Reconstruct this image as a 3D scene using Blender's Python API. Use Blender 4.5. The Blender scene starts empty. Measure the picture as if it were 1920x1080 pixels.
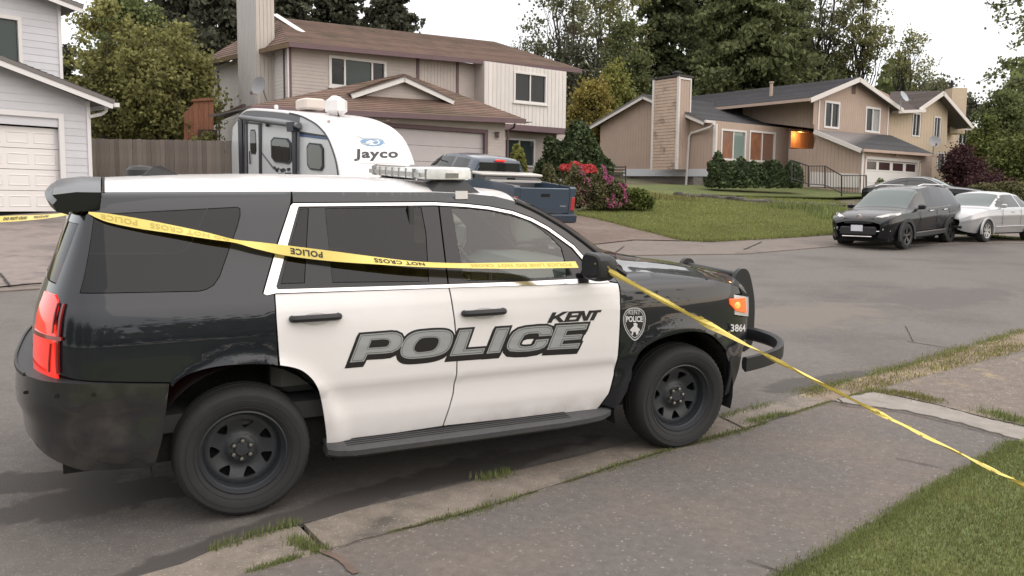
import bpy, bmesh, math, random
import numpy as np
from mathutils import Matrix, Vector
from mathutils.geometry import delaunay_2d_cdt
random.seed(7); np.random.seed(7)
C = bpy.context.scene.collection
PI = math.pi
# ------------------------------------------------------------------ camera
CF, CH, CP, CR = 1613.58, 1.7228, 0.0990, 0.0100
cam_d = bpy.data.cameras.new('camera'); cam = bpy.data.objects.new('camera', cam_d); C.objects.link(cam)
cam_d.sensor_width = 36; cam_d.lens = CF/1920*36; cam_d.clip_start = 0.05; cam_d.clip_end = 2000
FW = np.array([0, math.cos(CP), -math.sin(CP)]); UP = np.array([0, math.sin(CP), math.cos(CP)]); RT = np.array([1., 0, 0])
U2 = UP*math.cos(CR)-RT*math.sin(CR); R2 = RT*math.cos(CR)+UP*math.sin(CR)
cam.matrix_world = Matrix(((R2[0], U2[0], -FW[0], 0), (R2[1], U2[1], -FW[1], 0), (R2[2], U2[2], -FW[2], CH), (0, 0, 0, 1)))
bpy.context.scene.camera = cam
CO = np.array([0, 0, CH])
def ray(x, y): return FW+R2*(x-960)/CF-U2*(y-540)/CF
def at(x, y, Y):
    d = ray(x, y); return CO+d*(Y/d[1])
def proj(P):
    q = np.asarray(P, float)-CO; Z = q@FW
    return np.array([960+CF*(q@R2)/Z, 540-CF*(q@U2)/Z])
# ------------------------------------------------------------------ world, sun, exposure
W = bpy.data.worlds.new('World'); bpy.context.scene.world = W; W.use_nodes = True
nt = W.node_tree; nt.nodes.clear()
out = nt.nodes.new('ShaderNodeOutputWorld')
sky = nt.nodes.new('ShaderNodeTexSky'); sky.sky_type = 'NISHITA'; sky.sun_disc = False
SUN_EL, SUN_AZ = math.radians(30), math.radians(115)      # azimuth clockwise from +Y
sky.sun_elevation = SUN_EL; sky.sun_rotation = SUN_AZ
bg1 = nt.nodes.new('ShaderNodeBackground'); bg1.inputs[1].default_value = 0.05
nt.links.new(sky.outputs[0], bg1.inputs[0])
tc = nt.nodes.new('ShaderNodeTexCoord'); sep = nt.nodes.new('ShaderNodeSeparateXYZ'); nt.links.new(tc.outputs['Generated'], sep.inputs[0])
# overcast layer: three times brighter overhead than at the horizon (the usual overcast law)
mx = nt.nodes.new('ShaderNodeMath'); mx.operation = 'MAXIMUM'; nt.links.new(sep.outputs[2], mx.inputs[0]); mx.inputs[1].default_value = 0
ml = nt.nodes.new('ShaderNodeMath'); ml.operation = 'MULTIPLY_ADD'; nt.links.new(mx.outputs[0], ml.inputs[0]); ml.inputs[1].default_value = 1.45; ml.inputs[2].default_value = 0.76
noi = nt.nodes.new('ShaderNodeTexNoise'); noi.inputs['Scale'].default_value = 2.2; noi.inputs['Detail'].default_value = 5
nt.links.new(tc.outputs['Generated'], noi.inputs['Vector'])
mr = nt.nodes.new('ShaderNodeMapRange'); mr.inputs[3].default_value = 0.86; mr.inputs[4].default_value = 1.12; nt.links.new(noi.outputs[0], mr.inputs[0])
mm = nt.nodes.new('ShaderNodeMath'); mm.operation = 'MULTIPLY'; nt.links.new(ml.outputs[0], mm.inputs[0]); nt.links.new(mr.outputs[0], mm.inputs[1])
bg2 = nt.nodes.new('ShaderNodeBackground'); bg2.inputs[0].default_value = (1, 0.955, 0.915, 1); nt.links.new(mm.outputs[0], bg2.inputs[1])
ad = nt.nodes.new('ShaderNodeAddShader'); nt.links.new(bg1.outputs[0], ad.inputs[0]); nt.links.new(bg2.outputs[0], ad.inputs[1]); nt.links.new(ad.outputs[0], out.inputs[0])
sl = bpy.data.lights.new('sun', 'SUN'); sl.energy = 0.85; sl.angle = math.radians(75); sl.color = (1, 0.86, 0.74)
so = bpy.data.objects.new('sun', sl); C.objects.link(so)
sd = Vector((math.sin(SUN_AZ)*math.cos(SUN_EL), math.cos(SUN_AZ)*math.cos(SUN_EL), math.sin(SUN_EL)))
so.rotation_euler = sd.to_track_quat('Z', 'Y').to_euler()
vs = bpy.context.scene.view_settings; vs.view_transform = 'Standard'; vs.look = 'None'; vs.exposure = 0.12; vs.gamma = 1; vs.use_curve_mapping = False
bpy.context.scene.cycles.max_bounces = 8
bpy.context.scene.cycles.transparent_max_bounces = 16
# ------------------------------------------------------------------ materials
MATS = {}
def mat(name, col, rough=0.6, metal=0.0, coat=0.0, var=0.0, vscale=3.0, var2=None, bump=0.0, bscale=60.0, emit=None, estr=0, isl=0.0, spec=None, stretch=None, transl=0.0, coat_rough=0.03, obj=False, speck=None, stain=None, alpha=None):
    """one Principled material; var = brightness noise, isl = per-piece variation, speck=(scale, colour, threshold), stain=(scale, colour, low, high)"""
    if name in MATS: return MATS[name]
    m = bpy.data.materials.new(name); m.use_nodes = True; t = m.node_tree; b = t.nodes['Principled BSDF']; MATS[name] = m
    N, L = t.nodes.new, t.links.new
    b.inputs['Roughness'].default_value = rough; b.inputs['Metallic'].default_value = metal; b.inputs['Coat Weight'].default_value = coat
    b.inputs['Coat Roughness'].default_value = coat_rough
    if spec is not None: b.inputs['Specular IOR Level'].default_value = spec
    c = N('ShaderNodeRGB'); c.outputs[0].default_value = (*col, 1); cur = c.outputs[0]
    tex = N('ShaderNodeTexCoord'); vec = tex.outputs['Object']
    if stretch:
        mp = N('ShaderNodeMapping'); mp.inputs['Scale'].default_value = stretch; L(vec, mp.inputs[0]); vec = mp.outputs[0]
    def mul(cur, fac):
        v = N('ShaderNodeVectorMath'); v.operation = 'SCALE'; L(cur, v.inputs[0]); L(fac, v.inputs['Scale']); return v.outputs[0]
    def mixc(fac, a, col2):
        v = N('ShaderNodeMix'); v.data_type = 'RGBA'; L(fac, v.inputs['Factor']); L(a, v.inputs['A'])
        v.inputs['B'].default_value = (*col2, 1); return v.outputs['Result']
    if var2:
        n = N('ShaderNodeTexNoise'); n.inputs['Scale'].default_value = vscale*0.37; n.inputs['Detail'].default_value = 3; L(vec, n.inputs['Vector'])
        r = N('ShaderNodeMapRange'); r.inputs[1].default_value = 0.4; r.inputs[2].default_value = 0.62; L(n.outputs[0], r.inputs[0]); cur = mixc(r.outputs[0], cur, var2)
    if stain:
        n = N('ShaderNodeTexNoise'); n.inputs['Scale'].default_value = stain[0]; n.inputs['Detail'].default_value = 6; n.inputs['Roughness'].default_value = 0.6; L(vec, n.inputs['Vector'])
        r = N('ShaderNodeMapRange'); r.inputs[1].default_value = stain[2]; r.inputs[2].default_value = stain[3]; L(n.outputs[0], r.inputs[0]); cur = mixc(r.outputs[0], cur, stain[1])
    if speck:
        v = N('ShaderNodeTexVoronoi'); v.inputs['Scale'].default_value = speck[0]; L(vec, v.inputs['Vector'])
        w = N('ShaderNodeSeparateColor'); L(v.outputs['Color'], w.inputs[0])
        r = N('ShaderNodeMapRange'); r.inputs[1].default_value = speck[2]; r.inputs[2].default_value = min(1, speck[2]+0.1); L(w.outputs[0], r.inputs[0])
        cur = mixc(r.outputs[0], cur, speck[1])
    if var:
        n = N('ShaderNodeTexNoise'); n.inputs['Scale'].default_value = vscale; n.inputs['Detail'].default_value = 7; n.inputs['Roughness'].default_value = 0.65; L(vec, n.inputs['Vector'])
        r = N('ShaderNodeMapRange'); r.inputs[1].default_value = 0.25; r.inputs[2].default_value = 0.75; r.inputs[3].default_value = 1-var; r.inputs[4].default_value = 1+var; L(n.outputs[0], r.inputs[0]); cur = mul(cur, r.outputs[0])
    if isl:
        g = N('ShaderNodeNewGeometry'); r = N('ShaderNodeMapRange'); r.inputs[3].default_value = 1-isl; r.inputs[4].default_value = 1+isl; L(g.outputs['Random Per Island'], r.inputs[0]); cur = mul(cur, r.outputs[0])
    if obj:
        g = N('ShaderNodeObjectInfo'); r = N('ShaderNodeMapRange'); r.inputs[3].default_value = 1-obj; r.inputs[4].default_value = 1+obj; L(g.outputs['Random'], r.inputs[0]); cur = mul(cur, r.outputs[0])
    L(cur, b.inputs['Base Color'])
    if bump:
        n = N('ShaderNodeTexNoise'); n.inputs['Scale'].default_value = bscale; n.inputs['Detail'].default_value = 6; L(vec, n.inputs['Vector'])
        bp = N('ShaderNodeBump'); bp.inputs['Strength'].default_value = bump; bp.inputs['Distance'].default_value = 0.02; L(n.outputs[0], bp.inputs['Height']); L(bp.outputs[0], b.inputs['Normal'])
    if emit:
        b.inputs['Emission Color'].default_value = (*emit, 1); b.inputs['Emission Strength'].default_value = estr
    if transl:
        tr = N('ShaderNodeBsdfTranslucent'); L(cur, tr.inputs[0]); ms = N('ShaderNodeMixShader'); ms.inputs[0].default_value = transl
        L(b.outputs[0], ms.inputs[1]); L(tr.outputs[0], ms.inputs[2]); L(ms.outputs[0], t.nodes['Material Output'].inputs[0])
    return m
def glassmat(name, tint, refl=1.0, rough=0.0):
    m = bpy.data.materials.new(name); m.use_nodes = True; t = m.node_tree; t.nodes.remove(t.nodes['Principled BSDF'])
    N, L = t.nodes.new, t.links.new
    a = N('ShaderNodeBsdfTransparent'); a.inputs[0].default_value = (*tint, 1); g = N('ShaderNodeBsdfGlossy'); g.inputs['Roughness'].default_value = rough
    f = N('ShaderNodeFresnel'); f.inputs[0].default_value = 1.52; s = N('ShaderNodeMixShader')
    mu = N('ShaderNodeMath'); mu.operation = 'MULTIPLY'; mu.inputs[1].default_value = refl; mu.use_clamp = True; L(f.outputs[0], mu.inputs[0]); L(mu.outputs[0], s.inputs[0])
    L(a.outputs[0], s.inputs[1]); L(g.outputs[0], s.inputs[2]); L(s.outputs[0], t.nodes['Material Output'].inputs[0]); MATS[name] = m; return m
# ------------------------------------------------------------------ object helpers
def tag(o, label=None, cat=None, group=None, kind=None):
    if label: o['label'] = label
    if cat: o['category'] = cat
    if group: o['group'] = group
    if kind: o['kind'] = kind
    return o
def empty(name, loc=(0, 0, 0), label=None, cat=None, group=None, rz=0, parent=None, mw=None):
    o = bpy.data.objects.new(name, None); C.objects.link(o); o.empty_display_size = 0.1
    if mw is not None: o.matrix_world = mw
    else: o.location = loc; o.rotation_euler = (0, 0, rz)
    if parent: o.parent = parent
    return tag(o, label, cat, group)
def link(name, me, parent=None):
    o = bpy.data.objects.new(name, me); C.objects.link(o)
    if parent: o.parent = parent
    return o
def mesh(name, V, F, m, parent=None, smooth=False, angle=None, mi=None, world=False):
    """world=True: V in world coordinates though it has a parent placed elsewhere (parents are pure translations/rotations)"""
    me = bpy.data.meshes.new(name)
    if world and parent is not None:
        inv = PMW(parent).inverted(); V = [inv @ Vector(v) for v in V]
    me.from_pydata([tuple(v) for v in V], [], [tuple(f) for f in F])
    for q in (m if isinstance(m, (list, tuple)) else [m]): me.materials.append(q)
    if mi is not None: me.polygons.foreach_set('material_index', mi)
    if smooth:
        me.polygons.foreach_set('use_smooth', [True]*len(me.polygons))
        if angle: me.set_sharp_from_angle(angle=math.radians(angle))
    me.update()
    return link(name, me, parent)
def PMW(o):
    m = o.matrix_basis.copy()
    while o.parent: o = o.parent; m = o.matrix_basis @ m
    return m
def fast(name, V, F, m, parent=None, smooth=False):
    V = np.asarray(V, np.float32); F = np.asarray(F, np.int32); k = F.shape[1]
    me = bpy.data.meshes.new(name); me.vertices.add(len(V)); me.vertices.foreach_set('co', V.ravel())
    me.loops.add(F.size); me.loops.foreach_set('vertex_index', F.ravel())
    me.polygons.add(len(F)); me.polygons.foreach_set('loop_start', np.arange(0, F.size, k, dtype=np.int32))
    if smooth: me.polygons.foreach_set('use_smooth', np.ones(len(F), bool))
    me.materials.append(m); me.update(calc_edges=True); me.validate()
    return link(name, me, parent)
class B:
    """collects simple shapes into one mesh; material index per shape"""
    def __init__(s): s.V = []; s.F = []; s.I = []; s.m = 0
    def add(s, V, F):
        n = len(s.V); s.V += [tuple(map(float, v)) for v in V]; s.F += [tuple(i+n for i in f) for f in F]; s.I += [s.m]*len(F); return s
    def box(s, a, b, R=None, bev=0.0):
        (x0, y0, z0), (x1, y1, z1) = a, b
        if bev <= 0:
            V = [(x, y, z) for z in (z0, z1) for x, y in ((x0, y0), (x1, y0), (x1, y1), (x0, y1))]
            F = [(3, 2, 1, 0), (4, 5, 6, 7), (0, 1, 5, 4), (1, 2, 6, 5), (2, 3, 7, 6), (3, 0, 4, 7)]
        else:
            e = bev; V = []
            for z, q in ((z0, e), (z0+e, 0), (z1-e, 0), (z1, e)):
                for cx, cy in ((x0, y0), (x1, y0), (x1, y1), (x0, y1)):
                    sx = 1 if cx == x0 else -1; sy = 1 if cy == y0 else -1
                    k = q if q else 0
                    pts = [(cx+sx*(e+k), cy+sy*k), (cx+sx*k, cy+sy*(e+k))]
                    if (sx*sy) > 0: pts = pts[::-1]
                    V += [(p[0], p[1], z) for p in pts]
            F = [tuple(range(7, -1, -1)), tuple(range(24, 32))]
            for r in range(3):
                for i in range(8): F.append((r*8+i, r*8+(i+1) % 8, r*8+8+(i+1) % 8, r*8+8+i))
        if R is not None: V = [tuple(R @ Vector(v)) for v in V]
        return s.add(V, F)
    def prism(s, A, Bp):
        """two matching rings"""
        n = len(A); F = [tuple(range(n-1, -1, -1)), tuple(range(n, 2*n))]+[(i, (i+1) % n, n+(i+1) % n, n+i) for i in range(n)]
        return s.add(list(A)+list(Bp), F)
    def tube(s, pts, r, n=8, cap=True, closed=False):
        P = [Vector(p) for p in pts]; rr = r if isinstance(r, (list, tuple)) else [r]*len(P); V = []; up = None
        for i, p in enumerate(P):
            if closed: t = (P[(i+1) % len(P)]-P[i-1]).normalized()
            else: t = (P[min(i+1, len(P)-1)]-P[max(i-1, 0)]).normalized()
            if up is None: up = Vector((0, 0, 1)) if abs(t.z) < 0.9 else Vector((1, 0, 0))
            a = t.cross(up).normalized(); b = a.cross(t).normalized(); up = b
            V += [p+(a*math.cos(2*PI*k/n)+b*math.sin(2*PI*k/n))*rr[i] for k in range(n)]
        F = []; m = len(P)
        for i in range(m if closed else m-1):
            j = (i+1) % m
            for k in range(n): F.append((i*n+k, i*n+(k+1) % n, j*n+(k+1) % n, j*n+k))
        if cap and not closed: F += [tuple(range(n-1, -1, -1)), tuple(range((m-1)*n, m*n))]
        return s.add(V, F)
    def lathe(s, prof, n=32, axis='y', c=(0, 0, 0), close=False):
        """prof: (r, d) with d along the axis"""
        V = []
        for r, d in prof:
            for k in range(n):
                a = 2*PI*k/n; u, v = r*math.cos(a), r*math.sin(a)
                p = (u, d, v) if axis == 'y' else ((u, v, d) if axis == 'z' else (d, u, v))
                V.append((p[0]+c[0], p[1]+c[1], p[2]+c[2]))
        F = [(i*n+k, i*n+(k+1) % n, (i+1)*n+(k+1) % n, (i+1)*n+k) for i in range(len(prof)-1) for k in range(n)]
        return s.add(V, F)
    def build(s, name, m, parent=None, smooth=False, angle=35, world=False):
        return mesh(name, s.V, s.F, m, parent, smooth, angle if smooth else None, s.I if isinstance(m, (list, tuple)) else None, world)
def area2(p): return 0.5*sum(p[i][0]*p[(i+1) % len(p)][1]-p[(i+1) % len(p)][0]*p[i][1] for i in range(len(p)))
def inside(p, x, y):
    c = False; n = len(p); j = n-1
    for i in range(n):
        if ((p[i][1] > y) != (p[j][1] > y)) and (x < (p[j][0]-p[i][0])*(y-p[i][1])/(p[j][1]-p[i][1]+1e-12)+p[i][0]): c = not c
        j = i
    return c
def dens(p, res, closed=True):
    o = []
    n = len(p)
    for i in range(n if closed else n-1):
        a, b = p[i], p[(i+1) % n]; k = max(1, int(math.ceil(math.hypot(b[0]-a[0], b[1]-a[1])/res)))
        o += [(a[0]+(b[0]-a[0])*t/k, a[1]+(b[1]-a[1])*t/k) for t in range(k)]
    if not closed: o.append(p[-1])
    return o
def spline(p, k=6, closed=False):
    """Catmull-Rom through the points"""
    n = len(p); o = []
    for i in range(n if closed else n-1):
        g = (lambda j: p[j % n]) if closed else (lambda j: p[max(0, min(n-1, j))])
        a, b, c, d = g(i-1), g(i), g(i+1), g(i+2)
        for q in range(k):
            t = q/k; o.append(tuple(0.5*((2*b[e])+(c[e]-a[e])*t+(2*a[e]-5*b[e]+4*c[e]-d[e])*t*t+(3*b[e]-a[e]-3*c[e]+d[e])*t**3) for e in range(len(b))))
    if not closed: o.append(tuple(p[-1]))
    return o
def tri2d(poly, holes=(), res=0.06, fine=None):
    """triangulated flat region: boundary plus inner grid points"""
    f = fine or res
    loops = [dens(poly, f)]+[dens(h, f) for h in holes]
    V = []; E = []
    for lp in loops:
        n0 = len(V); V += lp; E += [(n0+i, n0+(i+1) % len(lp)) for i in range(len(lp))]
    bx = [v[0] for v in poly]; by = [v[1] for v in poly]
    bnd = np.array(V); x = min(bx)+res/2
    while x < max(bx):
        y = min(by)+res/2
        while y < max(by):
            if inside(poly, x, y) and not any(inside(h, x, y) for h in holes) and ((bnd[:, 0]-x)**2+(bnd[:, 1]-y)**2).min() > (0.3*f)**2: V.append((x, y))
            y += res
        x += res
    r = delaunay_2d_cdt([Vector(v) for v in V], E, [], 0, 1e-6)
    v2 = [tuple(v) for v in r[0]]; F = []
    for f_ in r[2]:
        cx = sum(v2[i][0] for i in f_)/3; cy = sum(v2[i][1] for i in f_)/3
        if inside(poly, cx, cy) and not any(inside(h, cx, cy) for h in holes):
            F.append(tuple(f_))
    return v2, F
def skin(name, poly, fn, m, parent=None, holes=(), res=0.06, fine=None, thick=0.012, smooth=True, off=0.0, angle=32):
    """a panel: flat region lifted onto the surface fn(u, v, off), shaded with the surface's own normals, with a rim folded inwards"""
    v2, F = tri2d(poly, holes, res, fine)
    V = [Vector(fn(u, v, off)) for u, v in v2]; n = len(V); e = .012
    N = []
    if smooth:
        for (u, v) in v2:
            d1 = Vector(fn(u+e, v, off))-Vector(fn(u-e, v, off)); d2 = Vector(fn(u, v+e, off))-Vector(fn(u, v-e, off)); N.append(d1.cross(d2).normalized())
        f = F[len(F)//2]; fnm = (V[f[1]]-V[f[0]]).cross(V[f[2]]-V[f[0]])
        out = (Vector(fn(*v2[f[0]], off+.01))-V[f[0]])
        if out.dot(N[f[0]]) < 0: N = [-q for q in N]
        if fnm.dot(out) < 0: F = [(a, c, b) for a, b, c in F]
    LN = [N[i] for f in F for i in f] if smooth else None
    if thick:
        ed = {}
        for f in F:
            for i in range(3):
                q = (f[i], f[(i+1) % 3]); ed.setdefault((min(q), max(q)), []).append(q)
        F2 = list(F)
        for es in ed.values():
            if len(es) == 1:
                a, b = es[0]; k = len(V); V += [V[a].copy(), V[b].copy(), Vector(fn(*v2[b], off-thick)), Vector(fn(*v2[a], off-thick))]; F2.append((k+1, k, k+3, k+2))
                if smooth: nn = (V[k]-V[k+1]).cross(V[k+3]-V[k]).normalized(); LN += [nn]*4
        F = F2
    o = mesh(name, V, F, m, parent, smooth, None)
    if smooth: o.data.normals_split_custom_set([tuple(q) for q in LN])
    return o
def offset_poly(p, d):
    n = len(p); o = []; s = 1 if area2(p) > 0 else -1
    for i in range(n):
        a, b, c = p[i-1], p[i], p[(i+1) % n]
        e1 = (b[0]-a[0], b[1]-a[1]); e2 = (c[0]-b[0], c[1]-b[1]); l1 = math.hypot(*e1) or 1e-9; l2 = math.hypot(*e2) or 1e-9
        n1 = (e1[1]/l1*s, -e1[0]/l1*s); n2 = (e2[1]/l2*s, -e2[0]/l2*s)
        bx, by = n1[0]+n2[0], n1[1]+n2[1]; q = max(0.35, (bx*bx+by*by)/2)
        o.append((b[0]+bx/q*d, b[1]+by/q*d))
    return o
def text2d(txt, size=1.0, offset=0.0, xs=1.0, shear=0.0, spacing=1.0, align='LEFT'):
    cu = bpy.data.curves.new('t', 'FONT'); cu.body = txt; cu.size = size; cu.offset = offset; cu.shear = shear; cu.space_character = spacing; cu.align_x = align
    cu.resolution_u = 3
    ob = bpy.data.objects.new('t', cu); C.objects.link(ob); dg = bpy.context.evaluated_depsgraph_get(); ob2 = ob.evaluated_get(dg); me = ob2.to_mesh()
    V = [(v.co.x*xs, v.co.y) for v in me.vertices]; F = [tuple(p.vertices) for p in me.polygons]
    ob2.to_mesh_clear(); bpy.data.objects.remove(ob); bpy.data.curves.remove(cu)
    return V, F
def decal(name, txt, fn, m, parent, **k):
    V, F = text2d(txt, **k)
    return mesh(name, [fn(*v) for v in V], F, m, parent)
# ------------------------------------------------------------------ terrain
GP = [(-1.6, 4.1), (0, 5.3), (1.1, 6), (6.3, 10.5), (-4, 3), (0, 0), (4, 4), (6, 6), (-6, 6), (-2, 8), (3, 10), (10, 13), (-8, -4), (8, -4), (14, 10)]
CTRL = [(x, y, -.3173-.00656*x+.05483*y) for x, y in GP]
def pz(px, py, Y): p = at(px, py, Y); CTRL.append((p[0], p[1], p[2]))
for q in [(0, 540, 12.4), (1110, 472, 19.5), (1690, 468, 22.8), (1840, 455, 24.6), (1590, 462, 23.4), (1110, 440, 24.0), (1085, 400, 30), (90, 396, 22), (1300, 352, 41), (1300, 452, 23),
          (1900, 447, 28), (1500, 352, 44), (700, 392, 31), (300, 392, 27), (1640, 360, 43), (1000, 330, 40), (1800, 352, 52), (1560, 392, 34), (-200, 405, 22), (1150, 372, 35)]: pz(*q)
CTRL += [(-30, 30, 2.5), (-20, 60, 4), (10, 70, 5), (40, 70, 5), (60, 40, 3), (30, 20, 1.0), (-25, 8, 0.3), (0, 110, 6), (80, 110, 6), (-60, 110, 6), (-60, 0, 0), (60, 0, 0), (0, -30, -1), (60, -30, -.5), (-60, -30, -.5)]
_c = np.array(CTRL); _P = _c[:, :2]; _n = len(_c)
def _k(r): return np.sqrt(r*r+1.0)
_A = np.zeros((_n+3, _n+3)); _A[:_n, :_n] = _k(np.linalg.norm(_P[:, None]-_P[None], axis=2))-np.eye(_n)*0.15
_A[:_n, _n] = 1; _A[:_n, _n+1:] = _P; _A[_n, :_n] = 1; _A[_n+1:, :_n] = _P.T
_w = np.linalg.solve(_A, np.concatenate([_c[:, 2], [0, 0, 0]]))
def G(x, y):
    x = np.asarray(x, float); y = np.asarray(y, float); q = np.stack([x, y], -1)
    r = np.linalg.norm(q[..., None, :]-_P, axis=-1); return _k(r)@_w[:_n]+_w[_n]+_w[_n+1]*x+_w[_n+2]*y
def g(x, y): return float(G(x, y))
def gnd(px, py, lo=2.0, hi=80):
    d = ray(px, py); f = lambda t: (CO+d*t)[2]-g(*(CO+d*t)[:2])
    t = lo; st = 0.5
    while t < hi and f(t) > 0: t += st
    a, b = t-st, t
    for _ in range(20):
        m_ = (a+b)/2
        if f(m_) > 0: a = m_
        else: b = m_
    return CO+d*b
# ------------------------------------------------------------------ ground surfaces
def sheet(name, poly, m, off, res=0.4, kind='structure', parent=None, label=None, cat=None, fine=None, jag=0.0, edge=0.0):
    if jag:
        q = dens(poly, jag*3); poly = [(x+random.uniform(-jag, jag), y+random.uniform(-jag, jag)) for x, y in q]
    v2, F = tri2d(poly, (), res, fine); V = [(x, y, z+off) for (x, y), z in zip(v2, G([v[0] for v in v2], [v[1] for v in v2]))]
    F = [f if ((v2[f[1]][0]-v2[f[0]][0])*(v2[f[2]][1]-v2[f[0]][1])-(v2[f[1]][1]-v2[f[0]][1])*(v2[f[2]][0]-v2[f[0]][0])) > 0 else f[::-1] for f in F]
    if edge:
        n = len(V); ed = {}
        for f in F:
            for i in range(3): e = (f[i], f[(i+1) % 3]); ed.setdefault((min(e), max(e)), []).append(e)
        V += [(x, y, z-edge) for x, y, z in V]; F = list(F)+[(e[0][1], e[0][0], e[0][0]+n, e[0][1]+n)[::-1] for e in ed.values() if len(e) == 1]
    o = mesh(name, V, F, m, parent); return tag(o, label, cat, kind=kind)
def gp(*pts): return [tuple(gnd(*p)[:2]) for p in pts]
m_earth = mat('earth', (.07, .075, .035), .95, var=.4, vscale=1.2, var2=(.10, .085, .05), bump=.5, bscale=18)
m_asph = mat('asphalt', (.128, .114, .103), .88, var=.16, vscale=14, speck=(150, (.20, .185, .165), .9), stain=(.55, (.085, .075, .071), .47, .68), bump=.5, bscale=160)
m_asph2 = mat('asphalt_path', (.130, .115, .106), .9, var=.22, vscale=20, speck=(85, (.25, .235, .21), .955), stain=(.9, (.165, .135, .115), .45, .66), bump=.7, bscale=120)
m_conc = mat('old_concrete', (.20, .168, .138), .9, var=.25, vscale=9, stain=(2.2, (.10, .088, .075), .5, .66), speck=(120, (.30, .27, .23), .92), bump=.5, bscale=90)
m_conc2 = mat('pale_concrete', (.25, .225, .20), .9, var=.18, vscale=7, stain=(1.5, (.17, .15, .13), .5, .7), bump=.4, bscale=60)
m_dirt = mat('dry_dirt', (.19, .145, .105), .95, var=.35, vscale=8, stain=(2.5, (.30, .24, .13), .5, .65), bump=.6, bscale=50)
m_drive = mat('brown_drive', (.125, .088, .070), .93, var=.3, vscale=5, stain=(.8, (.16, .125, .10), .45, .65), bump=.6, bscale=30)
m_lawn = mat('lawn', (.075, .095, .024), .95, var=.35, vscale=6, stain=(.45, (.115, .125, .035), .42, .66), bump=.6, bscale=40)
m_soil = mat('dark_soil', (.04, .032, .025), .95, var=.4, vscale=10, bump=.7, bscale=40)
m_crack = mat('crack', (.03, .026, .022), .95, var=.3)
# broad terrain under everything
xs = np.concatenate([np.arange(-60, -14, 4.), np.arange(-14, 30, 1.), np.arange(30, 126, 8.)]); ys = np.concatenate([np.arange(-30, 0, 4.), np.arange(0, 60, 1.), np.arange(60, 130, 7.)])
X, Y = np.meshgrid(xs, ys); Z = G(X, Y)-0.10; nx_, ny_ = len(xs), len(ys); ii = np.arange((ny_-1)*nx_).reshape(ny_-1, nx_)[:, :-1].ravel()
tag(fast('ground', np.stack([X, Y, Z], -1).reshape(-1, 3), np.stack([ii, ii+1, ii+nx_+1, ii+nx_], 1), m_earth, smooth=True), kind='structure')
# the street and what borders it (points are where the eye sees them on the ground)
seam = gp((340, 1062), (450, 1012), (561, 990), (671, 957), (809, 925), (920, 897), (1058, 865), (1185, 833), (1350, 785), (1500, 742), (1590, 716), (1700, 688), (1920, 621))
e0 = seam[0]; e1 = seam[-1]; dv = (e1[0]-e0[0], e1[1]-e0[1]); dl = math.hypot(*dv); dv = (dv[0]/dl, dv[1]/dl)
near_ext = [(e0[0]-dv[0]*9, e0[1]-dv[1]*9)]+seam+[(e1[0]+dv[0]*6, e1[1]+dv[1]*6), (e1[0]+dv[0]*20, e1[1]+dv[1]*20)]
farl = gp((0, 548), (400, 522), (800, 496), (1110, 481), (1400, 477), (1560, 463))
f0, f1 = farl[0], farl[-1]; far_ext = [(f0[0]-9, f0[1]-5.5)]+farl+[(f1[0]+9, f1[1]+2.6), (f1[0]+26, f1[1]+9)]
sheet('road', near_ext+far_ext[::-1], m_asph, 0.0, 0.5)
gut = gp((470, 1080), (610, 1042), (726, 1008), (809, 986), (892, 965), (1058, 912), (1168, 876), (1279, 843), (1400, 810), (1480, 783), (1560, 757), (1640, 735), (1730, 710), (1920, 660))
q0, q1 = gut[0], gut[-1]; gut_ext = [(q0[0]-dv[0]*8, q0[1]-dv[1]*8)]+gut+[(q1[0]+dv[0]*6, q1[1]+dv[1]*6), (q1[0]+dv[0]*20, q1[1]+dv[1]*20)]
G1 = gp((548, 1018), (608, 1042))                                                # the crack across the gutter
cut = 4
k1 = 3
gutter = empty('gutter'); tag(gutter, kind='structure')
def cutpoly(a, b, i0, i1, j0, j1): return a[i0:i1+1]+b[j0:j1+1][::-1]
sheet('gutter_slab', near_ext[:4]+[gut_ext[2], gut_ext[1], gut_ext[0]], m_conc, .012, .15, None, gutter, edge=.06)
a3 = near_ext[3]; b2 = gut_ext[2]
sheet('gutter_slab', [(a3[0]+dv[0]*.03, a3[1]+dv[1]*.03)]+near_ext[4:9]+[near_ext[9]]+[gut_ext[9], gut_ext[8], gut_ext[7], gut_ext[6], gut_ext[5], gut_ext[4], gut_ext[3], (b2[0]+dv[0]*.03, b2[1]+dv[1]*.03)], m_conc, .014, .15, None, gutter, edge=.06)
a9 = near_ext[9]; b9 = gut_ext[9]
sheet('gutter_slab', [(a9[0]+dv[0]*.03, a9[1]+dv[1]*.03)]+near_ext[10:11]+[gut_ext[11], gut_ext[10], (b9[0]+dv[0]*.03, b9[1]+dv[1]*.03)], m_conc, .010, .15, None, gutter, edge=.06)
sheet('gutter_slab', near_ext[10:]+gut_ext[11:][::-1], m_dirt, .010, .2, None, gutter, edge=.06)
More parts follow.
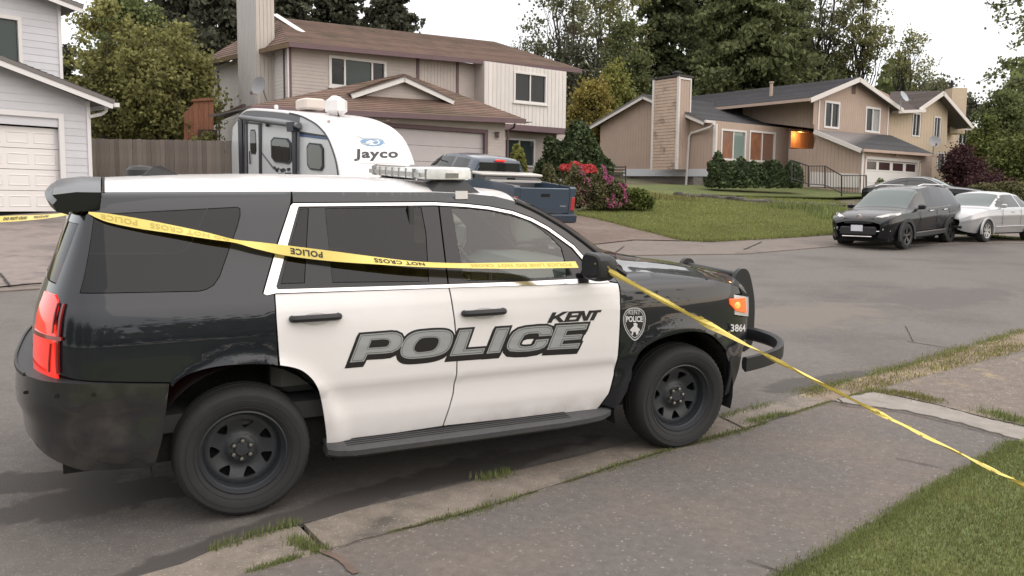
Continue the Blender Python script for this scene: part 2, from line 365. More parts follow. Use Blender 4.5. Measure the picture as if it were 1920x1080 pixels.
# near side paving, its concrete edging strip, lawn
law = gp((1462, 1100), (1500, 1082), (1578, 1036), (1662, 986), (1740, 935), (1830, 885), (1905, 838))
L0, L1 = law[0], law[-1]; ld = (law[-1][0]-law[0][0], law[-1][1]-law[0][1]); ll = math.hypot(*ld); ld = (ld[0]/ll, ld[1]/ll)
law_ext = [(L0[0]-ld[0]*7, L0[1]-ld[1]*7)]+law+[(L1[0]+ld[0]*14, L1[1]+ld[1]*14)]
sheet('pavement', gut_ext[:15]+[law_ext[-1], (law_ext[-1][0]+2, law_ext[-1][1]-3)]+[(law_ext[i][0]+.25, law_ext[i][1]-.25) for i in range(len(law_ext)-1, -1, -1)], m_asph2, .022, .35, jag=0, edge=.08)
strip = gp((1558, 757), (1640, 742), (1760, 768), (1860, 795), (1945, 815), (1940, 838), (1890, 826), (1800, 800), (1700, 777), (1600, 765))
sheet('concrete_strip', strip, m_conc2, .034, .12, jag=.012, edge=.04)
sheet('side_path', gp((1640, 738), (1730, 712), (1960, 655), (1960, 812), (1860, 792), (1760, 765)), mat('worn_path', (.15, .122, .104), .92, var=.25, vscale=9, stain=(2.0, (.27, .215, .13), .55, .66), speck=(80, (.3, .27, .22), .93), bump=.6, bscale=70), .028, .25)
sheet('lawn_near', law_ext+[(law_ext[-1][0]+6, law_ext[-1][1]-6), (L0[0]+4, L0[1]-9), (law_ext[0][0], law_ext[0][1]-5)], mat('lawn_green', (.125, .148, .052), .95, var=.3, vscale=8, stain=(1.2, (.115, .110, .035), .46, .64), bump=.7, bscale=50), .036, .3, edge=.05)
# cracks in the paving as thin dark sunken joints
cr = empty('pavement_crack'); tag(cr, kind='structure')
def crack(pts, w=.008, off=.030, m=m_crack, parent=cr, name='crack_line'):
    P = gp(*pts); P = dens(P, .06, False); P = [(x+random.uniform(-.006, .006), y+random.uniform(-.006, .006)) for x, y in P]; V = []; F = []
    for i, (x, y) in enumerate(P):
        a, b = P[max(0, i-1)], P[min(len(P)-1, i+1)]; d = math.hypot(b[0]-a[0], b[1]-a[1]) or 1; nx, ny = -(b[1]-a[1])/d, (b[0]-a[0])/d; ww = w*random.uniform(.5, 1.3)
        z = g(x, y)+off; V += [(x+nx*ww, y+ny*ww, z), (x-nx*ww, y-ny*ww, z)]
        if i: F.append((2*i-2, 2*i-1, 2*i+1, 2*i))
    mesh(name, V, F, m, parent)
crack([(1560, 762), (1600, 768), (1700, 780), (1800, 804), (1890, 829)], .007, .0395)
crack([(1680, 866), (1765, 885)], .004); crack([(1400, 1060), (1490, 1090)], .004); crack([(1570, 755), (1588, 768)], .006, .0385)
crack([(1350, 785), (1405, 812)], .007, .022); crack([(1700, 640), (1790, 655)], .008, .006); crack([(1698, 612), (1712, 640)], .005, .006)
crack([(600, 1040), (640, 1060), (670, 1085)], .02, .030, m_drive)
# damp patches on the asphalt
m_damp = mat('damp_asphalt', (.074, .065, .060), .8, var=.3, vscale=10, bump=.4, bscale=140)
def spot(m, c, r, ang, col, soft=.5):
    """a stain of its own shape on the asphalt: a noise-warped ellipse at a fixed place on the road"""
    t = m.node_tree; bs = t.nodes['Principled BSDF']; N, L = t.nodes.new, t.links.new; src = bs.inputs['Base Color'].links[0].from_socket; tc = N('ShaderNodeTexCoord')
    mp = N('ShaderNodeMapping'); mp.vector_type = 'TEXTURE'; mp.inputs['Location'].default_value = (c[0], c[1], 0); mp.inputs['Rotation'].default_value = (0, 0, ang); mp.inputs['Scale'].default_value = (r[0], r[1], 1000); L(tc.outputs['Object'], mp.inputs[0])
    ln = N('ShaderNodeVectorMath'); ln.operation = 'LENGTH'; L(mp.outputs[0], ln.inputs[0]); n = N('ShaderNodeTexNoise'); n.inputs['Scale'].default_value = 2.6; n.inputs['Detail'].default_value = 9; n.inputs['Roughness'].default_value = .62; L(tc.outputs['Object'], n.inputs['Vector'])
    a = N('ShaderNodeMath'); a.operation = 'MULTIPLY_ADD'; L(n.outputs[0], a.inputs[0]); a.inputs[1].default_value = 2.2; L(ln.outputs['Value'], a.inputs[2])
    q = N('ShaderNodeMapRange'); q.inputs[1].default_value = 2.1; q.inputs[2].default_value = 2.1-soft*.5; L(a.outputs[0], q.inputs[0]); mx2 = N('ShaderNodeMix'); mx2.data_type = 'RGBA'; L(q.outputs[0], mx2.inputs['Factor']); L(src, mx2.inputs['A']); mx2.inputs['B'].default_value = (*col, 1); L(mx2.outputs['Result'], bs.inputs['Base Color'])
def spot_px(px, py, rx_, ry_, ang, col, **k): p = gnd(px, py); spot(m_asph, (p[0], p[1]), (rx_, ry_), ang, col, **k)
wet = (.060, .053, .048)
spot_px(200, 935, .80, .26, .45, wet, soft=.35); spot_px(40, 905, .75, .20, .3, wet, soft=.35); spot_px(640, 945, 1.5, .13, .80, wet); spot_px(900, 880, 1.1, .14, .70, wet); spot_px(1540, 715, .75, .22, .5, (.070, .062, .056)); spot_px(1750, 560, 2.6, .8, .6, (.098, .088, .082), soft=.8); spot_px(1500, 590, 2.0, .9, .6, (.150, .130, .112), soft=.9)
# far side: sidewalk and gutter, lawn, driveways
fw_top = gp((0, 534), (60, 530), (400, 505), (800, 480), (1100, 450), (1180, 440), (1279, 446), (1420, 445), (1600, 438), (1760, 430))
sheet('far_sidewalk', far_ext[:-1]+[(fw_top[-1][0]+6, fw_top[-1][1]+2)]+fw_top[::-1]+[(fw_top[0][0]-9, fw_top[0][1]-5.5)], mat('sidewalk', (.155, .128, .110), .9, var=.2, vscale=6, stain=(.9, (.105, .09, .08), .5, .68), bump=.4, bscale=60), .02, .5, edge=.05)
crack([(1395, 470), (1428, 455)], .03, .03); crack([(1150, 478), (1170, 464)], .02, .03)
fl = gp((1071, 403), (1110, 410), (1156, 421), (1226, 439), (1279, 453), (1332, 455), (1437, 449), (1560, 441), (1700, 430))
far_lawn_poly = fl+[(17, 26), (14.5, 30.5)]+gp((1560, 378), (1400, 372), (1300, 374), (1180, 380), (1085, 398))
sheet('lawn_far', far_lawn_poly, mat('lawn_pale', (.135, .148, .040), .95, var=.22, vscale=3, stain=(.5, (.078, .100, .024), .45, .65), bump=.5, bscale=30), .05, .6, edge=.05)  # paler, yellower green than the upper lawn, with darker mottling
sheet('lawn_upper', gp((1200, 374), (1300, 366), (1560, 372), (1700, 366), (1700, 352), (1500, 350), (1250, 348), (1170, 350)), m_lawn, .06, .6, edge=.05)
drv = gp((1000, 470), (1100, 462), (1190, 452), (1279, 454), (1226, 440), (1156, 422), (1110, 411), (1071, 404), (1040, 395))
sheet('driveway_brown', drv+[(-1, 29), (-6, 27), (-4, 20)], m_drive, .04, .5)
sheet('driveway_left', gp((-100, 552), (60, 536), (300, 519), (320, 420), (180, 396), (-100, 400)), mat('drive_conc', (.20, .165, .150), .9, var=.2, vscale=4, stain=(1.2, (.13, .11, .10), .5, .62), bump=.4, bscale=30), .04, .5)
crack([(0, 518), (18, 541)], .02, .055); crack([(18, 541), (100, 536), (200, 528)], .02, .055)
# retaining edge of dark stone across the far garden
rw = empty('stone_border', label='low dark stone border between the two levels of far lawn', cat='stone border')
random.seed(3)
m_stone = mat('border_stone', (.085, .075, .066), .9, var=.35, vscale=5, bump=.6, bscale=12, obj=.3)
P = gp((1272, 369), (1340, 374), (1420, 382), (1500, 388), (1575, 390)); P = dens(P, .42, False)
for i, (x, y) in enumerate(P):
    b = B(); s = random.uniform(.15, .24); h = random.uniform(.10, .2)
    V = []
    for zz, k in ((-.05, 1), (h*.6, 1), (h, .7)):
        V += [(s*1.3*k*math.cos(a+.2)*random.uniform(.85, 1.15), s*k*math.sin(a+.2)*random.uniform(.8, 1.15), zz) for a in np.linspace(0, 2*PI, 7)[:-1]]
    F = [(r*6+i_, r*6+(i_+1) % 6, r*6+6+(i_+1) % 6, r*6+6+i_) for r in range(2) for i_ in range(6)]+[tuple(range(12, 18))]
    b.add([(v[0]+x, v[1]+y, v[2]+g(x, y)+.05) for v in V], F); b.build('stone', m_stone, rw)
crack([(610, 1042), (726, 1008), (809, 986), (892, 965), (1058, 912), (1168, 876), (1279, 843), (1400, 810), (1480, 783)], .006, .028, m_soil)
crack([(340, 1060), (450, 1010), (561, 988), (671, 955), (809, 923), (920, 895), (1058, 863), (1185, 831)], .004, .018, m_damp)
# ------------------------------------------------------------------ grass blades
def blades(name, pts, h, w, m, lean=.5, parent=None, off=.0, kind='stuff'):
    P = np.asarray(pts); n = len(P); z = G(P[:, 0], P[:, 1])+off; a = np.random.rand(n)*2*PI; hh = h*np.random.uniform(.45, 1.25, n); l = np.random.rand(n)*lean*hh; a2 = np.random.rand(n)*2*PI
    b0 = np.stack([P[:, 0]-np.cos(a)*w/2, P[:, 1]-np.sin(a)*w/2, z], 1); b1 = np.stack([P[:, 0]+np.cos(a)*w/2, P[:, 1]+np.sin(a)*w/2, z], 1)
    t = np.stack([P[:, 0]+np.cos(a2)*l, P[:, 1]+np.sin(a2)*l, z+hh], 1); V = np.stack([b0, b1, t], 1).reshape(-1, 3)
    return tag(fast(name, V, np.arange(n*3).reshape(-1, 3), m, parent), kind=kind)
def fillpoly(poly, n):
    p = np.array(poly); lo, hi = p.min(0), p.max(0); o = []
    while len(o) < n:
        for x, y in np.random.uniform(lo, hi, (n, 2)):
            if inside(poly, x, y): o.append((x, y))
            if len(o) >= n: break
    return o
m_blade = mat('grass_blade', (.175, .205, .068), .8, isl=.45, transl=.3, var=.3, vscale=1.2)
m_blade_dry = mat('grass_dry', (.20, .19, .065), .85, isl=.4, transl=.2)
m_blade_far = mat('grass_far', (.20, .215, .068), .85, isl=.3, transl=.25, var=.2, vscale=.7)
lawn_front = law_ext+[(9, 5), (5, 1.5), (-1, .5)]
blades('grass', fillpoly(law[:]+[(law[-1][0]+3, law[-1][1]-.5), (4.6, 3.4), (2.2, 2.6), (.9, 3.2)], 110000), .023, .006, m_blade, off=.036)
blades('grass', fillpoly(law[:]+[(law[-1][0]+3, law[-1][1]-.5), (4.6, 3.4), (2.2, 2.6), (.9, 3.2)], 22000), .023, .006, m_blade_dry, off=.036)
def along(line, n, spread, clump=0.0):
    P = np.array(line); seg = np.linalg.norm(P[1:]-P[:-1], axis=1); cum = np.concatenate([[0], np.cumsum(seg)]); t = np.random.rand(n)*cum[-1]
    if clump: t = t[(np.sin(t*5.1)+np.sin(t*13.7+1)+np.sin(t*2.3+2)) > clump*3-1.5]
    x = np.interp(t, cum, P[:, 0])+np.random.normal(0, spread, len(t)); y = np.interp(t, cum, P[:, 1])+np.random.normal(0, spread, len(t)); return np.stack([x, y], 1)
blades('weeds', along(gut[2:12], 5200, .014, .12), .020, .006, m_blade, off=.012)
blades('weeds', along(gut[2:12], 9000, .020, .05), .016, .006, m_blade_dry, off=.012)
blades('weeds', along(gut[3:9], 2600, .03, .45), .032, .006, m_blade, off=.012)
blades('weeds', along(gp((1405, 795), (1480, 778)), 500, .03), .035, .006, m_blade, off=.012)
blades('weeds', along(G1, 450, .03), .040, .006, m_blade, off=.012)
blades('weeds', along(gp((470, 1080), (560, 1050)), 500, .02), .028, .006, m_blade, off=.012)
blades('weeds', along(seam[8:], 2600, .03, .3), .028, .007, m_blade, off=.01)
blades('weeds', along(seam[9:], 5000, .07, .2), .022, .007, m_blade_dry, off=.01)
blades('weeds', along(gp((560, 985), (470, 1012), (400, 1035)), 300, .02, .5), .05, .007, m_blade, off=.01)
blades('weeds', along(gp((900, 905), (960, 890)), 250, .03), .045, .007, m_blade, off=.01)
blades('weeds', along(gp((1600, 732), (1700, 712), (1920, 645)), 3500, .13, .1), .03, .009, m_blade_dry, off=.012)
blades('weeds', along(gp((1850, 780), (1920, 800)), 400, .06), .05, .008, m_blade, off=.028)
blades('weeds', along(gp((1640, 740), (1700, 745), (1760, 760)), 900, .05, .2), .03, .008, m_blade_dry, off=.028)
blades('grass_edge', along(law, 9000, .035), .024, .006, m_blade, off=.03)
blades('grass_far', fillpoly(far_lawn_poly, 60000), .06, .03, m_blade_far, off=.05)
blades('grass_far', along(fl, 5000, .06), .09, .03, m_blade_far, off=.04)
blades('weeds_far', along(gp((1460, 392), (1560, 398), (1570, 415)), 1500, .35), .3, .05, m_blade, off=.04)
blades('weeds_far', along(gp((1180, 362), (1230, 372), (1300, 378)), 1500, .35), .16, .05, m_blade_dry, off=.04)
# ------------------------------------------------------------------ the police car: frame, surfaces
def rX(a): c, s = math.cos(a), math.sin(a); return np.array([[1, 0, 0], [0, c, -s], [0, s, c]])
def rY(a): c, s = math.cos(a), math.sin(a); return np.array([[c, 0, s], [0, 1, 0], [-s, 0, c]])
def rZ(a): c, s = math.cos(a), math.sin(a); return np.array([[c, -s, 0], [s, c, 0], [0, 0, 1]])
CM = rZ(.4351)@rY(-.0172)@rX(.0524); CT = np.array([-1.892, 5.5612, 0.004])
car = empty('police_suv', label='black and white police suv parked at the kerb with yellow tape across its windows', cat='suv', mw=Matrix([list(CM[i])+[CT[i]] for i in range(3)]+[[0, 0, 0, 1]]))
ZW = ([0, .30, .385, .5, .60, .645, .70, .80, .95, 1.05, 1.12, 1.17, 1.215, 1.25, 1.72, 1.80, 1.86], [.92, .945, .97, .987, .985, .984, 1.006, 1.009, 1.006, .998, .985, .975, .960, .945, .765, .715, .5])
def Wz(z): return float(np.interp(z, *ZW))
def taper(x, z): return .10*min(1, max(0, (x-1.6)/.9))**1.5*min(1, max(0, (z-1.20)/.06))
# plan outline: rear arc - straight side - front arc, as arc length s (s = x on the straight part)
def _plan():
    n1, n2 = 3.0, 3.1; P = []
    for a in np.linspace(PI, 0, 241):                       # rear, from the far side round to the near side
        c_, s_ = math.cos(a), math.sin(a); P.append((-.62-.425*abs(s_)**(2/n1), -math.copysign(abs(c_)**(2/n1), c_)))
    P = P[:-1]; P += [(x, -1.0) for x in np.linspace(-.62, 2.85, 80)]
    for a in np.linspace(0, PI/2, 140)[1:]: P.append((2.85+.98*math.sin(a)**(2/n2), -math.cos(a)**(2/n2) if a < PI/2 else 0.0))
    P = np.array(P); d = np.concatenate([[0], np.cumsum(np.linalg.norm(P[1:]-P[:-1], axis=1))]); i0 = int(np.argmin(abs(P[:, 0]-0)+abs(P[:, 1]+1))); return P, d-d[i0]+P[i0, 0]
PLP, PLS = _plan()
def plan(s, side=-1):
    x = np.interp(s, PLS, PLP[:, 0]); y = np.interp(s, PLS, PLP[:, 1]); e = .02
    dx = np.interp(s+e, PLS, PLP[:, 0])-np.interp(s-e, PLS, PLP[:, 0]); dy = np.interp(s+e, PLS, PLP[:, 1])-np.interp(s-e, PLS, PLP[:, 1]); l = math.hypot(dx, dy) or 1
    return x, y, dy/l, -dx/l                                # outward normal
def flare(s, z):
    f = 0
    for cx in (0.02, 2.885):
        r = math.hypot(s-cx, z-.37)
        if .40 < r < .64 and z > .3: f = max(f, .022*math.exp(-((r-.50)/.06)**2))
    return f
def SD(s, z, off=0.0, side=-1):
    x, y, nx, ny = plan(s); d = 1.0-Wz(z)+taper(x, z)-off-flare(s, z)
    return Vector((x-nx*d, (y-ny*d)*(-side), z))
def SDf(s, z, off=0.0): return SD(s, z, off, 1)
def carw(v): return CM@np.array(v)+CT
def inv(px, py, off=0.0, s=1.0, z=.9):
    for _ in range(12):
        p0 = proj(carw(SD(s, z, off))); e = .004
        J = np.stack([(proj(carw(SD(s+e, z, off)))-p0)/e, (proj(carw(SD(s, z+e, off)))-p0)/e], 1)
        st = np.linalg.solve(J, np.array([px, py])-p0); l = np.linalg.norm(st)
        if l > .4: st *= .4/l
        s += st[0]; z += st[1]
        if l < 1e-5: break
    return (float(s), float(z))
def Q(*pts, off=0.0, s0=1.0): return [inv(*p, off=off, s=s0) for p in pts]
def crop(ox, oy, sc, *pts): return [(ox+x/sc, oy+y/sc) for x, y in pts]
m_white = mat('white_paint', (.72, .695, .685), .3, coat=.6, spec=.4)
m_whited = mat('white_paint_door', (.76, .735, .73), .3, coat=.6, spec=.4, var=.02, vscale=4)
def grime(m, z0, z1, col, x0=None):
    """road dirt thrown up on the lower part of the doors, in the car's own coordinates"""
    t = m.node_tree; b = t.nodes['Principled BSDF']; N, L = t.nodes.new, t.links.new; src = b.inputs['Base Color'].links[0].from_socket
    tc = N('ShaderNodeTexCoord'); s = N('ShaderNodeSeparateXYZ'); L(tc.outputs['Object'], s.inputs[0]); r = N('ShaderNodeMapRange'); r.inputs[1].default_value = z1; r.inputs[2].default_value = z0; L(s.outputs[2], r.inputs[0])
    n = N('ShaderNodeTexNoise'); n.inputs['Scale'].default_value = 5; n.inputs['Detail'].default_value = 8; L(tc.outputs['Object'], n.inputs['Vector']); rn = N('ShaderNodeMapRange'); rn.inputs[1].default_value = .35; rn.inputs[2].default_value = .65; L(n.outputs[0], rn.inputs[0])
    rx_ = N('ShaderNodeMapRange'); rx_.inputs[1].default_value = .9; rx_.inputs[2].default_value = 2.1; rx_.inputs[3].default_value = .25; L(s.outputs[0], rx_.inputs[0])
    q = N('ShaderNodeMath'); q.operation = 'MULTIPLY'; L(r.outputs[0], q.inputs[0]); L(rn.outputs[0], q.inputs[1]); q2 = N('ShaderNodeMath'); q2.operation = 'MULTIPLY'; L(q.outputs[0], q2.inputs[0]); L(rx_.outputs[0], q2.inputs[1]); q2.use_clamp = True
    mx_ = N('ShaderNodeMix'); mx_.data_type = 'RGBA'; L(q2.outputs[0], mx_.inputs['Factor']); L(src, mx_.inputs['A']); mx_.inputs['B'].default_value = (*col, 1); L(mx_.outputs['Result'], b.inputs['Base Color'])
grime(m_whited, .38, .50, (.44, .41, .385))
m_black = mat('black_paint', (.010, .012, .016), .3, coat=1.0, spec=.12, coat_rough=.02)
m_blackp = mat('black_plastic', (.022, .022, .023), .5, spec=.4, bump=.1, bscale=300)
m_dusty = mat('black_bumper', (.012, .013, .015), .26, coat=.8, stain=(3.5, (.038, .035, .032), .52, .7))
m_rub = mat('tyre_rubber', (.020, .0195, .020), .82, var=.15, vscale=6, bump=.15, bscale=120)
m_rim = mat('steel_wheel_grey', (.028, .031, .036), .48, spec=.5, bump=.05, bscale=200)
m_hole = mat('deep_black', (.004, .004, .004), .9)
m_chrome = mat('chrome', (.66, .64, .63), .16, metal=1.0)
m_nut = mat('wheel_nut', (.45, .44, .42), .3, metal=1.0)
m_privacy = glassmat('privacy_glass', (.075, .066, .058), 0.9)
m_trimblk = mat('gloss_black_trim', (.010, .010, .012), .12, spec=.45)
m_clear = glassmat('clear_glass', (.76, .86, .81), 1.7)
m_ws = glassmat('windscreen_glass', (.76, .84, .80), 1.4)
m_liner = mat('wheel_arch_liner', (.020, .019, .018), .9, bump=.4, bscale=60)
m_seam = mat('panel_gap', (.003, .003, .003), .9)
m_int = mat('interior_grey', (.16, .16, .155), .8); m_intd = mat('interior_dark', (.045, .045, .045), .7); m_intl = mat('headliner', (.30, .29, .27), .9)
m_board = mat('running_board_grey', (.060, .060, .062), .6, var=.15, vscale=20, bump=.2, bscale=120)
m_red = mat('red_lens', (.42, .018, .010), .12, coat=1.0, emit=(1, .035, .02), estr=.75)
m_redd = mat('red_lens_dark', (.20, .010, .008), .15, coat=1.0)
m_amber = mat('amber_lamp', (.6, .12, .03), .15, coat=1, emit=(1, .10, .02), estr=1.0)
m_lens = mat('clear_lens', (.55, .55, .54), .12, coat=1.0)
BW = [(.198, 1.244), (.196, 1.118), (.197, .862)]
arch_r = Q(*crop(0, 640, 2.4547, (716, 560), (745, 450), (770, 270), (800, 200), (870, 150), (1000, 115), (1150, 105), (1290, 110), (1400, 140), (1470, 230), (1500, 400), (1505, 470)), s0=0)
arch_f = Q(*crop(1000, 440, 2.454, (375, 800), (430, 720), (480, 560), (560, 490), (680, 452), (760, 447), (830, 470), (890, 560), (905, 700), (882, 770)), s0=2.8)
arch_rs = spline(arch_r, 5); arch_fs = spline(arch_f, 5)
doorcut = [p for p in arch_rs if p[0] > .19]
def both(name, poly, m, parent=car, **k):
    a = skin(name, poly, SD, m, parent, **k); skin(name, poly, SDf, m, parent, **k); return a
# body panels; panel gaps are the 8-10 mm openings left between them over a dark inner shell
def belt(x): return 1.262-.0165*(x-.2)
rd = [(.198, belt(.2)-.012)]+[(.196, 1.118)]+doorcut+[(1.172, .387), (1.231, .586), (1.246, .72), (1.246, .85), (1.232, 1.05), (1.214, belt(1.21)-.012)]
fd = [(1.223, belt(1.22)-.012), (1.241, 1.05), (1.255, .85), (1.255, .72), (1.240, .586), (1.182, .387), (1.7, .378), (2.262, .362), (2.334, .47), (2.370, .60), (2.388, .74), (2.396, .974), (2.402, 1.13), (2.400, 1.205), (2.33, belt(2.33)-.012)]
both('rear_door', rd, m_whited, fine=.03, res=.05); both('front_door', fd, m_whited, fine=.03, res=.05)
zf = [(2.41, 1.244), (2.52, 1.262), (2.60, 1.263), (2.80, 1.247), (3.0, 1.222), (3.2, 1.190), (3.35, 1.155), (3.45, 1.122), (3.6, 1.06)]
hl = Q(*crop(1000, 440, 2.454, (900, 283), (965, 276)), s0=3.4)
fen = [(2.412, 1.243)]+zf[1:8]+[(3.47, 1.078), (3.37, 1.078), (3.375, .93), (3.62, .88), (3.62, .62), (3.47, .50), arch_f[-1]]+arch_fs[::-1][1:-1]+[arch_f[0], (2.30, .40), (2.272, .362), (2.343, .47), (2.379, .60), (2.397, .74), (2.405, .974), (2.411, 1.13)]
both('fender', fen, m_black, fine=.03, res=.05)
tl = Q(*crop(0, 300, 2.7, (300, 716), (300, 745), (285, 800), (290, 870), (300, 915), (285, 925), (290, 1000), (296, 1075)), (113, 712), s0=-.8)
bt = [(-.362, .822), (-.62, .85), (-.80, .872), (tl[-1][0]+.005, .882)]
qg = spline([(-.79, 1.302), (-.715, 1.69), (.055, 1.722), (.030, 1.62), (-.095, 1.345), (-.16, 1.292), (-.20, 1.283)][1:3], 1)
qgl = [(-.80, 1.300), (-.705, 1.690), (.035, 1.722), (.050, 1.712), (.048, 1.675), (.030, 1.62), (-.085, 1.355), (-.12, 1.310), (-.16, 1.290), (-.20, 1.283)]
qp = [(.189, 1.118), (.190, 1.250), (.128, 1.258), (.215, 1.487), (.326, 1.740), (.340, 1.803), (-.10, 1.802), (-.640, 1.803), (-.66, 1.71), (-.80, 1.70), (-.96, 1.68), (-.99, 1.285)]+tl[:-1]+[(tl[-1][0]+.005, .890)]+bt[::-1][1:]+[p for p in arch_rs if -.36 < p[0] < .19]+[(.189, .865)]
both('quarter_panel', qp, m_black, holes=[qgl], fine=.03, res=.05)
both('quarter_window', offset_poly(qgl, -.004), m_privacy, thick=.006, off=-.003, res=.08)
# tail lamps: red lens wrapping the corner, with a darker bar between the two lobes
tlp = [(tl[i][0]-.006, tl[i][1]) for i in range(len(tl))]
s_r = -1.36
tl_full = [(tlp[0][0], tlp[0][1]+.006)]+tlp[1:]+[(s_r+.18, .878), (s_r+.18, 1.284), (-1.0, 1.284)]
for f_, sd_ in ((SD, -1), (SDf, 1)):
    t_ = skin('tail_lamp', tl_full, f_, m_red, car, fine=.03, res=.05, off=.010)
    skin('lamp_divider', [(-.87, 1.086), (-.87, 1.068), (-1.16, 1.070), (-1.16, 1.092)], f_, m_redd, t_, fine=.03, off=.016)
    skin('lamp_edge', [(-.885, 1.25), (-.885, .90), (-.898, .90), (-.898, 1.25)], f_, m_redd, t_, fine=.03, off=.016)
    skin('lamp_edge', [(-.935, 1.05), (-.950, .90), (-.958, .90), (-.943, 1.05)], f_, m_redd, t_, fine=.03, off=.016)
    skin('lamp_edge', [(-.935, 1.25), (-.930, 1.10), (-.938, 1.10), (-.943, 1.25)], f_, m_redd, t_, fine=.03, off=.016)
s_far = 2*np.interp(0, [0], [float(PLS[120])])
s_far = 2*float(PLS[120])
tg = [(-.995, 1.285), (-.966, 1.68), (s_far+.966, 1.68), (s_far+.995, 1.285), (s_far+1.19, 1.27), (s_far+1.19, .88), (-1.19, .88), (-1.19, 1.27)]
rg = [(-1.06, 1.33), (-1.02, 1.64), (s_far+1.02, 1.64), (s_far+1.06, 1.33)]
skin('tailgate', tg, SD, m_black, car, holes=[rg], fine=.05, res=.08, off=-.004)
skin('rear_window', offset_poly(rg, -.004), SD, m_privacy, car, thick=.006, fine=.05, res=.08, off=-.008)
def SB(s, z, off=0.0):
    k = min(1, max(0, (-.55-s)/.5)) if s > s_far/2 else min(1, max(0, (s-(s_far+.55))/.5)); k = k*k*(3-2*k)
    return SD(s, z, off+.008+.085*k*(1-abs(z-.68)*1.2))
bumper = [(-.370, .812), (-.62, .840), (-.80, .862), (-1.0, .875), (s_far+1.0, .875), (s_far+.80, .862), (s_far+.62, .840), (s_far+.37, .812), (s_far+.43, .49), (s_far+.47, .37), (s_far+.8, .40), (s_far+.95, .47), (s_far+1.1, .52), (-1.1, .52), (-.95, .45), (-.80, .39), (-.60, .365), (-.475, .365), arch_r[0], arch_r[1]]
skin('rear_bumper', bumper, SB, m_dusty, car, fine=.04, res=.06, thick=.03)
for q in ((-.865, .80), (-.72, .80), (-1.05, .79)):
    b = B(); p = SB(q[0], q[1], .004); b.lathe([(.0, -.004), (.010, -.004), (.010, .006)], 10, c=p); b.build('parking_sensor', m_trimblk, car, True)
skin('step_pad', [(-1.08, .885), (-1.08, .868), (s_far+1.08, .868), (s_far+1.08, .885)], SB, m_blackp, car, fine=.06, res=.1, off=.01)
tops = [bumper[i] for i in range(10)]
ts1 = dens(bumper[0:10], .06, False); V = [tuple(SB(s, z, 0)) for s, z in ts1]+[tuple(SD(s, z+.006, -.04)) for s, z in ts1]; n_ = len(ts1)
mesh('bumper_deck', V, [(i, i+1, n_+i+1, n_+i) for i in range(n_-1)], m_blackp, car)
# window surround
co = [(.135, 1.258), (.141, 1.275), (.222, 1.485), (.325, 1.725), (.340, 1.738), (1.19, 1.737), (1.387, 1.726), (1.55, 1.708), (1.706, 1.678), (1.84, 1.632), (1.955, 1.574), (2.13, 1.453), (2.291, 1.278), (2.345, 1.215), (1.2, 1.239), (.2, 1.257), (.15, 1.249)]
ci = [(.212, 1.276), (.205, 1.292), (.283, 1.50), (.365, 1.715), (.372, 1.722), (1.19, 1.721), (1.385, 1.710), (1.545, 1.692), (1.70, 1.662), (1.83, 1.617), (1.945, 1.559), (2.12, 1.438), (2.262, 1.270), (2.282, 1.243), (1.2, 1.257)]
both('window_chrome', co, m_chrome, holes=[ci], fine=.02, res=.05, off=.009, thick=.02)
seamx = [(1.2165, 1.25), (1.2185, 1.74)]
rf = [(.20, 1.268), (.20, 1.292), (.278, 1.502), (.362, 1.725), (1.214, 1.726), (1.212, 1.252)]
m1 = [(.520, 1.296), (.520, 1.709), (1.106, 1.709), (1.118, 1.56), (1.098, 1.276)]
m0 = [(.232, 1.302), (.300, 1.49), (.378, 1.707), (.428, 1.709), (.365, 1.300)]
both('rear_door_frame', rf, m_trimblk, holes=[m1, m0], fine=.04, off=-.002)
both('rear_door_window', offset_poly(m1, -.003), m_privacy, fine=.06, res=.1, off=-.008, thick=.005); both('rear_door_window', offset_poly(m0, -.003), m_privacy, fine=.06, res=.1, off=-.008, thick=.005)
ff = [(1.222, 1.252), (1.224, 1.725), (1.387, 1.714), (1.55, 1.696), (1.703, 1.666), (1.83, 1.62), (1.947, 1.562), (2.123, 1.441), (2.266, 1.272), (2.290, 1.238)]
fg = [(1.300, 1.703), (1.322, 1.270), (2.045, 1.257), (2.055, 1.33), (2.04, 1.44), (1.975, 1.508), (1.905, 1.562), (1.80, 1.622), (1.70, 1.650), (1.545, 1.684), (1.40, 1.700)]
both('front_door_frame', ff, m_trimblk, holes=[fg], fine=.03, off=-.002)
both('front_door_window', offset_poly(fg, -.003), m_clear, fine=.06, res=.1, off=-.008, thick=0)
U = [(.348, 1.803), (1.2, 1.797), (1.45, 1.785), (1.60, 1.772), (1.75, 1.737), (1.9, 1.672), (2.09, 1.565), (2.25, 1.452), (2.4, 1.335), (2.52, 1.246)]
rs = [(2.52, 1.246), (2.408, 1.236), (2.406, 1.212), (2.348, 1.222), (2.300, 1.282), (2.138, 1.458), (1.962, 1.580), (1.846, 1.638), (1.710, 1.685), (1.552, 1.714), (1.389, 1.732), (1.19, 1.743), (.342, 1.744)]+U[:-1]
both('roof_side', rs, m_black, fine=.03, res=.05)
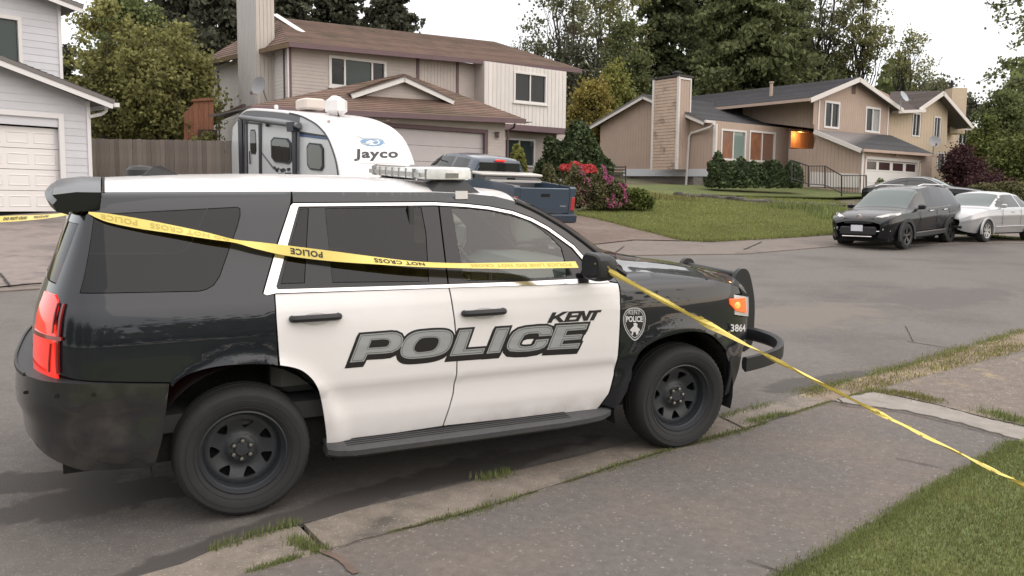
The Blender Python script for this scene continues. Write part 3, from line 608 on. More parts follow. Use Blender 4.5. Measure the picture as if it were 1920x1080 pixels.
# roof, windscreen, bonnet
def prow(x0, z0): p = SD(x0, z0); return p
ctr = [(-.64, 1.856), (-.30, 1.874), (.10, 1.882), (.39, 1.883), (.75, 1.878), (1.03, 1.866), (1.40, 1.842), (1.70, 1.812), (1.86, 1.785)]
def grid(name, rows, m, parent=car, thick=.0, smooth=True):
    n = len(rows[0]); V = [p for r in rows for p in r]; F = [(i*n+j, (i+1)*n+j, (i+1)*n+j+1, i*n+j+1) for i in range(len(rows)-1) for j in range(n-1)]
    return mesh(name, V, F, m, parent, smooth, 50)
def roofrow(x, ze, zc, dx=0.0, nn=30, p=2.3, ye=None):
    e = SD(x, ze); yw = -e.y; o = []
    for j in range(nn+1):
        u = -1+2*j/nn; k = abs(u); o.append((e.x+dx*(1-k**2), yw*u, ze+(zc-ze)*(1-k**p)))
    return o
cx_ = [c_[0] for c_ in ctr]; cz_ = [c_[1] for c_ in ctr]
edge = [(-.64, 1.803)]+U
ex = [e[0] for e in edge]; ez = [e[1] for e in edge]
rows = [roofrow(x, float(np.interp(x, ex, ez)), float(np.interp(x, cx_, cz_)), 0.0) for x in np.linspace(-.64, 1.56, 50)]
ws_t = 1.56
for x in np.linspace(1.60, 1.74, 4): rows.append(roofrow(x, float(np.interp(x, ex, ez)), 1.842-.055*((x-1.4)/.34), .12*((x-1.56)/.18)))
grid('roof', rows, m_white)
# black rim where roof skin meets the side rails
pw = []
for x in np.linspace(1.75, 2.52, 14):
    t_ = (x-1.75)/.77; ze = float(np.interp(x, ex, ez)); pw.append(roofrow(x, ze, ze+.045*(1-t_)+.035*t_, .12+.16*t_))
grid('windscreen', pw, m_ws)
for sgn in (-1, 1):
    b = B(); b.tube([(p[0][0] if sgn < 0 else p[-1][0], sgn*abs(p[0][1]), p[0][2]) for p in pw], .018, 6); b.build('windscreen_trim', m_blackp, car, True)
def hoodrow(x, dx=0.0):
    zf_ = float(np.interp(x, [q[0] for q in zf], [q[1] for q in zf])); e = SD(x, zf_); zc = float(np.interp(x, [2.4, 2.6, 2.9, 3.2, 3.5, 3.7], [1.292, 1.290, 1.275, 1.242, 1.185, 1.11])); o = []
    for j in range(33):
        u = -1+2*j/32; k = abs(u); z_ = zf_+(zc-zf_)*(1-k**3.0)
        z_ += .022*max(0, 1-abs(k-.62)/.16)*min(1, max(0, (3.45-x)/.3))
        o.append((e.x+dx*(1-k**2.5), -e.y*u, z_))
    return o
hr = [hoodrow(x, .28*max(0, 1-(x-2.4)/.4)) for x in np.linspace(2.46, 3.44, 20)]+[hoodrow(x, .25*((x-3.44)/.2)) for x in (3.48, 3.52, 3.56, 3.60)]
hr = [[p for p in r] for r in hr]
grid('hood', hr, m_black)
cw = B(); cw.box((2.40, -.80, 1.10), (2.62, .80, 1.225)); cw.build('cowl_panel', m_blackp, car)
for y0 in (-.25, .35):
    b = B(); b.tube([(2.76, y0-.1, 1.295), (2.62, y0+.05, 1.33), (2.50, y0+.35, 1.36)], .009, 6); b.build('wiper', m_blackp, car, True)
# hood shut line and hood ornament-like marks seen from the side
skin('headlamp', [(3.38, 1.078), (3.385, .935), (3.64, .885), (3.64, 1.03), (3.46, 1.062)], SD, m_lens, car, fine=.03, off=.004)
hlf = skin('headlamp', [(3.38, 1.078), (3.385, .935), (3.64, .885), (3.64, 1.03), (3.46, 1.062)], SDf, m_lens, car, fine=.03, off=.004)
tp_ = crop(1000, 440, 2.454, (905, 295), (975, 290), (980, 360), (935, 350), (908, 320)); tq = Q(*tp_, off=.01, s0=3.4)
skin('turn_signal', tq, SD, m_amber, car, fine=.03, off=.012)
p = SD(*Q((1378, 572), s0=3.4)[0], .02); b = B(); b.lathe([(0, -.014), (.02, -.010), (.026, 0)], 14, c=p); b.build('signal_bulb', mat('amber_bulb', (1, .4, .1), .3, emit=(1, .13, .03), estr=2.2), car, True)
# front fascia
fr = []
for z in np.linspace(.40, 1.06, 12):
    w_ = .98-.1*abs(z-.75)
    fr.append([(2.87+(.93-.04*(z > .9))*(1-min(1, abs(y))**3.2)**(1/2.4)-.0*z, y*w_, z) for y in np.linspace(-.93, .93, 30)])
grid('front_bumper', fr, m_black)
b = B()
for i in range(5): b.box((3.74, -.55, .72+.06*i), (3.80, .55, .745+.06*i))
b.build('grille', m_chrome, car)
# dark inner shell behind the gaps, wheel housings, floor
def SI(s, z, off=0.0): return SD(s, z, off-.03)
shell_r = [p for p in arch_rs]
sh = [(-.45, .42)]+[(p[0], p[1]+.012) for p in arch_rs]+[(.50, .30), (2.40, .30)]+[(p[0], p[1]+.012) for p in arch_fs]+[(3.6, .45), (3.6, 1.06), (3.2, 1.12), (2.42, 1.205), (.15, 1.235), (-.9, 1.26), (-.95, .6)]
for f_ in (SI, lambda s, z, off=0.0: SD(s, z, off-.03, 1)): skin('inner_shell', sh, f_, m_seam, car, fine=.06, res=.12, thick=0)
for f_ in (lambda s, z, off=0.0: SD(s, z, -.03), lambda s, z, off=0.0: SD(s, z, -.03, 1)):
    skin('pillar_shell', [(.10, 1.24), (.33, 1.80), (1.2, 1.79), (1.45, 1.78), (1.75, 1.73), (2.09, 1.555), (2.4, 1.325), (2.50, 1.23)], f_, m_seam, car, holes=[m0, m1, offset_poly(fg, .01)], fine=.06, res=.12, thick=0)
for cx in (0.02, 2.90):
    for sgn in (-1, 1):
        b = B(); n = 22; r = .50
        A = [(cx+r*math.cos(a), sgn*.965, .37+r*math.sin(a)) for a in np.linspace(-.25, PI+.25, n)]; Bq = [(q[0], sgn*.52, q[2]) for q in A]
        b.add(A+Bq, [(i, i+1, n+i+1, n+i) for i in range(n-1)]+[tuple(range(n, 2*n))]); b.build('wheel_arch_liner', m_liner, car, True)
b = B(); b.box((-.9, -.80, .32), (3.5, .80, .50)); b.build('underbody', m_liner, car)
b = B(); b.tube([(0, -.80, .36), (0, .80, .36)], .05, 10); b.build('axle', m_liner, car, True); b = B(); b.tube([(2.95, -.80, .36), (2.95, .80, .36)], .04, 10); b.build('axle', m_liner, car, True); b = B(); b.tube([(-.7, -.55, .38), (.8, -.5, .34)], .035, 8); b.build('exhaust_pipe', m_liner, car, True)
# cabin
b = B(); b.box((-.7, -.86, .50), (2.6, .86, .60)); b.build('cabin_floor', m_intd, car)
def seat(x, y):
    s_ = B(); s_.box((x-.25, y-.25, .70), (x+.27, y+.25, .92), bev=.05)
    R_ = Matrix.Rotation(-.22, 3, 'Y'); q = B(); q.box((-.08, -.25, 0), (.08, .25, .66), bev=.05); s_.add([tuple(R_ @ Vector(v)+Vector((x-.24, y, .86))) for v in q.V], q.F)
    q = B(); q.box((-.05, -.14, .68), (.05, .14, .86), bev=.04); s_.add([tuple(R_ @ Vector(v)+Vector((x-.24, y, .86))) for v in q.V], q.F)
    s_.build('seat', m_int, car, True)
seat(1.42, -.42); seat(1.42, .42)
b = B(); b.box((.2, -.75, .62), (.75, .75, 1.0), bev=.05); b.box((.1, -.75, .9), (.25, .75, 1.42), bev=.05); b.build('rear_seat', m_int, car, True)
b = B(); b.box((1.02, -.80, .62), (1.05, .80, 1.72)); b.build('partition', m_intd, car)
b = B(); b.prism([(2.05, -.82, .78), (2.02, -.82, 1.18), (2.14, -.82, 1.255), (2.62, -.82, 1.235), (2.62, -.82, .78)], [(2.05, .82, .78), (2.02, .82, 1.18), (2.14, .82, 1.255), (2.62, .82, 1.235), (2.62, .82, .78)]); b.build('dashboard', m_int, car)
b = B(); R_ = Matrix.Rotation(math.radians(-24), 3, 'Y'); c0 = Vector((1.86, .42, 1.16))
b.tube([tuple(c0+R_ @ Vector((0, .19*math.cos(a), .19*math.sin(a)))) for a in np.linspace(0, 2*PI, 25)[:-1]], .016, 8, closed=True)
for a in (.2, PI-.2, -PI/2): b.tube([tuple(c0), tuple(c0+R_ @ Vector((0, .19*math.cos(a), .19*math.sin(a))))], .016, 6)
b.lathe([(0, -.03), (.06, -.02), (.06, .03)], 12, 'x', c=tuple(c0)); b.build('steering_wheel', m_intd, car, True)
b = B(); b.box((1.80, -.20, 1.00), (1.83, .12, 1.24), bev=.008); b.box((1.55, -.20, .97), (1.80, .12, 1.0), bev=.008); b.tube([(1.75, 0, .6), (1.72, 0, .98)], .02, 8); b.build('mounted_laptop', m_intd, car)
b = B(); b.box((1.796, -.18, 1.02), (1.799, .10, 1.22)); b.build('laptop_screen', mat('screen_grey', (.2, .22, .22), .2), car)
b = B(); b.box((1.86, -.10, 1.585), (1.89, .14, 1.66), bev=.01); b.tube([(1.88, .02, 1.64), (1.93, .02, 1.75)], .01, 6); b.build('rear_view_mirror', m_int, car, True)
# headliner under the white roof
hl_ = [[(x_, y_*.97, z_-.03) for x_, y_, z_ in r] for r in rows]; grid('headliner', hl_, m_intl)
grid('parcel_area', [[(x, y, 1.20) for y in (-.9, .9)] for x in (-.85, .15)], m_intd)
# rear spoiler
V = []; prof = lambda y: None; ny = 26; Fq = []
for j in range(ny+1):
    y = -.745+1.49*j/ny; k = abs(y)/.745; zt = 1.803+(1.858-1.803)*(1-k**2.3); xr = -.93+.06*k**4
    sec = [(-.645, zt), (-.76, zt+.002), (-.87, zt-.012), (xr+.02, zt-.038), (xr, zt-.062), (xr+.012, zt-.095), (xr+.07, zt-.118), (-.80, 1.703), (-.66, 1.705)]
    V += [(a_, y if i_ < 6 else y*.98, c_) for i_, (a_, c_) in enumerate(sec)]
ns = 9
for j in range(ny):
    for i in range(ns-1): Fq.append((j*ns+i, j*ns+i+1, (j+1)*ns+i+1, (j+1)*ns+i))
Fq += [tuple(range(ns-1, -1, -1)), tuple(range(ny*ns, ny*ns+ns))]
mesh('rear_spoiler', V, Fq, mat('spoiler_black', (.010, .011, .013), .38, spec=.4, coat=.25, coat_rough=.15), car, True, 40)
b = B(); b.box((-.647, -.70, 1.80), (-.637, .70, 1.86)); 
mesh('roof_gap', [(x_-.0, y_, z_+.003) for (x_, y_, z_) in rows[0]]+[(x_+.012, y_, z_+.003) for (x_, y_, z_) in rows[0]], [(i, i+1, i+32, i+31) for i in range(30)], m_seam, car)
# shark fin aerial
b = B(); b.prism([(-.42, -.035, 1.868), (-.42, .035, 1.868), (-.20, .01, 1.868), (-.20, -.01, 1.868)], [(-.355, -.006, 1.925), (-.355, .006, 1.925), (-.31, .003, 1.932), (-.31, -.003, 1.932)]); b.build('roof_aerial', m_blackp, car)
b = B(); b.lathe([(.085, 1.862), (.083, 1.90), (.06, 1.922), (0, 1.926)], 20, 'z', c=(-.42, .25, 0)); b.build('roof_aerial', m_blackp, car, True)
# door handles
for f_, sg in ((SD, -1), (SDf, 1)):
    for s0_, z0_ in ((.408, 1.118), (1.428, 1.086)):
        b = B(); p = f_(s0_, z0_, 0); y_ = p.y; w_ = .128
        pts = [(s0_-w_, y_, z0_-.004), (s0_-w_+.012, y_+sg*.032, z0_-.002), (s0_, y_+sg*.046, z0_), (s0_+w_-.012, y_+sg*.032, z0_-.002), (s0_+w_, y_, z0_-.004)]
        pts = spline(pts, 4); b.tube(pts, [.020]*len(pts), 8); b.build('door_handle', m_blackp, car, True)
        cup = [(s0_+.085*math.cos(a), z0_-.012+.034*math.sin(a)) for a in np.linspace(0, 2*PI, 17)[:-1]]
        skin('handle_cup', cup, f_, mat('handle_cup_white', (.5, .48, .47), .4), car, fine=.05, off=.0015, thick=0)
# fine door crease and dirt along the sill (worn grime on the paint)
m_grime = mat('road_grime', (.40, .37, .34), .8, var=.3, vscale=15)
# running boards
for sg in (-1, 1):
    b = B(); xs_ = [.455, .50, .60, 1.4, 1.95, 2.15, 2.28, 2.37]; yo = [1.03, 1.075, 1.105, 1.105, 1.095, 1.075, 1.045, .98]; V = []
    for x, y in zip(xs_, yo): V += [(x, sg*.90, .378), (x, sg*(y-.03), .366), (x, sg*y, .350), (x, sg*(y-.005), .318), (x, sg*(y-.05), .292), (x, sg*.90, .30)]
    n = len(xs_); F = [(i*6+k, i*6+(k+1) % 6, (i+1)*6+(k+1) % 6, (i+1)*6+k) for i in range(n-1) for k in range(6)]+[(5, 4, 3, 2, 1, 0), tuple(range((n-1)*6, n*6))]
    if sg > 0: F = [f[::-1] for f in F]
    b.add(V, F); rb = b.build('running_board', m_board, car, True)
    for k in range(5):
        q = B(); y = .935+.028*k; q.box((.56, sg*y if sg > 0 else -y-.008, .371), (2.02, sg*y+.008 if sg > 0 else -y, .382-.003*k)); q.build('tread_rib', m_blackp, rb)
skin('rocker', [(.46, .384), (.47, .31), (2.24, .29), (2.262, .358), (1.18, .383)], lambda s, z, off=0.0: SD(s, z, off-.012), m_blackp, car)
# mirrors
for sg in (-1, 1):
    b = B(); c0 = Vector((2.145, sg*1.105, 1.345))
    V = []; nn = 14; F = []
    for xk, sc in ((-.045, .86), (-.035, .97), (0.0, 1.0), (.05, .96), (.09, .78), (.115, .4)):
        for k in range(nn):
            a = 2*PI*k/nn; cy_, cz2 = math.cos(a), math.sin(a)
            V.append((c0.x+xk, c0.y+.125*sc*math.copysign(abs(cy_)**.55, cy_), c0.z+.088*sc*math.copysign(abs(cz2)**.6, cz2)))
    F = [(i*nn+k, i*nn+(k+1) % nn, (i+1)*nn+(k+1) % nn, (i+1)*nn+k) for i in range(5) for k in range(nn)]+[tuple(range(nn-1, -1, -1)), tuple(range(5*nn, 6*nn))]
    b.add(V, F); b.box((c0.x+.0, min(sg*.90, sg*1.02), 1.268), (c0.x+.08, max(sg*.90, sg*1.02), 1.30), bev=.008); mi_ = b.build('side_mirror', m_blackp, car, True)
    q = B(); q.add([(c0.x-.047, c0.y+.10*math.copysign(abs(math.cos(a))**.5, math.cos(a)), c0.z+.068*math.copysign(abs(math.sin(a))**.5, math.sin(a))) for a in np.linspace(0, 2*PI, 25)[:-1]], [tuple(range(23, -1, -1))]); q.build('mirror_glass', mat('mirror_glass', (.02, .02, .022), .05), mi_)
# ------------------------------------------------------------------ wheels
def poly_round(p, r=.3, k=3): return spline(p, k, True)
def wheel(cx, sg, yaw=0.0):
    yo = .965
    w = empty('wheel', (cx, sg*0, .372), parent=car)
    b = B(); s_ = sg
    prof = [(.232, .955), (.240, .968), (.262, .985), (.300, .998), (.335, .996), (.352, .985), (.366, .965), (.372, .94), (.374, .90), (.366, .898), (.366, .886), (.374, .884), (.375, .86), (.367, .858), (.367, .846), (.375, .844), (.374, .80), (.364, .775), (.34, .76), (.26, .75), (.232, .77)]
    n = 128; V = []
    for i, (r, d) in enumerate(prof):
        for k in range(n):
            rr = r
            if i in (5, 6, 7, 16, 17): rr = r-(.006 if (k % 2 == 0) else 0)
            if i in (8, 9, 10): rr = r-(.003 if k % 2 == 1 else 0)
            a = 2*PI*k/n; V.append((rr*math.cos(a), s_*d, rr*math.sin(a)))
    b.add(V, [(i*n+k, i*n+(k+1) % n, (i+1)*n+(k+1) % n, (i+1)*n+k) if s_ < 0 else (i*n+(k+1) % n, i*n+k, (i+1)*n+k, (i+1)*n+(k+1) % n) for i in range(len(prof)-1) for k in range(n)])
    ty = b.build('tyre', m_rub, w, True); 
    q = B()
    for r0 in (.305, .262): q.tube([(r0*math.cos(a), s_*(.9985 if r0 > .3 else .986), r0*math.sin(a)) for a in np.linspace(0, 2*PI, 65)[:-1]], .0018, 4, closed=True)
    q.build('sidewall_ring', m_rub, ty, True)
    # rim: lathe flange + pierced disc
    b = B(); b.lathe([(.238, s_*.955), (.240, s_*.970), (.232, s_*.973), (.226, s_*.962), (.222, s_*.945), (.214, s_*.935), (.212, s_*.90), (.20, s_*.78)], 64); rim = b.build('rim', m_rim, w, True)
    def disc(u, v, off=0.0):
        r = math.hypot(u, v); d = np.interp(r, [0, .068, .074, .090, .115, .150, .175, .19, .213], [.895, .895, .892, .875, .874, .888, .897, .897, .885]); return Vector((u, s_*(d+off), v))
    outer = [(.2125*math.cos(a), .2125*math.sin(a)) for a in np.linspace(0, 2*PI, 65)[:-1]]; holes = []
    for k in range(7):
        a0 = math.radians(79)+2*PI*k/7+yaw
        h = [(.168, .030), (.172, 0), (.168, -.034), (.150, -.032), (.122, -.008), (.117, 0), (.122, .012), (.150, .026)]
        holes.append([(r_*math.cos(a0)-t_*math.sin(a0), r_*math.sin(a0)+t_*math.cos(a0)) for r_, t_ in spline(h, 2, True)])
    skin('wheel_disc', outer, disc, m_rim, rim, holes=holes, fine=.012, res=.02, thick=.022, angle=45)
    bb = B(); bb.lathe([(.0, s_*.83), (.213, s_*.83)], 32); bb.build('brake_disc', m_hole, rim)
    for k in range(6):
        a = math.radians(26)+PI/3*k+yaw; q = B(); q.lathe([(.0, s_*.922), (.010, s_*.920), (.0135, s_*.912), (.014, s_*.885)], 10, c=(.052*math.cos(a), 0, .052*math.sin(a))); q.build('wheel_nut', m_nut, rim, True)
    q = B(); q.lathe([(.0, s_*.912), (.034, s_*.911), (.040, s_*.904), (.040, s_*.88)], 24); q.build('hub_cap', m_rim, rim, True)
    return w
for cx, yw_ in ((0.0, 0.0), (2.946, .75)):
    for sg in (-1, 1): wheel(cx, sg, yw_)
# ------------------------------------------------------------------ markings
m_sil = mat('silver_decal', (.30, .31, .31), .45, coat=.3, var=.12, vscale=3, stretch=(1, 1, 5)); m_blk = mat('black_decal', (.012, .010, .012), .4); m_gry = mat('grey_decal', (.42, .43, .44), .5); m_mar = mat('maroon_decal', (.07, .012, .016), .4); m_bwh = mat('white_decal', (.62, .62, .62), .5)
def cp(*p): return crop(620, 560, 3.4286, *p)
LET = {'P': ([(122, 410), (190, 230), (390, 214), (425, 217), (452, 230), (466, 255), (458, 295), (436, 325), (395, 345), (350, 351), (235, 358), (214, 402)], [(243, 316), (262, 266), (340, 260), (368, 263), (378, 275), (372, 295), (358, 307), (325, 311)]),
 'O': (spline([(447, 335), (462, 285), (495, 240), (545, 213), (620, 203), (700, 199), (755, 205), (783, 230), (782, 270), (762, 320), (725, 352), (660, 372), (580, 382), (500, 385), (458, 370)], 3, True), spline([(536, 320), (552, 283), (585, 254), (640, 248), (682, 251), (694, 270), (682, 305), (655, 330), (600, 341), (553, 342)], 3, True)),
 'L': ([(763, 369), (828, 201), (910, 195), (864, 326), (992, 317), (977, 353)], None),
 'I': ([(1000, 353), (1064, 190), (1150, 184), (1086, 346)], None),
 'C': ([(1132, 318), (1132, 295), (1150, 250), (1172, 218), (1205, 195), (1250, 183), (1330, 175), (1390, 173), (1420, 184), (1428, 205), (1420, 236), (1336, 242), (1340, 228), (1330, 221), (1275, 224), (1245, 235), (1228, 262), (1212, 292), (1222, 305), (1250, 307), (1290, 303), (1308, 290), (1318, 264), (1402, 257), (1392, 288), (1372, 312), (1335, 328), (1270, 338), (1200, 341), (1150, 337)], None),
 'E': ([(1388, 328), (1450, 171), (1654, 160), (1640, 197), (1520, 206), (1509, 234), (1618, 227), (1605, 260), (1496, 268), (1486, 292), (1604, 284), (1588, 318)], None)}
word = empty('police_lettering', parent=car)
k_ = 0
for ch, (o_, h_) in LET.items():
    for i, (dx, dy) in enumerate(((0, 0), (-4, 7), (-9, 15), (-14, 24))):
        ob = offset_poly(o_, 13)
        skin('letter_backing', Q(*cp(*[(x+dx, y+dy) for x, y in ob])), SD, m_mar if i == 3 and False else m_blk, word, off=.0012+.0001*(k_ % 6)+.0006*(3-i)/3, thick=0, res=.06, smooth=False); k_ += 1
    hq = [Q(*cp(*h_))] if h_ else []
    skin('letter', Q(*cp(*o_)), SD, m_sil, word, holes=hq, off=.0035, thick=0, res=.06, smooth=False)
    i1 = offset_poly(o_, -8); i2 = offset_poly(o_, -10.5)
    skin('letter_line', Q(*cp(*i1)), SD, m_blk, word, holes=[Q(*cp(*i2))], off=.0045, thick=0, res=.06, smooth=False)
    if h_:
        skin('letter_line', Q(*cp(*offset_poly(h_, 8))), SD, m_blk, word, holes=[Q(*cp(*offset_poly(h_, 6)))], off=.0045, thick=0, res=.06, smooth=False)
        skin('letter_gap', Q(*cp(*h_)), SD, m_blk, word, off=.0033, thick=0, res=.06, smooth=False)
KT = [[(1390, 156), (1425, 88), (1452, 86), (1440, 112), (1493, 83), (1530, 81), (1470, 116), (1502, 150), (1468, 152), (1444, 126), (1430, 133), (1418, 155)], [(1496, 151), (1530, 82), (1604, 78), (1597, 92), (1552, 95), (1546, 107), (1588, 104), (1581, 118), (1539, 121), (1532, 135), (1577, 132), (1570, 146)],
      [(1568, 146), (1602, 79), (1630, 77), (1640, 117), (1660, 76), (1684, 75), (1650, 141), (1624, 143), (1613, 104), (1592, 145)], [(1664, 91), (1672, 76), (1742, 71), (1735, 87), (1716, 88), (1690, 139), (1662, 141), (1688, 90)]]
kw = empty('city_lettering', parent=car)
for k in KT: skin('letter', Q(*cp(*k)), SD, m_blk, kw, off=.003, thick=0, smooth=False)
# shield badge on the fender
sc = spline(crop(1000, 440, 2.454, (466, 335), (500, 345), (515, 375), (513, 415), (500, 455), (466, 488), (432, 455), (415, 415), (413, 375), (430, 345)), 3, True)
bd = skin('badge', Q(*sc, s0=2.5), SD, m_blk, car, off=.002, thick=0, smooth=False)
cen = np.mean(sc, 0); shr = lambda k: [tuple(cen+(np.array(p)-cen)*k) for p in sc]
skin('badge_rim', Q(*shr(1.0), s0=2.5), SD, m_gry, bd, holes=[Q(*shr(.93), s0=2.5)], off=.003, thick=0, smooth=False)
skin('badge_rim', Q(*shr(.86), s0=2.5), SD, m_gry, bd, holes=[Q(*shr(.81), s0=2.5)], off=.003, thick=0, smooth=False)
def txt_on(name, t, px, py, h, m, parent, w=None, s0=2.5, off=.004, shear=0, bold=.02, slope=0.0):
    V, F = text2d(t, 1.0, bold, shear=shear); x0, x1 = min(v[0] for v in V), max(v[0] for v in V); y0, y1 = min(v[1] for v in V), max(v[1] for v in V)
    sx = (w/(x1-x0)) if w else h/(y1-y0); sy = h/(y1-y0)
    P = [(px+(v[0]-(x0+x1)/2)*sx, py-(v[1]-(y0+y1)/2)*sy+slope*(v[0]-(x0+x1)/2)*sx) for v in V]
    c_ = inv(px, py, s=s0); J0 = proj(carw(SD(*c_))); e = .01; Ja = (proj(carw(SD(c_[0]+e, c_[1])))-J0)/e; Jb = (proj(carw(SD(c_[0], c_[1]+e)))-J0)/e; Ji = np.linalg.inv(np.stack([Ja, Jb], 1))
    VV = []
    for p in P:
        d = Ji@(np.array(p)-J0); VV.append(SD(c_[0]+d[0], c_[1]+d[1], off))
    return mesh(name, VV, F, m, parent)
txt_on('lettering', 'KENT', 1189, 585, 9, m_gry, bd, w=22); txt_on('lettering', 'POLICE', 1189, 598, 11, m_bwh, bd, w=31, bold=.03)
hs = [(450, 430), (462, 418), (458, 408), (470, 404), (478, 412), (476, 424), (486, 432), (492, 445), (484, 440), (482, 455), (472, 462), (470, 448), (460, 446), (456, 462), (450, 462), (452, 445), (442, 440)]
skin('horse_emblem', Q(*crop(1000, 440, 2.454, *hs), s0=2.5), SD, m_bwh, bd, off=.004, thick=0, smooth=False)
txt_on('fleet_number', '3864', 1381, 614, 14, m_bwh, car, w=27, s0=3.4, off=.02, bold=.02)
# small fuel of life: marker lights reflected, antenna dots
for q in ((1181, 568), (1248, 604)):
    p = SD(*Q(q, s0=2.7)[0], .004)
# ------------------------------------------------------------------ light bar
lb = empty('light_bar', parent=car)
m_ac = mat('light_bar_lens', (.62, .62, .60), .12, coat=1.0, var=.15, vscale=25); m_acd = mat('light_bar_reflector', (.35, .35, .34), .25, metal=.6, var=.3, vscale=60); m_alu = mat('light_bar_top', (.75, .74, .72), .3)
b = B(); pl = [(1.19, -.60), (1.28, -.665), (1.40, -.665), (1.50, -.60), (1.53, -.35), (1.53, .35), (1.50, .60), (1.40, .665), (1.28, .665), (1.19, .60), (1.16, .35), (1.16, -.35)]
V = []
for z, k in ((1.868, .92), (1.874, 1.0), (1.922, 1.0), (1.938, .97), (1.946, .86)): V += [(1.345+(x-1.345)*k, y*(1-(1-k)*.25), z) for x, y in pl]
b.add(V, [(i*12+k, i*12+(k+1) % 12, (i+1)*12+(k+1) % 12, (i+1)*12+k) for i in range(4) for k in range(12)]+[tuple(range(11, -1, -1)), tuple(range(48, 60))]); b.build('lens', m_ac, lb, True)
for i in range(9):
    y = -.60+.15*i; x0, x1 = 1.153, 1.537
    if abs(y) > .5: x0, x1 = 1.185, 1.505
    q = B(); q.box((x0, y-.004, 1.870), (x1, y+.004, 1.934)); q.build('module_divider', m_acd, lb)
for i in range(8):
    y = -.525+.15*i; q = B(); q.box((1.157, y-.055, 1.882), (1.1625, y+.055, 1.912)); q.build('led_module', m_acd, lb)
q = B(); q.box((1.30, -.669, 1.882), (1.385, -.6655, 1.912)); q.build('led_module', m_acd, lb)
for sg in (-1, 1):
    q = B(); q.prism([(1.20, sg*.70, 1.80), (1.52, sg*.70, 1.79), (1.50, sg*.50, 1.84), (1.22, sg*.50, 1.85)], [(1.28, sg*.64, 1.863), (1.44, sg*.64, 1.863), (1.44, sg*.48, 1.863), (1.28, sg*.48, 1.863)]); q.build('mounting_foot', m_blackp, lb)
    q = B(); q.box((1.335, min(sg*.742, sg*.750), 1.755), (1.415, max(sg*.742, sg*.750), 1.805)); q.build('mounting_clip', m_white, lb)
# ------------------------------------------------------------------ push bumper
pb = empty('push_bumper', parent=car)
for y in (-.36, .36):
    b = B(); pr = spline([(3.84, 1.07), (3.87, 1.145), (3.92, 1.170), (3.975, 1.145), (4.02, 1.04), (4.055, .90), (4.065, .74), (4.06, .56), (4.00, .50), (3.96, .52), (3.955, .80), (3.92, .98)], 3, True)
    b.prism([(x, y-.022, z) for x, z in pr], [(x, y+.022, z) for x, z in pr]); b.build('upright', m_blackp, pb)
b = B(); [(lambda q_: q_.tube([(x_, -.36, z_), (x_, .36, z_)], r_, 10).build('cross_tube', m_blackp, pb, True))(B()) for x_, z_, r_ in ((3.92, 1.11, .025), (4.0, .62, .05), (3.98, .88, .025))]
for sg in (-1, 1):
    path = spline([(3.97, sg*.36, .655), (3.99, sg*.55, .655), (3.975, sg*.72, .65), (3.90, sg*.87, .64), (3.78, sg*.97, .625), (3.64, sg*1.01, .61), (3.50, sg*1.02, .595), (3.44, sg*1.02, .59)], 4)
    V = []; F = []
    for i, p in enumerate(path):
        a_, c_ = path[max(0, i-1)], path[min(len(path)-1, i+1)]; t_ = Vector((c_[0]-a_[0], c_[1]-a_[1], 0)).normalized(); n_ = Vector((t_.y, -t_.x, 0))*(1 if sg < 0 else -1)
        for d_, h_ in ((-.026, -.05), (-.012, -.062), (.022, -.040), (.030, 0), (.022, .038), (-.010, .050), (-.026, .042)): V.append((p[0]+n_.x*d_*1, p[1]+n_.y*d_, p[2]+h_))
    n = 7; m_ = len(path); F = [(i*n+k, i*n+(k+1) % n, (i+1)*n+(k+1) % n, (i+1)*n+k) for i in range(m_-1) for k in range(n)]+[tuple(range(n)), tuple(range((m_-1)*n, m_*n))]
    mesh('wrap_bar', V, F, m_blackp, pb, True, 45)
# lower valance in front of the wheel
both('front_valance', [(3.36, .60), (3.40, .62), (3.56, .60), (3.50, .47), (3.44, .36), (3.35, .345)], m_blackp, off=.01)
# ------------------------------------------------------------------ walls and houses
class Wall:
    """vertical plane; heading = direction of +u measured from +Y towards +X; off = metres along the outward normal"""
    def __init__(s, px, Y, heading, back=0.0, base=None):
        if base is None: p = at(px, 380, Y); s.o = np.array([p[0], p[1]])
        else: s.o = base.o.copy()
        h = math.radians(heading); s.d = np.array([math.sin(h), math.cos(h)]); s.n = np.array([s.d[1], -s.d[0]]); s.o = s.o-s.n*back; s.h = heading
    def uz(s, px, py, off=0.0):
        r = ray(px, py); o = s.o+s.n*off; t = (o@s.n)/(r[:2]@s.n); P = CO+r*t; return (float((P[:2]-s.o)@s.d), float(P[2]))
    def w(s, u, z, off=0.0): q = s.o+s.d*u+s.n*off; return (float(q[0]), float(q[1]), z)
    def q(s, *pts, off=0.0): return [s.uz(*p, off=off) for p in pts]
    def p3(s, px, py, off=0.0): u, z = s.uz(px, py, off); return s.w(u, z, off)
def spans(poly, holes, v, ax=1):
    xs_ = []
    for i in range(len(poly)):
        a, b = poly[i], poly[(i+1) % len(poly)]
        if (a[ax] > v) != (b[ax] > v): xs_.append(a[1-ax]+(b[1-ax]-a[1-ax])*(v-a[ax])/(b[ax]-a[ax]))
    xs_.sort(); iv = [(xs_[i], xs_[i+1]) for i in range(0, len(xs_)-1, 2)]
    for h in holes:
        lo, hi = min(q[ax] for q in h), max(q[ax] for q in h)
        if lo < v < hi:
            a0, a1 = min(q[1-ax] for q in h), max(q[1-ax] for q in h); n = []
            for s0, s1 in iv:
                if a0 >= s1 or a1 <= s0: n.append((s0, s1)); continue
                if a0 > s0: n.append((s0, a0))
                if a1 < s1: n.append((a1, s1))
            iv = n
    return iv
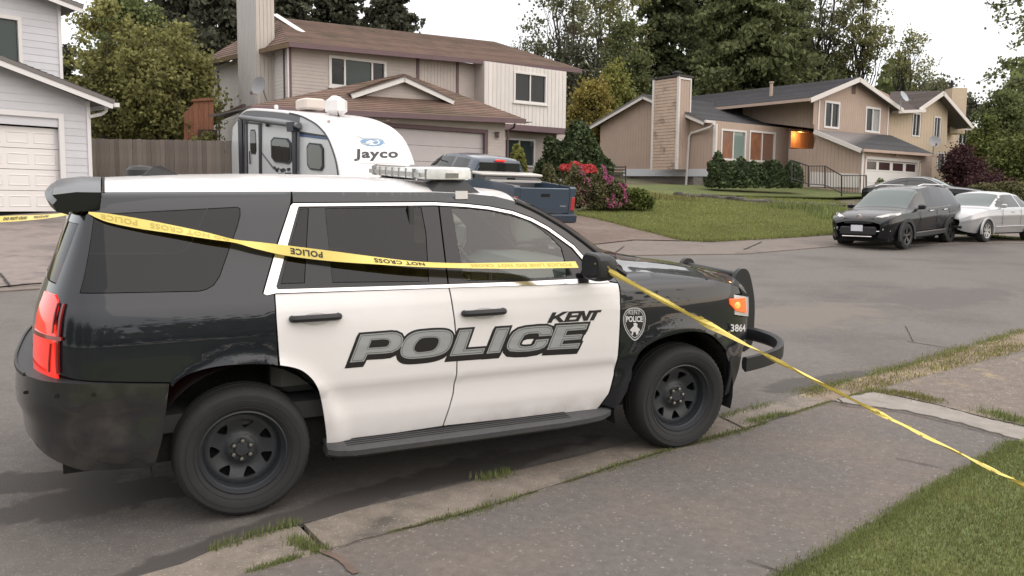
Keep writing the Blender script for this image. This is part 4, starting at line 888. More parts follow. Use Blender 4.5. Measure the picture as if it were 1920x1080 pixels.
def siding(wall, poly, m, parent, holes=(), kind='lap', step=.18, single=False, name='siding', off=0.0, proud=.014, back=True, gap=.010):
    ax = 1 if kind == 'lap' else 0; lo, hi = min(p[ax] for p in poly), max(p[ax] for p in poly); v = lo; b = B(); first = None
    def emit(bb):
        bb.build(name if not single else ('siding_board'), m, parent, False, world=True)
    while v < hi-.005:
        v1 = min(v+step, hi); mid = (v+v1)/2
        for (s0, s1) in spans(poly, holes, mid, ax):
            e = .003; A = spans(poly, holes, v+e, ax); Z = spans(poly, holes, v1-e, ax)
            near = lambda L, d: min(L, key=lambda q: abs(q[0]-d[0])+abs(q[1]-d[1])) if L else d
            a = near(A, (s0, s1)); z = near(Z, (s0, s1))
            if abs(a[0]-s0) > .9*step*3+.3: a = (s0, a[1])
            if abs(a[1]-s1) > .9*step*3+.3: a = (a[0], s1)
            if abs(z[0]-s0) > .9*step*3+.3: z = (s0, z[1])
            if abs(z[1]-s1) > .9*step*3+.3: z = (z[0], s1)
            if s1-s0 < .03: continue
            bb = B() if single else b
            if kind == 'lap':
                V = [wall.w(a[0], v, off), wall.w(a[1], v, off), wall.w(a[1], v, off+proud), wall.w(a[0], v, off+proud), wall.w(z[0], v1+.004, off+.003), wall.w(z[1], v1+.004, off+.003)]
                bb.add(V, [(0, 1, 2, 3), (3, 2, 5, 4), (1, 5, 2), (0, 3, 4)])
            else:
                g2 = gap/2; w = lambda u, zz, o: wall.w(u, zz, o)
                V = [w(v+g2, a[0], off), w(v+g2, a[0], off+proud), w(v1-g2, z[0], off+proud), w(v1-g2, z[0], off), w(v+g2, a[1], off), w(v+g2, a[1], off+proud), w(v1-g2, z[1], off+proud), w(v1-g2, z[1], off)]
                bb.add(V, [(1, 2, 6, 5), (0, 1, 5, 4), (2, 3, 7, 6), (0, 3, 2, 1)])
            if single: emit(bb)
        v = v1
    if not single and b.V: emit(b)
    if back:
        v2, F = tri2d(poly, holes, 50, 50); mesh('wall', [wall.w(u, z, off-.002) for u, z in v2], F, m, parent, world=True)
def bar3(name, p, q, h, t, m, parent, up=(0, 0, 1), nrm=None):
    """a board from p to q, h tall (down from the line), t thick"""
    p, q = Vector(p), Vector(q); d = (q-p).normalized(); upv = Vector(up); n = Vector((nrm[0], nrm[1], 0)) if nrm is not None else d.cross(upv).normalized(); dn = d.cross(n).normalized()
    if dn.z > 0: dn = -dn
    A = [p, p+n*t, p+n*t+dn*h, p+dn*h]; Bq = [v+(q-p) for v in A]; b = B(); b.prism(A, Bq); return b.build(name, m, parent, world=True)
def trim(wall, u0, z0, u1, z1, w, m, parent, name='trim', off=.016, t=.03):
    b = B(); a = (u0, z0); c = (u1, z1)
    if abs(u1-u0) < abs(z1-z0): P = [(u0-w/2, z0), (u0+w/2, z0), (u1+w/2, z1), (u1-w/2, z1)]
    else: P = [(u0, z0-w/2), (u1, z1-w/2), (u1, z1+w/2), (u0, z0+w/2)]
    b.prism([wall.w(u, z, off-.02) for u, z in P], [wall.w(u, z, off+t) for u, z in P]); return b.build(name, m, parent, world=True)
def rect(wall, l, t, r, b_, off=0.0):
    u0, z1 = wall.uz(l, t, off); _, z0 = wall.uz(l, b_, off); u1, _ = wall.uz(r, t, off); return u0, z0, u1, z1
m_wglass = mat('window_glass', (.022, .024, .026), .04, spec=.22, var=.2, vscale=2)
m_wgreen = mat('window_glass_green', (.038, .052, .050), .05, spec=.25)
m_winf = mat('window_frame_white', (.62, .60, .58), .5); m_curt = mat('curtain_pale', (.30, .30, .29), .8, var=.2, vscale=8); m_curto = mat('curtain_orange', (.16, .075, .045), .35, var=.5, vscale=2.5, emit=(1, .36, .14), estr=.05)
def window(wall, R_, parent, panes=2, fw=.07, mf=None, glass=None, div=None, recess=.05, sill=False, dark=None):
    u0, z0, u1, z1 = R_; mf = mf or m_winf; glass = glass or m_wglass
    b = B(); P = [(u0, z0), (u1, z0), (u1, z1), (u0, z1)]; b.prism([wall.w(u, z, -.10) for u, z in P], [wall.w(u, z, -.06) for u, z in P]); win = b.build('window', m_seam, parent, world=True)
    b = B(); O = P; I = [(u0+fw, z0+fw), (u1-fw, z0+fw), (u1-fw, z1-fw), (u0+fw, z1-fw)]
    V = [wall.w(u, z, o) for o in (-.05, .045) for u, z in O+I]
    F = [(8+i, 8+(i+1) % 4, 12+(i+1) % 4, 12+i) for i in range(4)]+[(i, (i+1) % 4, 8+(i+1) % 4, 8+i) for i in range(4)]+[(4+(i+1) % 4, 4+i, 12+i, 12+(i+1) % 4) for i in range(4)]
    b.add(V, F); b.build('frame', mf, win, world=True)
    ds = div or [i/panes for i in range(1, panes)]; ed = [0]+list(ds)+[1]; W_ = u1-u0-2*fw
    for i in range(len(ed)-1):
        a, c = u0+fw+W_*ed[i], u0+fw+W_*ed[i+1]
        g_ = glass[i % len(glass)] if isinstance(glass, (list, tuple)) else glass
        mesh('pane', [wall.w(a+.005, z0+fw, -.03-.003*i), wall.w(c-.005, z0+fw, -.03-.003*i), wall.w(c-.005, z1-fw, -.03-.003*i), wall.w(a+.005, z1-fw, -.03-.003*i)], [(0, 1, 2, 3)], g_, win, world=True)
        if i: b = B(); P = [(a-fw*.35, z0+fw), (a+fw*.35, z0+fw), (a+fw*.35, z1-fw), (a-fw*.35, z1-fw)]; b.prism([wall.w(u, z, -.05) for u, z in P], [wall.w(u, z, .02) for u, z in P]); b.build('mullion', mf, win, world=True)
    if sill: b = B(); P = [(u0-.05, z0-.06), (u1+.05, z0-.06), (u1+.05, z0-.002), (u0-.05, z0-.002)]; b.prism([wall.w(u, z, -.02) for u, z in P], [wall.w(u, z, .09) for u, z in P]); b.build('sill', mf, win, world=True)
    return win
def roof(name, pts, m, parent, courses=None, thick=.10, step=.15, eave=(0, 1)):
    """a planar roof face: shingle courses as shallow steps parallel to the eave edge pts[0]-pts[1]"""
    P = [Vector(p) for p in pts]; a, b_ = P[eave[0]], P[eave[1]]; d = (b_-a).normalized(); far = max(P, key=lambda v: ((v-a)-d*((v-a).dot(d))).length); n = d.cross(far-a).normalized()
    if n.z < 0: n = -n
    e2 = n.cross(d).normalized()
    if (far-a).dot(e2) < 0: e2 = -e2
    poly = [((v-a).dot(d), (v-a).dot(e2)) for v in P]; h = max(p[1] for p in poly); b = B()
    lift = lambda u, v, o: tuple(a+d*u+e2*v+n*o)
    v = min(p[1] for p in poly); 
    while v < h-.01:
        v1 = min(v+step, h); A = spans(poly, (), v+.002, 1); Z = spans(poly, (), v1-.002, 1)
        for i in range(min(len(A), len(Z))):
            s, t = A[i], Z[i]; b.add([lift(s[0], v, .0), lift(s[1], v, .0), lift(s[1], v, .022), lift(s[0], v, .022), lift(t[0], v1, .006), lift(t[1], v1, .006)], [(0, 1, 2, 3), (3, 2, 5, 4), (1, 5, 2), (0, 3, 4)])
        v = v1
    r = b.build(name, m, parent, world=True)
    k = len(P); b = B(); b.prism([tuple(v-n*thick) for v in P], [tuple(v-n*.004) for v in P]); b.build('roof_deck', m_soffit, parent, world=True); return r
m_soffit = mat('soffit', (.16, .145, .14), .8)
m_h1 = mat('siding_grey_white', (.54, .54, .57), .7, var=.06, vscale=1.5, obj=.04); m_h1t = mat('trim_white_house', (.66, .64, .64), .6); m_h1r = mat('shingle_grey', (.07, .068, .068), .9, isl=.3, var=.2, vscale=2)
m_gdoor = mat('garage_door_cream', (.72, .69, .68), .55, var=.04, vscale=1)
# ---- left neighbour
h1 = empty('house', (0, 0, 0), 'pale grey lap-sided house at the far left with a panelled white garage door', 'house')
w1 = Wall(167, 22.0, 42)
R_ = rect(w1, -130, 223, 118, 399); hole = [(R_[0], R_[1]-1), (R_[2], R_[1]-1), (R_[2], R_[3]), (R_[0], R_[3])]
zb = g(-12, 22)-.1
pl = [w1.uz(167, 190)]+[(w1.uz(167, 190)[0], zb), (w1.uz(-160, 400)[0], zb), w1.uz(-160, 62)]
siding(w1, pl, m_h1, h1, holes=[hole], step=.182, single=True)
c0 = w1.uz(166, 190); trim(w1, c0[0]-.03, zb, c0[0]-.03, c0[1], .09, m_h1t, h1, 'corner_board')
d0 = w1.uz(113, 223); trim(w1, d0[0], zb, d0[0], d0[1]+.09, .12, m_h1t, h1, 'door_trim', t=.05); tl_ = w1.uz(-130, 219); trim(w1, tl_[0], d0[1]+.06, d0[0]+.06, d0[1]+.06, .12, m_h1t, h1, 'door_trim', t=.045)
gd = empty('garage_door', parent=h1)
r0 = rect(w1, -130, 226, 108, 397, -.12); sec = (r0[3]-r0[1]-0)/4
for k in range(4):
    z0, z1 = r0[1]+sec*k+.006, r0[1]+sec*(k+1)-.006; b = B(); P = [(r0[0], z0), (r0[2], z0), (r0[2], z1), (r0[0], z1)]
    b.prism([w1.w(u, z, -.16) for u, z in P], [w1.w(u, z, -.12) for u, z in P])
    uu = r0[2]-.08; pw_ = (w1.uz(102, 300, -.12)[0]-w1.uz(61, 300, -.12)[0])
    for j in range(5):
        a, c = uu-pw_, uu; uu -= pw_*1.2
        if a < r0[0]: break
        y0, y1 = z0+.11, z1-.11
        for fr_, o0, o1 in ((0, -.12, -.112), (.05, -.12, -.108)):
            P1 = [(a+fr_, y0+fr_*.8), (c-fr_, y0+fr_*.8), (c-fr_, y1-fr_*.8), (a+fr_, y1-fr_*.8)]; fi = fr_+.025
            P2 = [(a+fi, y0+fi*.8), (c-fi, y0+fi*.8), (c-fi, y1-fi*.8), (a+fi, y1-fi*.8)]
            if fr_ == 0:
                V = [w1.w(u, z, -.1195) for u, z in P1]+[w1.w(u, z, -.108) for u, z in P2]; b.add(V, [(i, (i+1) % 4, 4+(i+1) % 4, 4+i) for i in range(4)])
                V = [w1.w(u, z, -.108) for u, z in P2]+[w1.w(u, z, -.1195) for u, z in [(P2[0][0]+.025, P2[0][1]+.02), (P2[1][0]-.025, P2[1][1]+.02), (P2[2][0]-.025, P2[2][1]-.02), (P2[3][0]+.025, P2[3][1]-.02)]]; b.add(V, [(i, (i+1) % 4, 4+(i+1) % 4, 4+i) for i in range(4)])
    b.build('door_section', m_gdoor, gd, world=True)
mesh('door_shadow', [w1.w(u, z, -.20) for u, z in [(r0[0], zb), (r0[2]+.1, zb), (r0[2]+.1, r0[3]+.1), (r0[0], r0[3]+.1)]], [(0, 1, 2, 3)], m_seam, gd, world=True)
# garage roof: rake board in front, roof running back
ra, rb_ = w1.p3(-160, 44, .45), w1.p3(214, 190, .45)
bar3('rake_board', ra, rb_, .20, .03, m_h1t, h1, nrm=w1.n)
up_ = lambda p, dz=0, back=0: (p[0]-w1.n[0]*back, p[1]-w1.n[1]*back, p[2]+dz)
roof('roof', [up_(ra, .03, -.05), up_(rb_, .03, -.05), up_(rb_, .03, 6), up_(ra, .03, 6)], m_h1r, h1, eave=(1, 2))
gq = w1.p3(214, 194, .47); b = B(); b.prism([up_(gq, .02), (gq[0]+.10, gq[1]+.08, gq[2]+.02), (gq[0]+.10, gq[1]+.08, gq[2]-.08), up_(gq, -.08)], [up_(gq, .02, 6), up_((gq[0]+.10, gq[1]+.08, gq[2]), .02, 6), up_((gq[0]+.10, gq[1]+.08, gq[2]), -.08, 6), up_(gq, -.08, 6)]); b.build('gutter', m_h1t, h1, world=True)
b = B(); b.tube([w1.p3(199, 198, .1), w1.p3(199, 208, .1), w1.p3(190, 214, .05), w1.p3(168, 219, .04)], .045, 8); b.build('downpipe', m_h1t, h1, True, world=True)
# side wall running back from the corner, and upper storey
s1 = Wall(167, 22.0, -48); cc = w1.w(*c0)
mesh('side_wall', [w1.w(c0[0], zb, -.002), w1.w(c0[0], zb, -6), w1.w(c0[0], c0[1], -6), w1.w(c0[0], c0[1], -.002)], [(0, 1, 2, 3)], m_h1, h1, world=True)
w1b = Wall(0, 0, 42, 2.2, w1)
R_ = rect(w1b, -60, 18, 38, 116); hole = [(R_[0], R_[1]), (R_[2], R_[1]), (R_[2], R_[3]), (R_[0], R_[3])]
pb_ = w1b.q((113, 175), (111, 2), (-160, -130), (-160, 175)); pb_[0] = (pb_[1][0], pb_[0][1])
siding(w1b, pb_, m_h1, h1, holes=[hole], step=.182, single=True, name='siding')
trim(w1b, pb_[1][0]-.03, pb_[0][1]-.3, pb_[1][0]-.03, pb_[1][1], .08, m_h1t, h1, 'corner_board')
window(w1b, R_, h1, panes=2, fw=.09, glass=[m_wgreen], sill=False)
mesh('side_wall', [w1b.w(pb_[1][0], pb_[0][1]-.5, -.002), w1b.w(pb_[1][0], pb_[0][1]-.5, -6), w1b.w(pb_[1][0], pb_[1][1], -6), w1b.w(pb_[1][0], pb_[1][1], -.002)], [(0, 1, 2, 3)], m_h1, h1, world=True)
ra, rb_ = w1b.p3(-160, -110, .45), w1b.p3(156, 12, .45); bar3('rake_board', ra, rb_, .19, .03, m_h1t, h1, nrm=w1.n)
roof('roof', [up_(ra, .03, -.05), up_(rb_, .03, -.05), up_(rb_, .03, 6), up_(ra, .03, 6)], m_h1r, h1, eave=(1, 2))
# ---- fence between the two left houses
m_fence = mat('weathered_fence', (.180, .150, .130), .9, var=.25, vscale=3, stretch=(8, 8, .6), obj=.22)
fc = empty('board_fence', (0, 0, 0), 'weathered brown board fence between the grey garage and the camper', 'fence')
random.seed(11); x = -13.4; yf = 27.0; fm = []
for k in range(5):
    b = B(); w_, h_ = .141, 2.0; t0 = random.uniform(-.03, .03); b.add([(0, 0, 0), (w_, 0, 0), (w_, 0, h_), (w_-.02, 0, h_+.03), (.02, 0, h_+.03), (0, 0, h_), (0, .02, 0), (w_, .02, 0), (w_, .02, h_), (w_-.02, .02, h_+.03), (.02, .02, h_+.03), (0, .02, h_)], [(0, 1, 2, 3, 4, 5), (11, 10, 9, 8, 7, 6), (0, 6, 7, 1), (1, 7, 8, 2), (2, 8, 9, 3), (3, 9, 10, 4), (4, 10, 11, 5), (5, 11, 6, 0)])
    me = bpy.data.meshes.new('fence_board'); me.from_pydata(b.V, [], b.F); me.materials.append(m_fence); fm.append(me)
while x < -7.6:
    o = link('fence_board', random.choice(fm), fc); zt = at(300, 262, yf)[2]+(-.004)*(x+10); o.location = (x, yf+random.uniform(-.008, .008), zt-2.03+random.uniform(-.012, .012)); o.rotation_euler = (0, random.uniform(-.003, .003), 0); x += .1435
for xx in (-13.3, -11.3, -9.3, -7.7):
    b = B(); zt = at(300, 262, yf)[2]; b.box((xx, yf+.03, zt-2.2), (xx+.1, yf+.13, zt-.05)); b.build('fence_post', m_fence, fc)
for dz in (.3, 1.6): b = B(); zt = at(300, 262, yf)[2]; b.box((-13.4, yf+.021, zt-dz-.09), (-7.6, yf+.06, zt-dz)); b.build('fence_rail', m_fence, fc)
m_red_f = mat('red_brown_boards', (.20, .082, .045), .85, var=.25, vscale=4, stretch=(6, 6, .7), obj=.15)
rfn = empty('privacy_screen', (0, 0, 0), 'red-brown board screen beside the pale two-storey house, above the grey fence', 'screen')
wS = Wall(345, 31, 75)
for k, (l, r, t) in enumerate(((345, 353, 205), (353.5, 362, 196), (362.5, 372, 186), (372.5, 382, 184), (382.5, 391, 184), (391.5, 400, 185))):
    b = B(); P = wS.q((l, 262), (r, 262), (r, t), (l, t+(6 if k < 3 else 0))); b.prism([wS.w(u, z, -.02) for u, z in P], [wS.w(u, z, .01*(k % 2)) for u, z in P]); b.build('screen_board', m_red_f, rfn)
b = B(); P = wS.q((374, 262), (408, 262), (408, 244), (374, 244)); b.prism([wS.w(u, z, .03) for u, z in P], [wS.w(u, z, .3) for u, z in P]); b.build('screen_step', mat('dark_wood', (.045, .03, .022), .9), rfn)
bar3('screen_rail', wS.p3(360, 186, .03), wS.p3(400, 184, .03), .08, .05, m_red_f, rfn, nrm=wS.n)
# ---- house two: pale with brown roof
H2 = 53; m_h2 = mat('siding_cream_grey', (.43, .38, .35), .75, var=.10, vscale=1.5); m_h2w = mat('siding_white', (.62, .58, .555), .7, var=.08, vscale=2, stretch=(2, 2, .5), obj=.05)
m_plum = mat('plum_trim', (.125, .078, .085), .7, var=.1); m_r2 = mat('shingle_brown', (.140, .088, .068), .92, isl=.18, var=.25, vscale=1.5, stain=(.7, (.095, .072, .045), .5, .7))
m_ch_shade = mat('chimney_boards_shade', (.42, .395, .38), .75, var=.16, vscale=3, stretch=(5, 5, .5))  # chimney's left face: shade put into the colour, greyer than the street face
h2 = empty('house', (0, 0, 0), 'two-storey pale house with brown shingle roof, tall chimney and plum trim behind the camper', 'house')
wg = Wall(947, 33.0, H2); wm = Wall(0, 0, H2, 3.0, wg); wr = Wall(0, 0, H2, 2.3, wg); wl = Wall(0, 0, H2, 3.1, wg)
zb2 = 1.2
# upper main wall
top = wm.q((541, 90), (908, 128)); W1 = rect(wm, 616, 103, 724, 162)
A_ = wm.uz(541, 120)[0]; Z_ = wm.uz(908, 120)[0]; v1, v2_ = wm.uz(783, 120)[0], wm.uz(857, 120)[0]; zt_ = max(top[0][1], top[1][1])+.12; zl = wm.uz(700, 215)[1]
hW = [(W1[0], W1[1]), (W1[2], W1[1]), (W1[2], W1[3]), (W1[0], W1[3])]
siding(wm, [(A_, zl-3), (v1, zl-3), (v1, zt_), (A_, zt_)], m_h2, h2, holes=[hW], step=.125, gap=.012)
siding(wm, [(v1, zl-1), (v2_, zl-1), (v2_, zt_), (v1, zt_)], m_h2, h2, kind='vert', step=.15)
siding(wm, [(v2_, zl-1), (Z_, zl-1), (Z_, zt_), (v2_, zt_)], m_h2, h2, step=.125)
for v in (v1, v2_): trim(wm, v, zl-.5, v, zt_, .12, m_plum, h2, 'plum_batten')
trim(wm, A_+.03, zl-3, A_+.03, zt_, .12, m_plum, h2, 'corner_board'); trim(wm, A_-.035, zl-3, A_-.035, zt_, .05, m_winf, h2, 'corner_board', off=.03)
window(wm, W1, h2, fw=.10, div=[.25, .77], glass=[m_wglass, m_wgreen, m_wglass], sill=True)
# right block with upright boards
uL, uR = wr.uz(908, 150)[0], wr.uz(1062, 150)[0]; z1_ = wr.uz(1000, 131)[1]+.1; z0_ = wr.uz(1000, 236)[1]
W2 = rect(wr, 963, 133, 1025, 191); hW = [(W2[0], W2[1]), (W2[2], W2[1]), (W2[2], W2[3]), (W2[0], W2[3])]
siding(wr, [(uL, z0_), (uR, z0_), (uR, z1_), (uL, z1_)], m_h2w, h2, holes=[hW], kind='vert', step=.205, single=True, gap=.018)
window(wr, W2, h2, fw=.08, panes=2, sill=True)
b = B(); b.prism([wr.w(uL, z0_, 0), wr.w(uL, z0_, -.9), wr.w(uL, z1_, -.9), wr.w(uL, z1_, 0)], [wr.w(uL-.004, z0_, 0), wr.w(uL-.004, z0_, -.9), wr.w(uL-.004, z1_, -.9), wr.w(uL-.004, z1_, 0)]); b.build('return_wall', m_h2, h2, world=True)
b = B(); P = [(uL, z0_-.24), (uR, z0_-.24), (uR, z0_-.003), (uL, z0_-.003)]; b.prism([wr.w(u, z, -.9) for u, z in P], [wr.w(u, z, .03) for u, z in P]); b.build('plum_band', m_plum, h2, world=True)
mesh('side_wall', [wr.w(uR, zb2, -8), wr.w(uR, zb2, -.6), wr.w(uR, z0_, -.6), wr.w(uR, z0_, 0), wr.w(uR, z1_, 0), wr.w(uR, z1_, -8)], [(0, 1, 2, 3, 4, 5)], m_h2, h2, world=True)
W3 = rect(wl, 944, 258, 1003, 312); hW = [(W3[0], W3[1]), (W3[2], W3[1]), (W3[2], W3[3]), (W3[0], W3[3])]
siding(wl, [(wl.uz(905, 260)[0], zb2), (wl.uz(1060, 260)[0], zb2), (wl.uz(1060, 260)[0], z0_-.2), (wl.uz(905, 260)[0], z0_-.2)], m_h2, h2, holes=[hW], step=.125)
window(wl, W3, h2, fw=.08, panes=2, glass=[m_wgreen])
# garage block
GA = rect(wg, 700, 236, 908, 400); zt2 = wg.uz(900, 224)[1]; uG0 = wg.uz(560, 240)[0]; uG1 = wg.uz(947, 240)[0]
siding(wg, [(uG0, zb2), (uG1, zb2), (uG1, zt2), (uG0, zt2)], m_h2, h2, holes=[[(GA[0], zb2-1), (GA[2], zb2-1), (GA[2], GA[3]), (GA[0], GA[3])]], step=.125)
trim(wg, GA[2]+.07, zb2, GA[2]+.07, GA[3]+.14, .15, m_plum, h2, 'door_trim'); trim(wg, GA[0], GA[3]+.07, GA[2], GA[3]+.07, .14, m_plum, h2, 'door_trim')
gd2 = empty('garage_door', parent=h2)
for k in range(5):
    z = GA[3]-.56*(k+1); b = B(); P = [(GA[0], z+.006), (GA[2]+.05, z+.006), (GA[2]+.05, z+.554), (GA[0], z+.554)]; b.prism([wg.w(u, zz, -.16) for u, zz in P], [wg.w(u, zz, -.10) for u, zz in P]); b.build('door_section', mat('garage_door_grey', (.46, .42, .42), .6, var=.05), gd2, world=True)
mesh('side_wall', [wg.w(uG1, zb2, 0), wg.w(uG1, zb2, -3.2), wg.w(uG1, zt2, -3.2), wg.w(uG1, zt2, 0)], [(0, 1, 2, 3)], m_h2, h2, world=True)
lp = wg.p3(933, 253, .08); b = B(); b.box((lp[0]-.05, lp[1]-.06, lp[2]-.10), (lp[0]+.05, lp[1]+.06, lp[2]+.08)); b.box((lp[0]-.08, lp[1]-.09, lp[2]+.08), (lp[0]+.08, lp[1]+.09, lp[2]+.11)); b.build('wall_lamp', m_plum, h2, world=True)
# garage roof: hip to an apex on the main wall, eave board, small front gable
E0, E1 = wg.p3(470, 199, .5), wg.p3(985, 224, .5); AP = wm.p3(758, 139, .3)
roof('roof', [E0, E1, AP], m_r2, h2, thick=.05); E2 = Vector(E1)-Vector((wg.n[0], wg.n[1], 0))*4.0; E3 = Vector(E0)-Vector((wg.n[0], wg.n[1], 0))*4.0
roof('roof', [E1, tuple(E2), AP], m_r2, h2, thick=.05); roof('roof', [tuple(E3), E0, AP], m_r2, h2, thick=.05)
bar3('eave_board', (E0[0], E0[1], E0[2]+.01), (E1[0], E1[1], E1[2]+.01), .17, .05, m_plum, h2, nrm=wg.n)
bar3('soffit_board', wg.p3(560, 214, .02), wg.p3(985, 230, .02), .02, .46, m_soffit, h2, nrm=wg.n)
q = wg.p3(957, 233, .3); b = B(); b.tube([wg.p3(965, 233, .35), wg.p3(964, 239, .2), wg.p3(952, 245, .03), wg.p3(950, 400, .03)], .045, 8); b.build('downpipe', m_plum, h2, True, world=True)
wgb = Wall(0, 0, H2, .55, wg)
ga, gm, gc = wgb.p3(657, 176, .15), wgb.p3(757, 144, .15), wgb.p3(851, 188, .15)
bar3('gable_board', ga, gm, .17, .06, m_winf, h2, nrm=wg.n); bar3('gable_board', gm, gc, .17, .06, m_winf, h2, nrm=wg.n)
back = lambda p, k, dz=.0: (p[0]-wg.n[0]*k, p[1]-wg.n[1]*k, p[2]+dz)
for a_, b_2 in ((ga, gm), (gm, gc)):
    roof('gable_roof', [back(a_, -.1, .02), back(b_2, -.1, .02), back(b_2, 1.8, .02), back(a_, 1.8, .02)], m_r2, h2, thick=.03, eave=(0, 3) if a_ is ga else (1, 2))
tri_ = [wgb.uz(672, 186), wgb.uz(838, 192), wgb.uz(757, 150)]; siding(wgb, tri_, m_h2, h2, step=.125, off=-.1)
# main roof
e0, e1 = wm.p3(541, 79, .55), wm.p3(1090, 130, .55); wR = Wall(0, 0, H2, 6.5, wg); r0_, r1_ = wR.p3(519, 33), wR.p3(924, 81)
eL = wm.p3(490, 85, .55)
roof('roof', [e0, e1, r1_, r0_], m_r2, h2); roof('roof', [e1, (e1[0]-wg.n[0]*9, e1[1]-wg.n[1]*9, e1[2]), r1_], m_r2, h2)
bar3('eave_board', e0, e1, .16, .05, m_plum, h2, nrm=wg.n); bar3('soffit_board', wm.p3(541, 88, .02), wm.p3(1090, 134, .02), .02, .5, m_soffit, h2, nrm=wg.n)
# left side: wall, wing, chimney, gablet
sd2 = Wall(0, 0, -37, 0, wm); sd2.o = np.array(wm.w(A_, 0)[:2]); sd2.n = -np.array([sd2.d[1], -sd2.d[0]])   # runs back from the corner, faces left
def sp(px, py, off=0.0): return sd2.uz(px, py, off)
us = [sp(p_, 120)[0] for p_ in (541, 398)]
pS = [(us[0], 0), (us[1], 0), (us[1], sp(398, 124)[1]+.35), (us[0], sp(541, 88)[1]+.1)]
siding(sd2, [(min(us), 1.0), (max(us), 1.0), (max(us), zt_), (min(us), zt_)], m_h2w, h2, step=.125)
trim(sd2, sp(411, 200)[0], 1.2, sp(411, 200)[0], zt_-.2, .09, m_plum, h2, 'downpipe'); trim(sd2, sp(535, 200)[0], zl-3, sp(535, 200)[0], zt_-.25, .09, m_plum, h2, 'downpipe')
e0s = sd2.p3(541, 80, .5); e3 = sd2.p3(374, 118, .6); bar3('eave_board', e0s, e3, .16, .05, mat('mossy_edge', (.13, .085, .045), .9, var=.4, vscale=3), h2, nrm=sd2.n)
roof('roof', [e0, e3, r0_], m_r2, h2); bar3('soffit_board', sd2.p3(541, 89, .02), sd2.p3(380, 124, .02), .02, .5, m_soffit, h2, nrm=sd2.n)
gb0, gb1, gb2 = Vector(r0_), wR.p3(571, 64, 1.7), None
dz_ = np.array(r0_)-np.array(e0); k_e = lambda t, o_: tuple(np.array(e0)+dz_*t+(np.array(e1)-np.array(e0))*o_+np.array([0, 0, .06]))
bar3('gable_board', tuple(np.array(r0_)+np.array([0, 0, .14])), wR.p3(572, 60, 2.2), .22, .05, m_winf, h2, nrm=(wg.n[0], wg.n[1]))
mesh('gable_infill', [r0_, wR.p3(568, 63, 2.1), wR.p3(518, 80, 2.6)], [(0, 1, 2)], m_h2, h2, world=True)
low = sd2.p3(400, 226, .5), sd2.p3(470, 196, .5); bar3('lower_eave', low[0], low[1], .13, .3, m_plum, h2, nrm=sd2.n)
# chimney: near upright edge at px 481
_pm = sd2.w(sp(514.5, 120)[0], 0); ck = Wall(0, 0, H2, 0, wg); ck.o = np.array(_pm[:2]); _u = ck.uz(481, 120)[0]; ck.o = np.array(ck.w(_u, 0)[:2]); cs = Wall(0, 0, -37, 0, wg); cs.o = ck.o.copy(); cs.d = sd2.d.copy(); cs.n = sd2.n.copy()
wdt = ck.uz(514.5, 50)[0]; dep = cs.uz(445, 50)[0]; zc0, zc1 = 1.2, ck.uz(481, -60)[1]
siding(ck, [(0, zc0), (wdt, zc0), (wdt, zc1), (0, zc1)], mat('chimney_boards_lit', (.47, .43, .385), .75, var=.14, vscale=3, stretch=(5, 5, .5)), h2, kind='vert', step=.14, gap=.016)  # street face: warm light put into the colour of the same boards
siding(cs, [(0, zc0), (dep, zc0), (dep, zc1), (0, zc1)], m_ch_shade, h2, kind='vert', step=.14, gap=.02)
# dish on the chimney
m_dish = mat('dish_grey', (.20, .20, .205), .5)
def dish(c, r, dirv, label, arm=None, m=m_dish):
    d = empty('satellite_dish', tuple(c), label, 'satellite dish'); z = Vector(dirv).normalized(); qm = z.to_track_quat('Z', 'Y').to_matrix()
    b = B(); V = []; F = []; n = 24
    for i, k in enumerate((0.02, .35, .7, 1.0)):
        for j in range(n): a = 2*PI*j/n; V.append(tuple(qm @ Vector((r*k*math.cos(a), r*1.1*k*math.sin(a), .25*r*k*k))))
    for i in range(3):
        for j in range(n): F.append((i*n+j, i*n+(j+1) % n, (i+1)*n+(j+1) % n, (i+1)*n+j))
    b.add(V, F+[tuple(range(n))]); b.build('reflector', m, d, True)
    b = B(); f = qm @ Vector((0, -r*1.3, r*1.2)); b.tube([tuple(qm @ Vector((0, -r*1.05, .2*r))), tuple(f)], .018, 6); b.build('feed_arm', m, d, True)
    b = B(); b.lathe([(0, -.05), (.04, -.05), (.05, .05), (0, .06)], 10, 'z', c=tuple(f)); b.build('feed_horn', m_plum, d, True)
    b = B(); b.tube([(0, 0, 0), tuple(qm @ Vector((0, 0, -.15))), tuple(qm @ Vector((0, 0, -.15))+Vector((0, 0, -.6))) if arm is None else arm], .025, 6); b.build('mast', m, d, True); return d
pd = cs.p3(487, 162, .35)
dish(pd, .30, (-.35, -.85, .25), 'grey satellite dish mounted on the tall pale chimney', arm=(.15, .35, -.45))
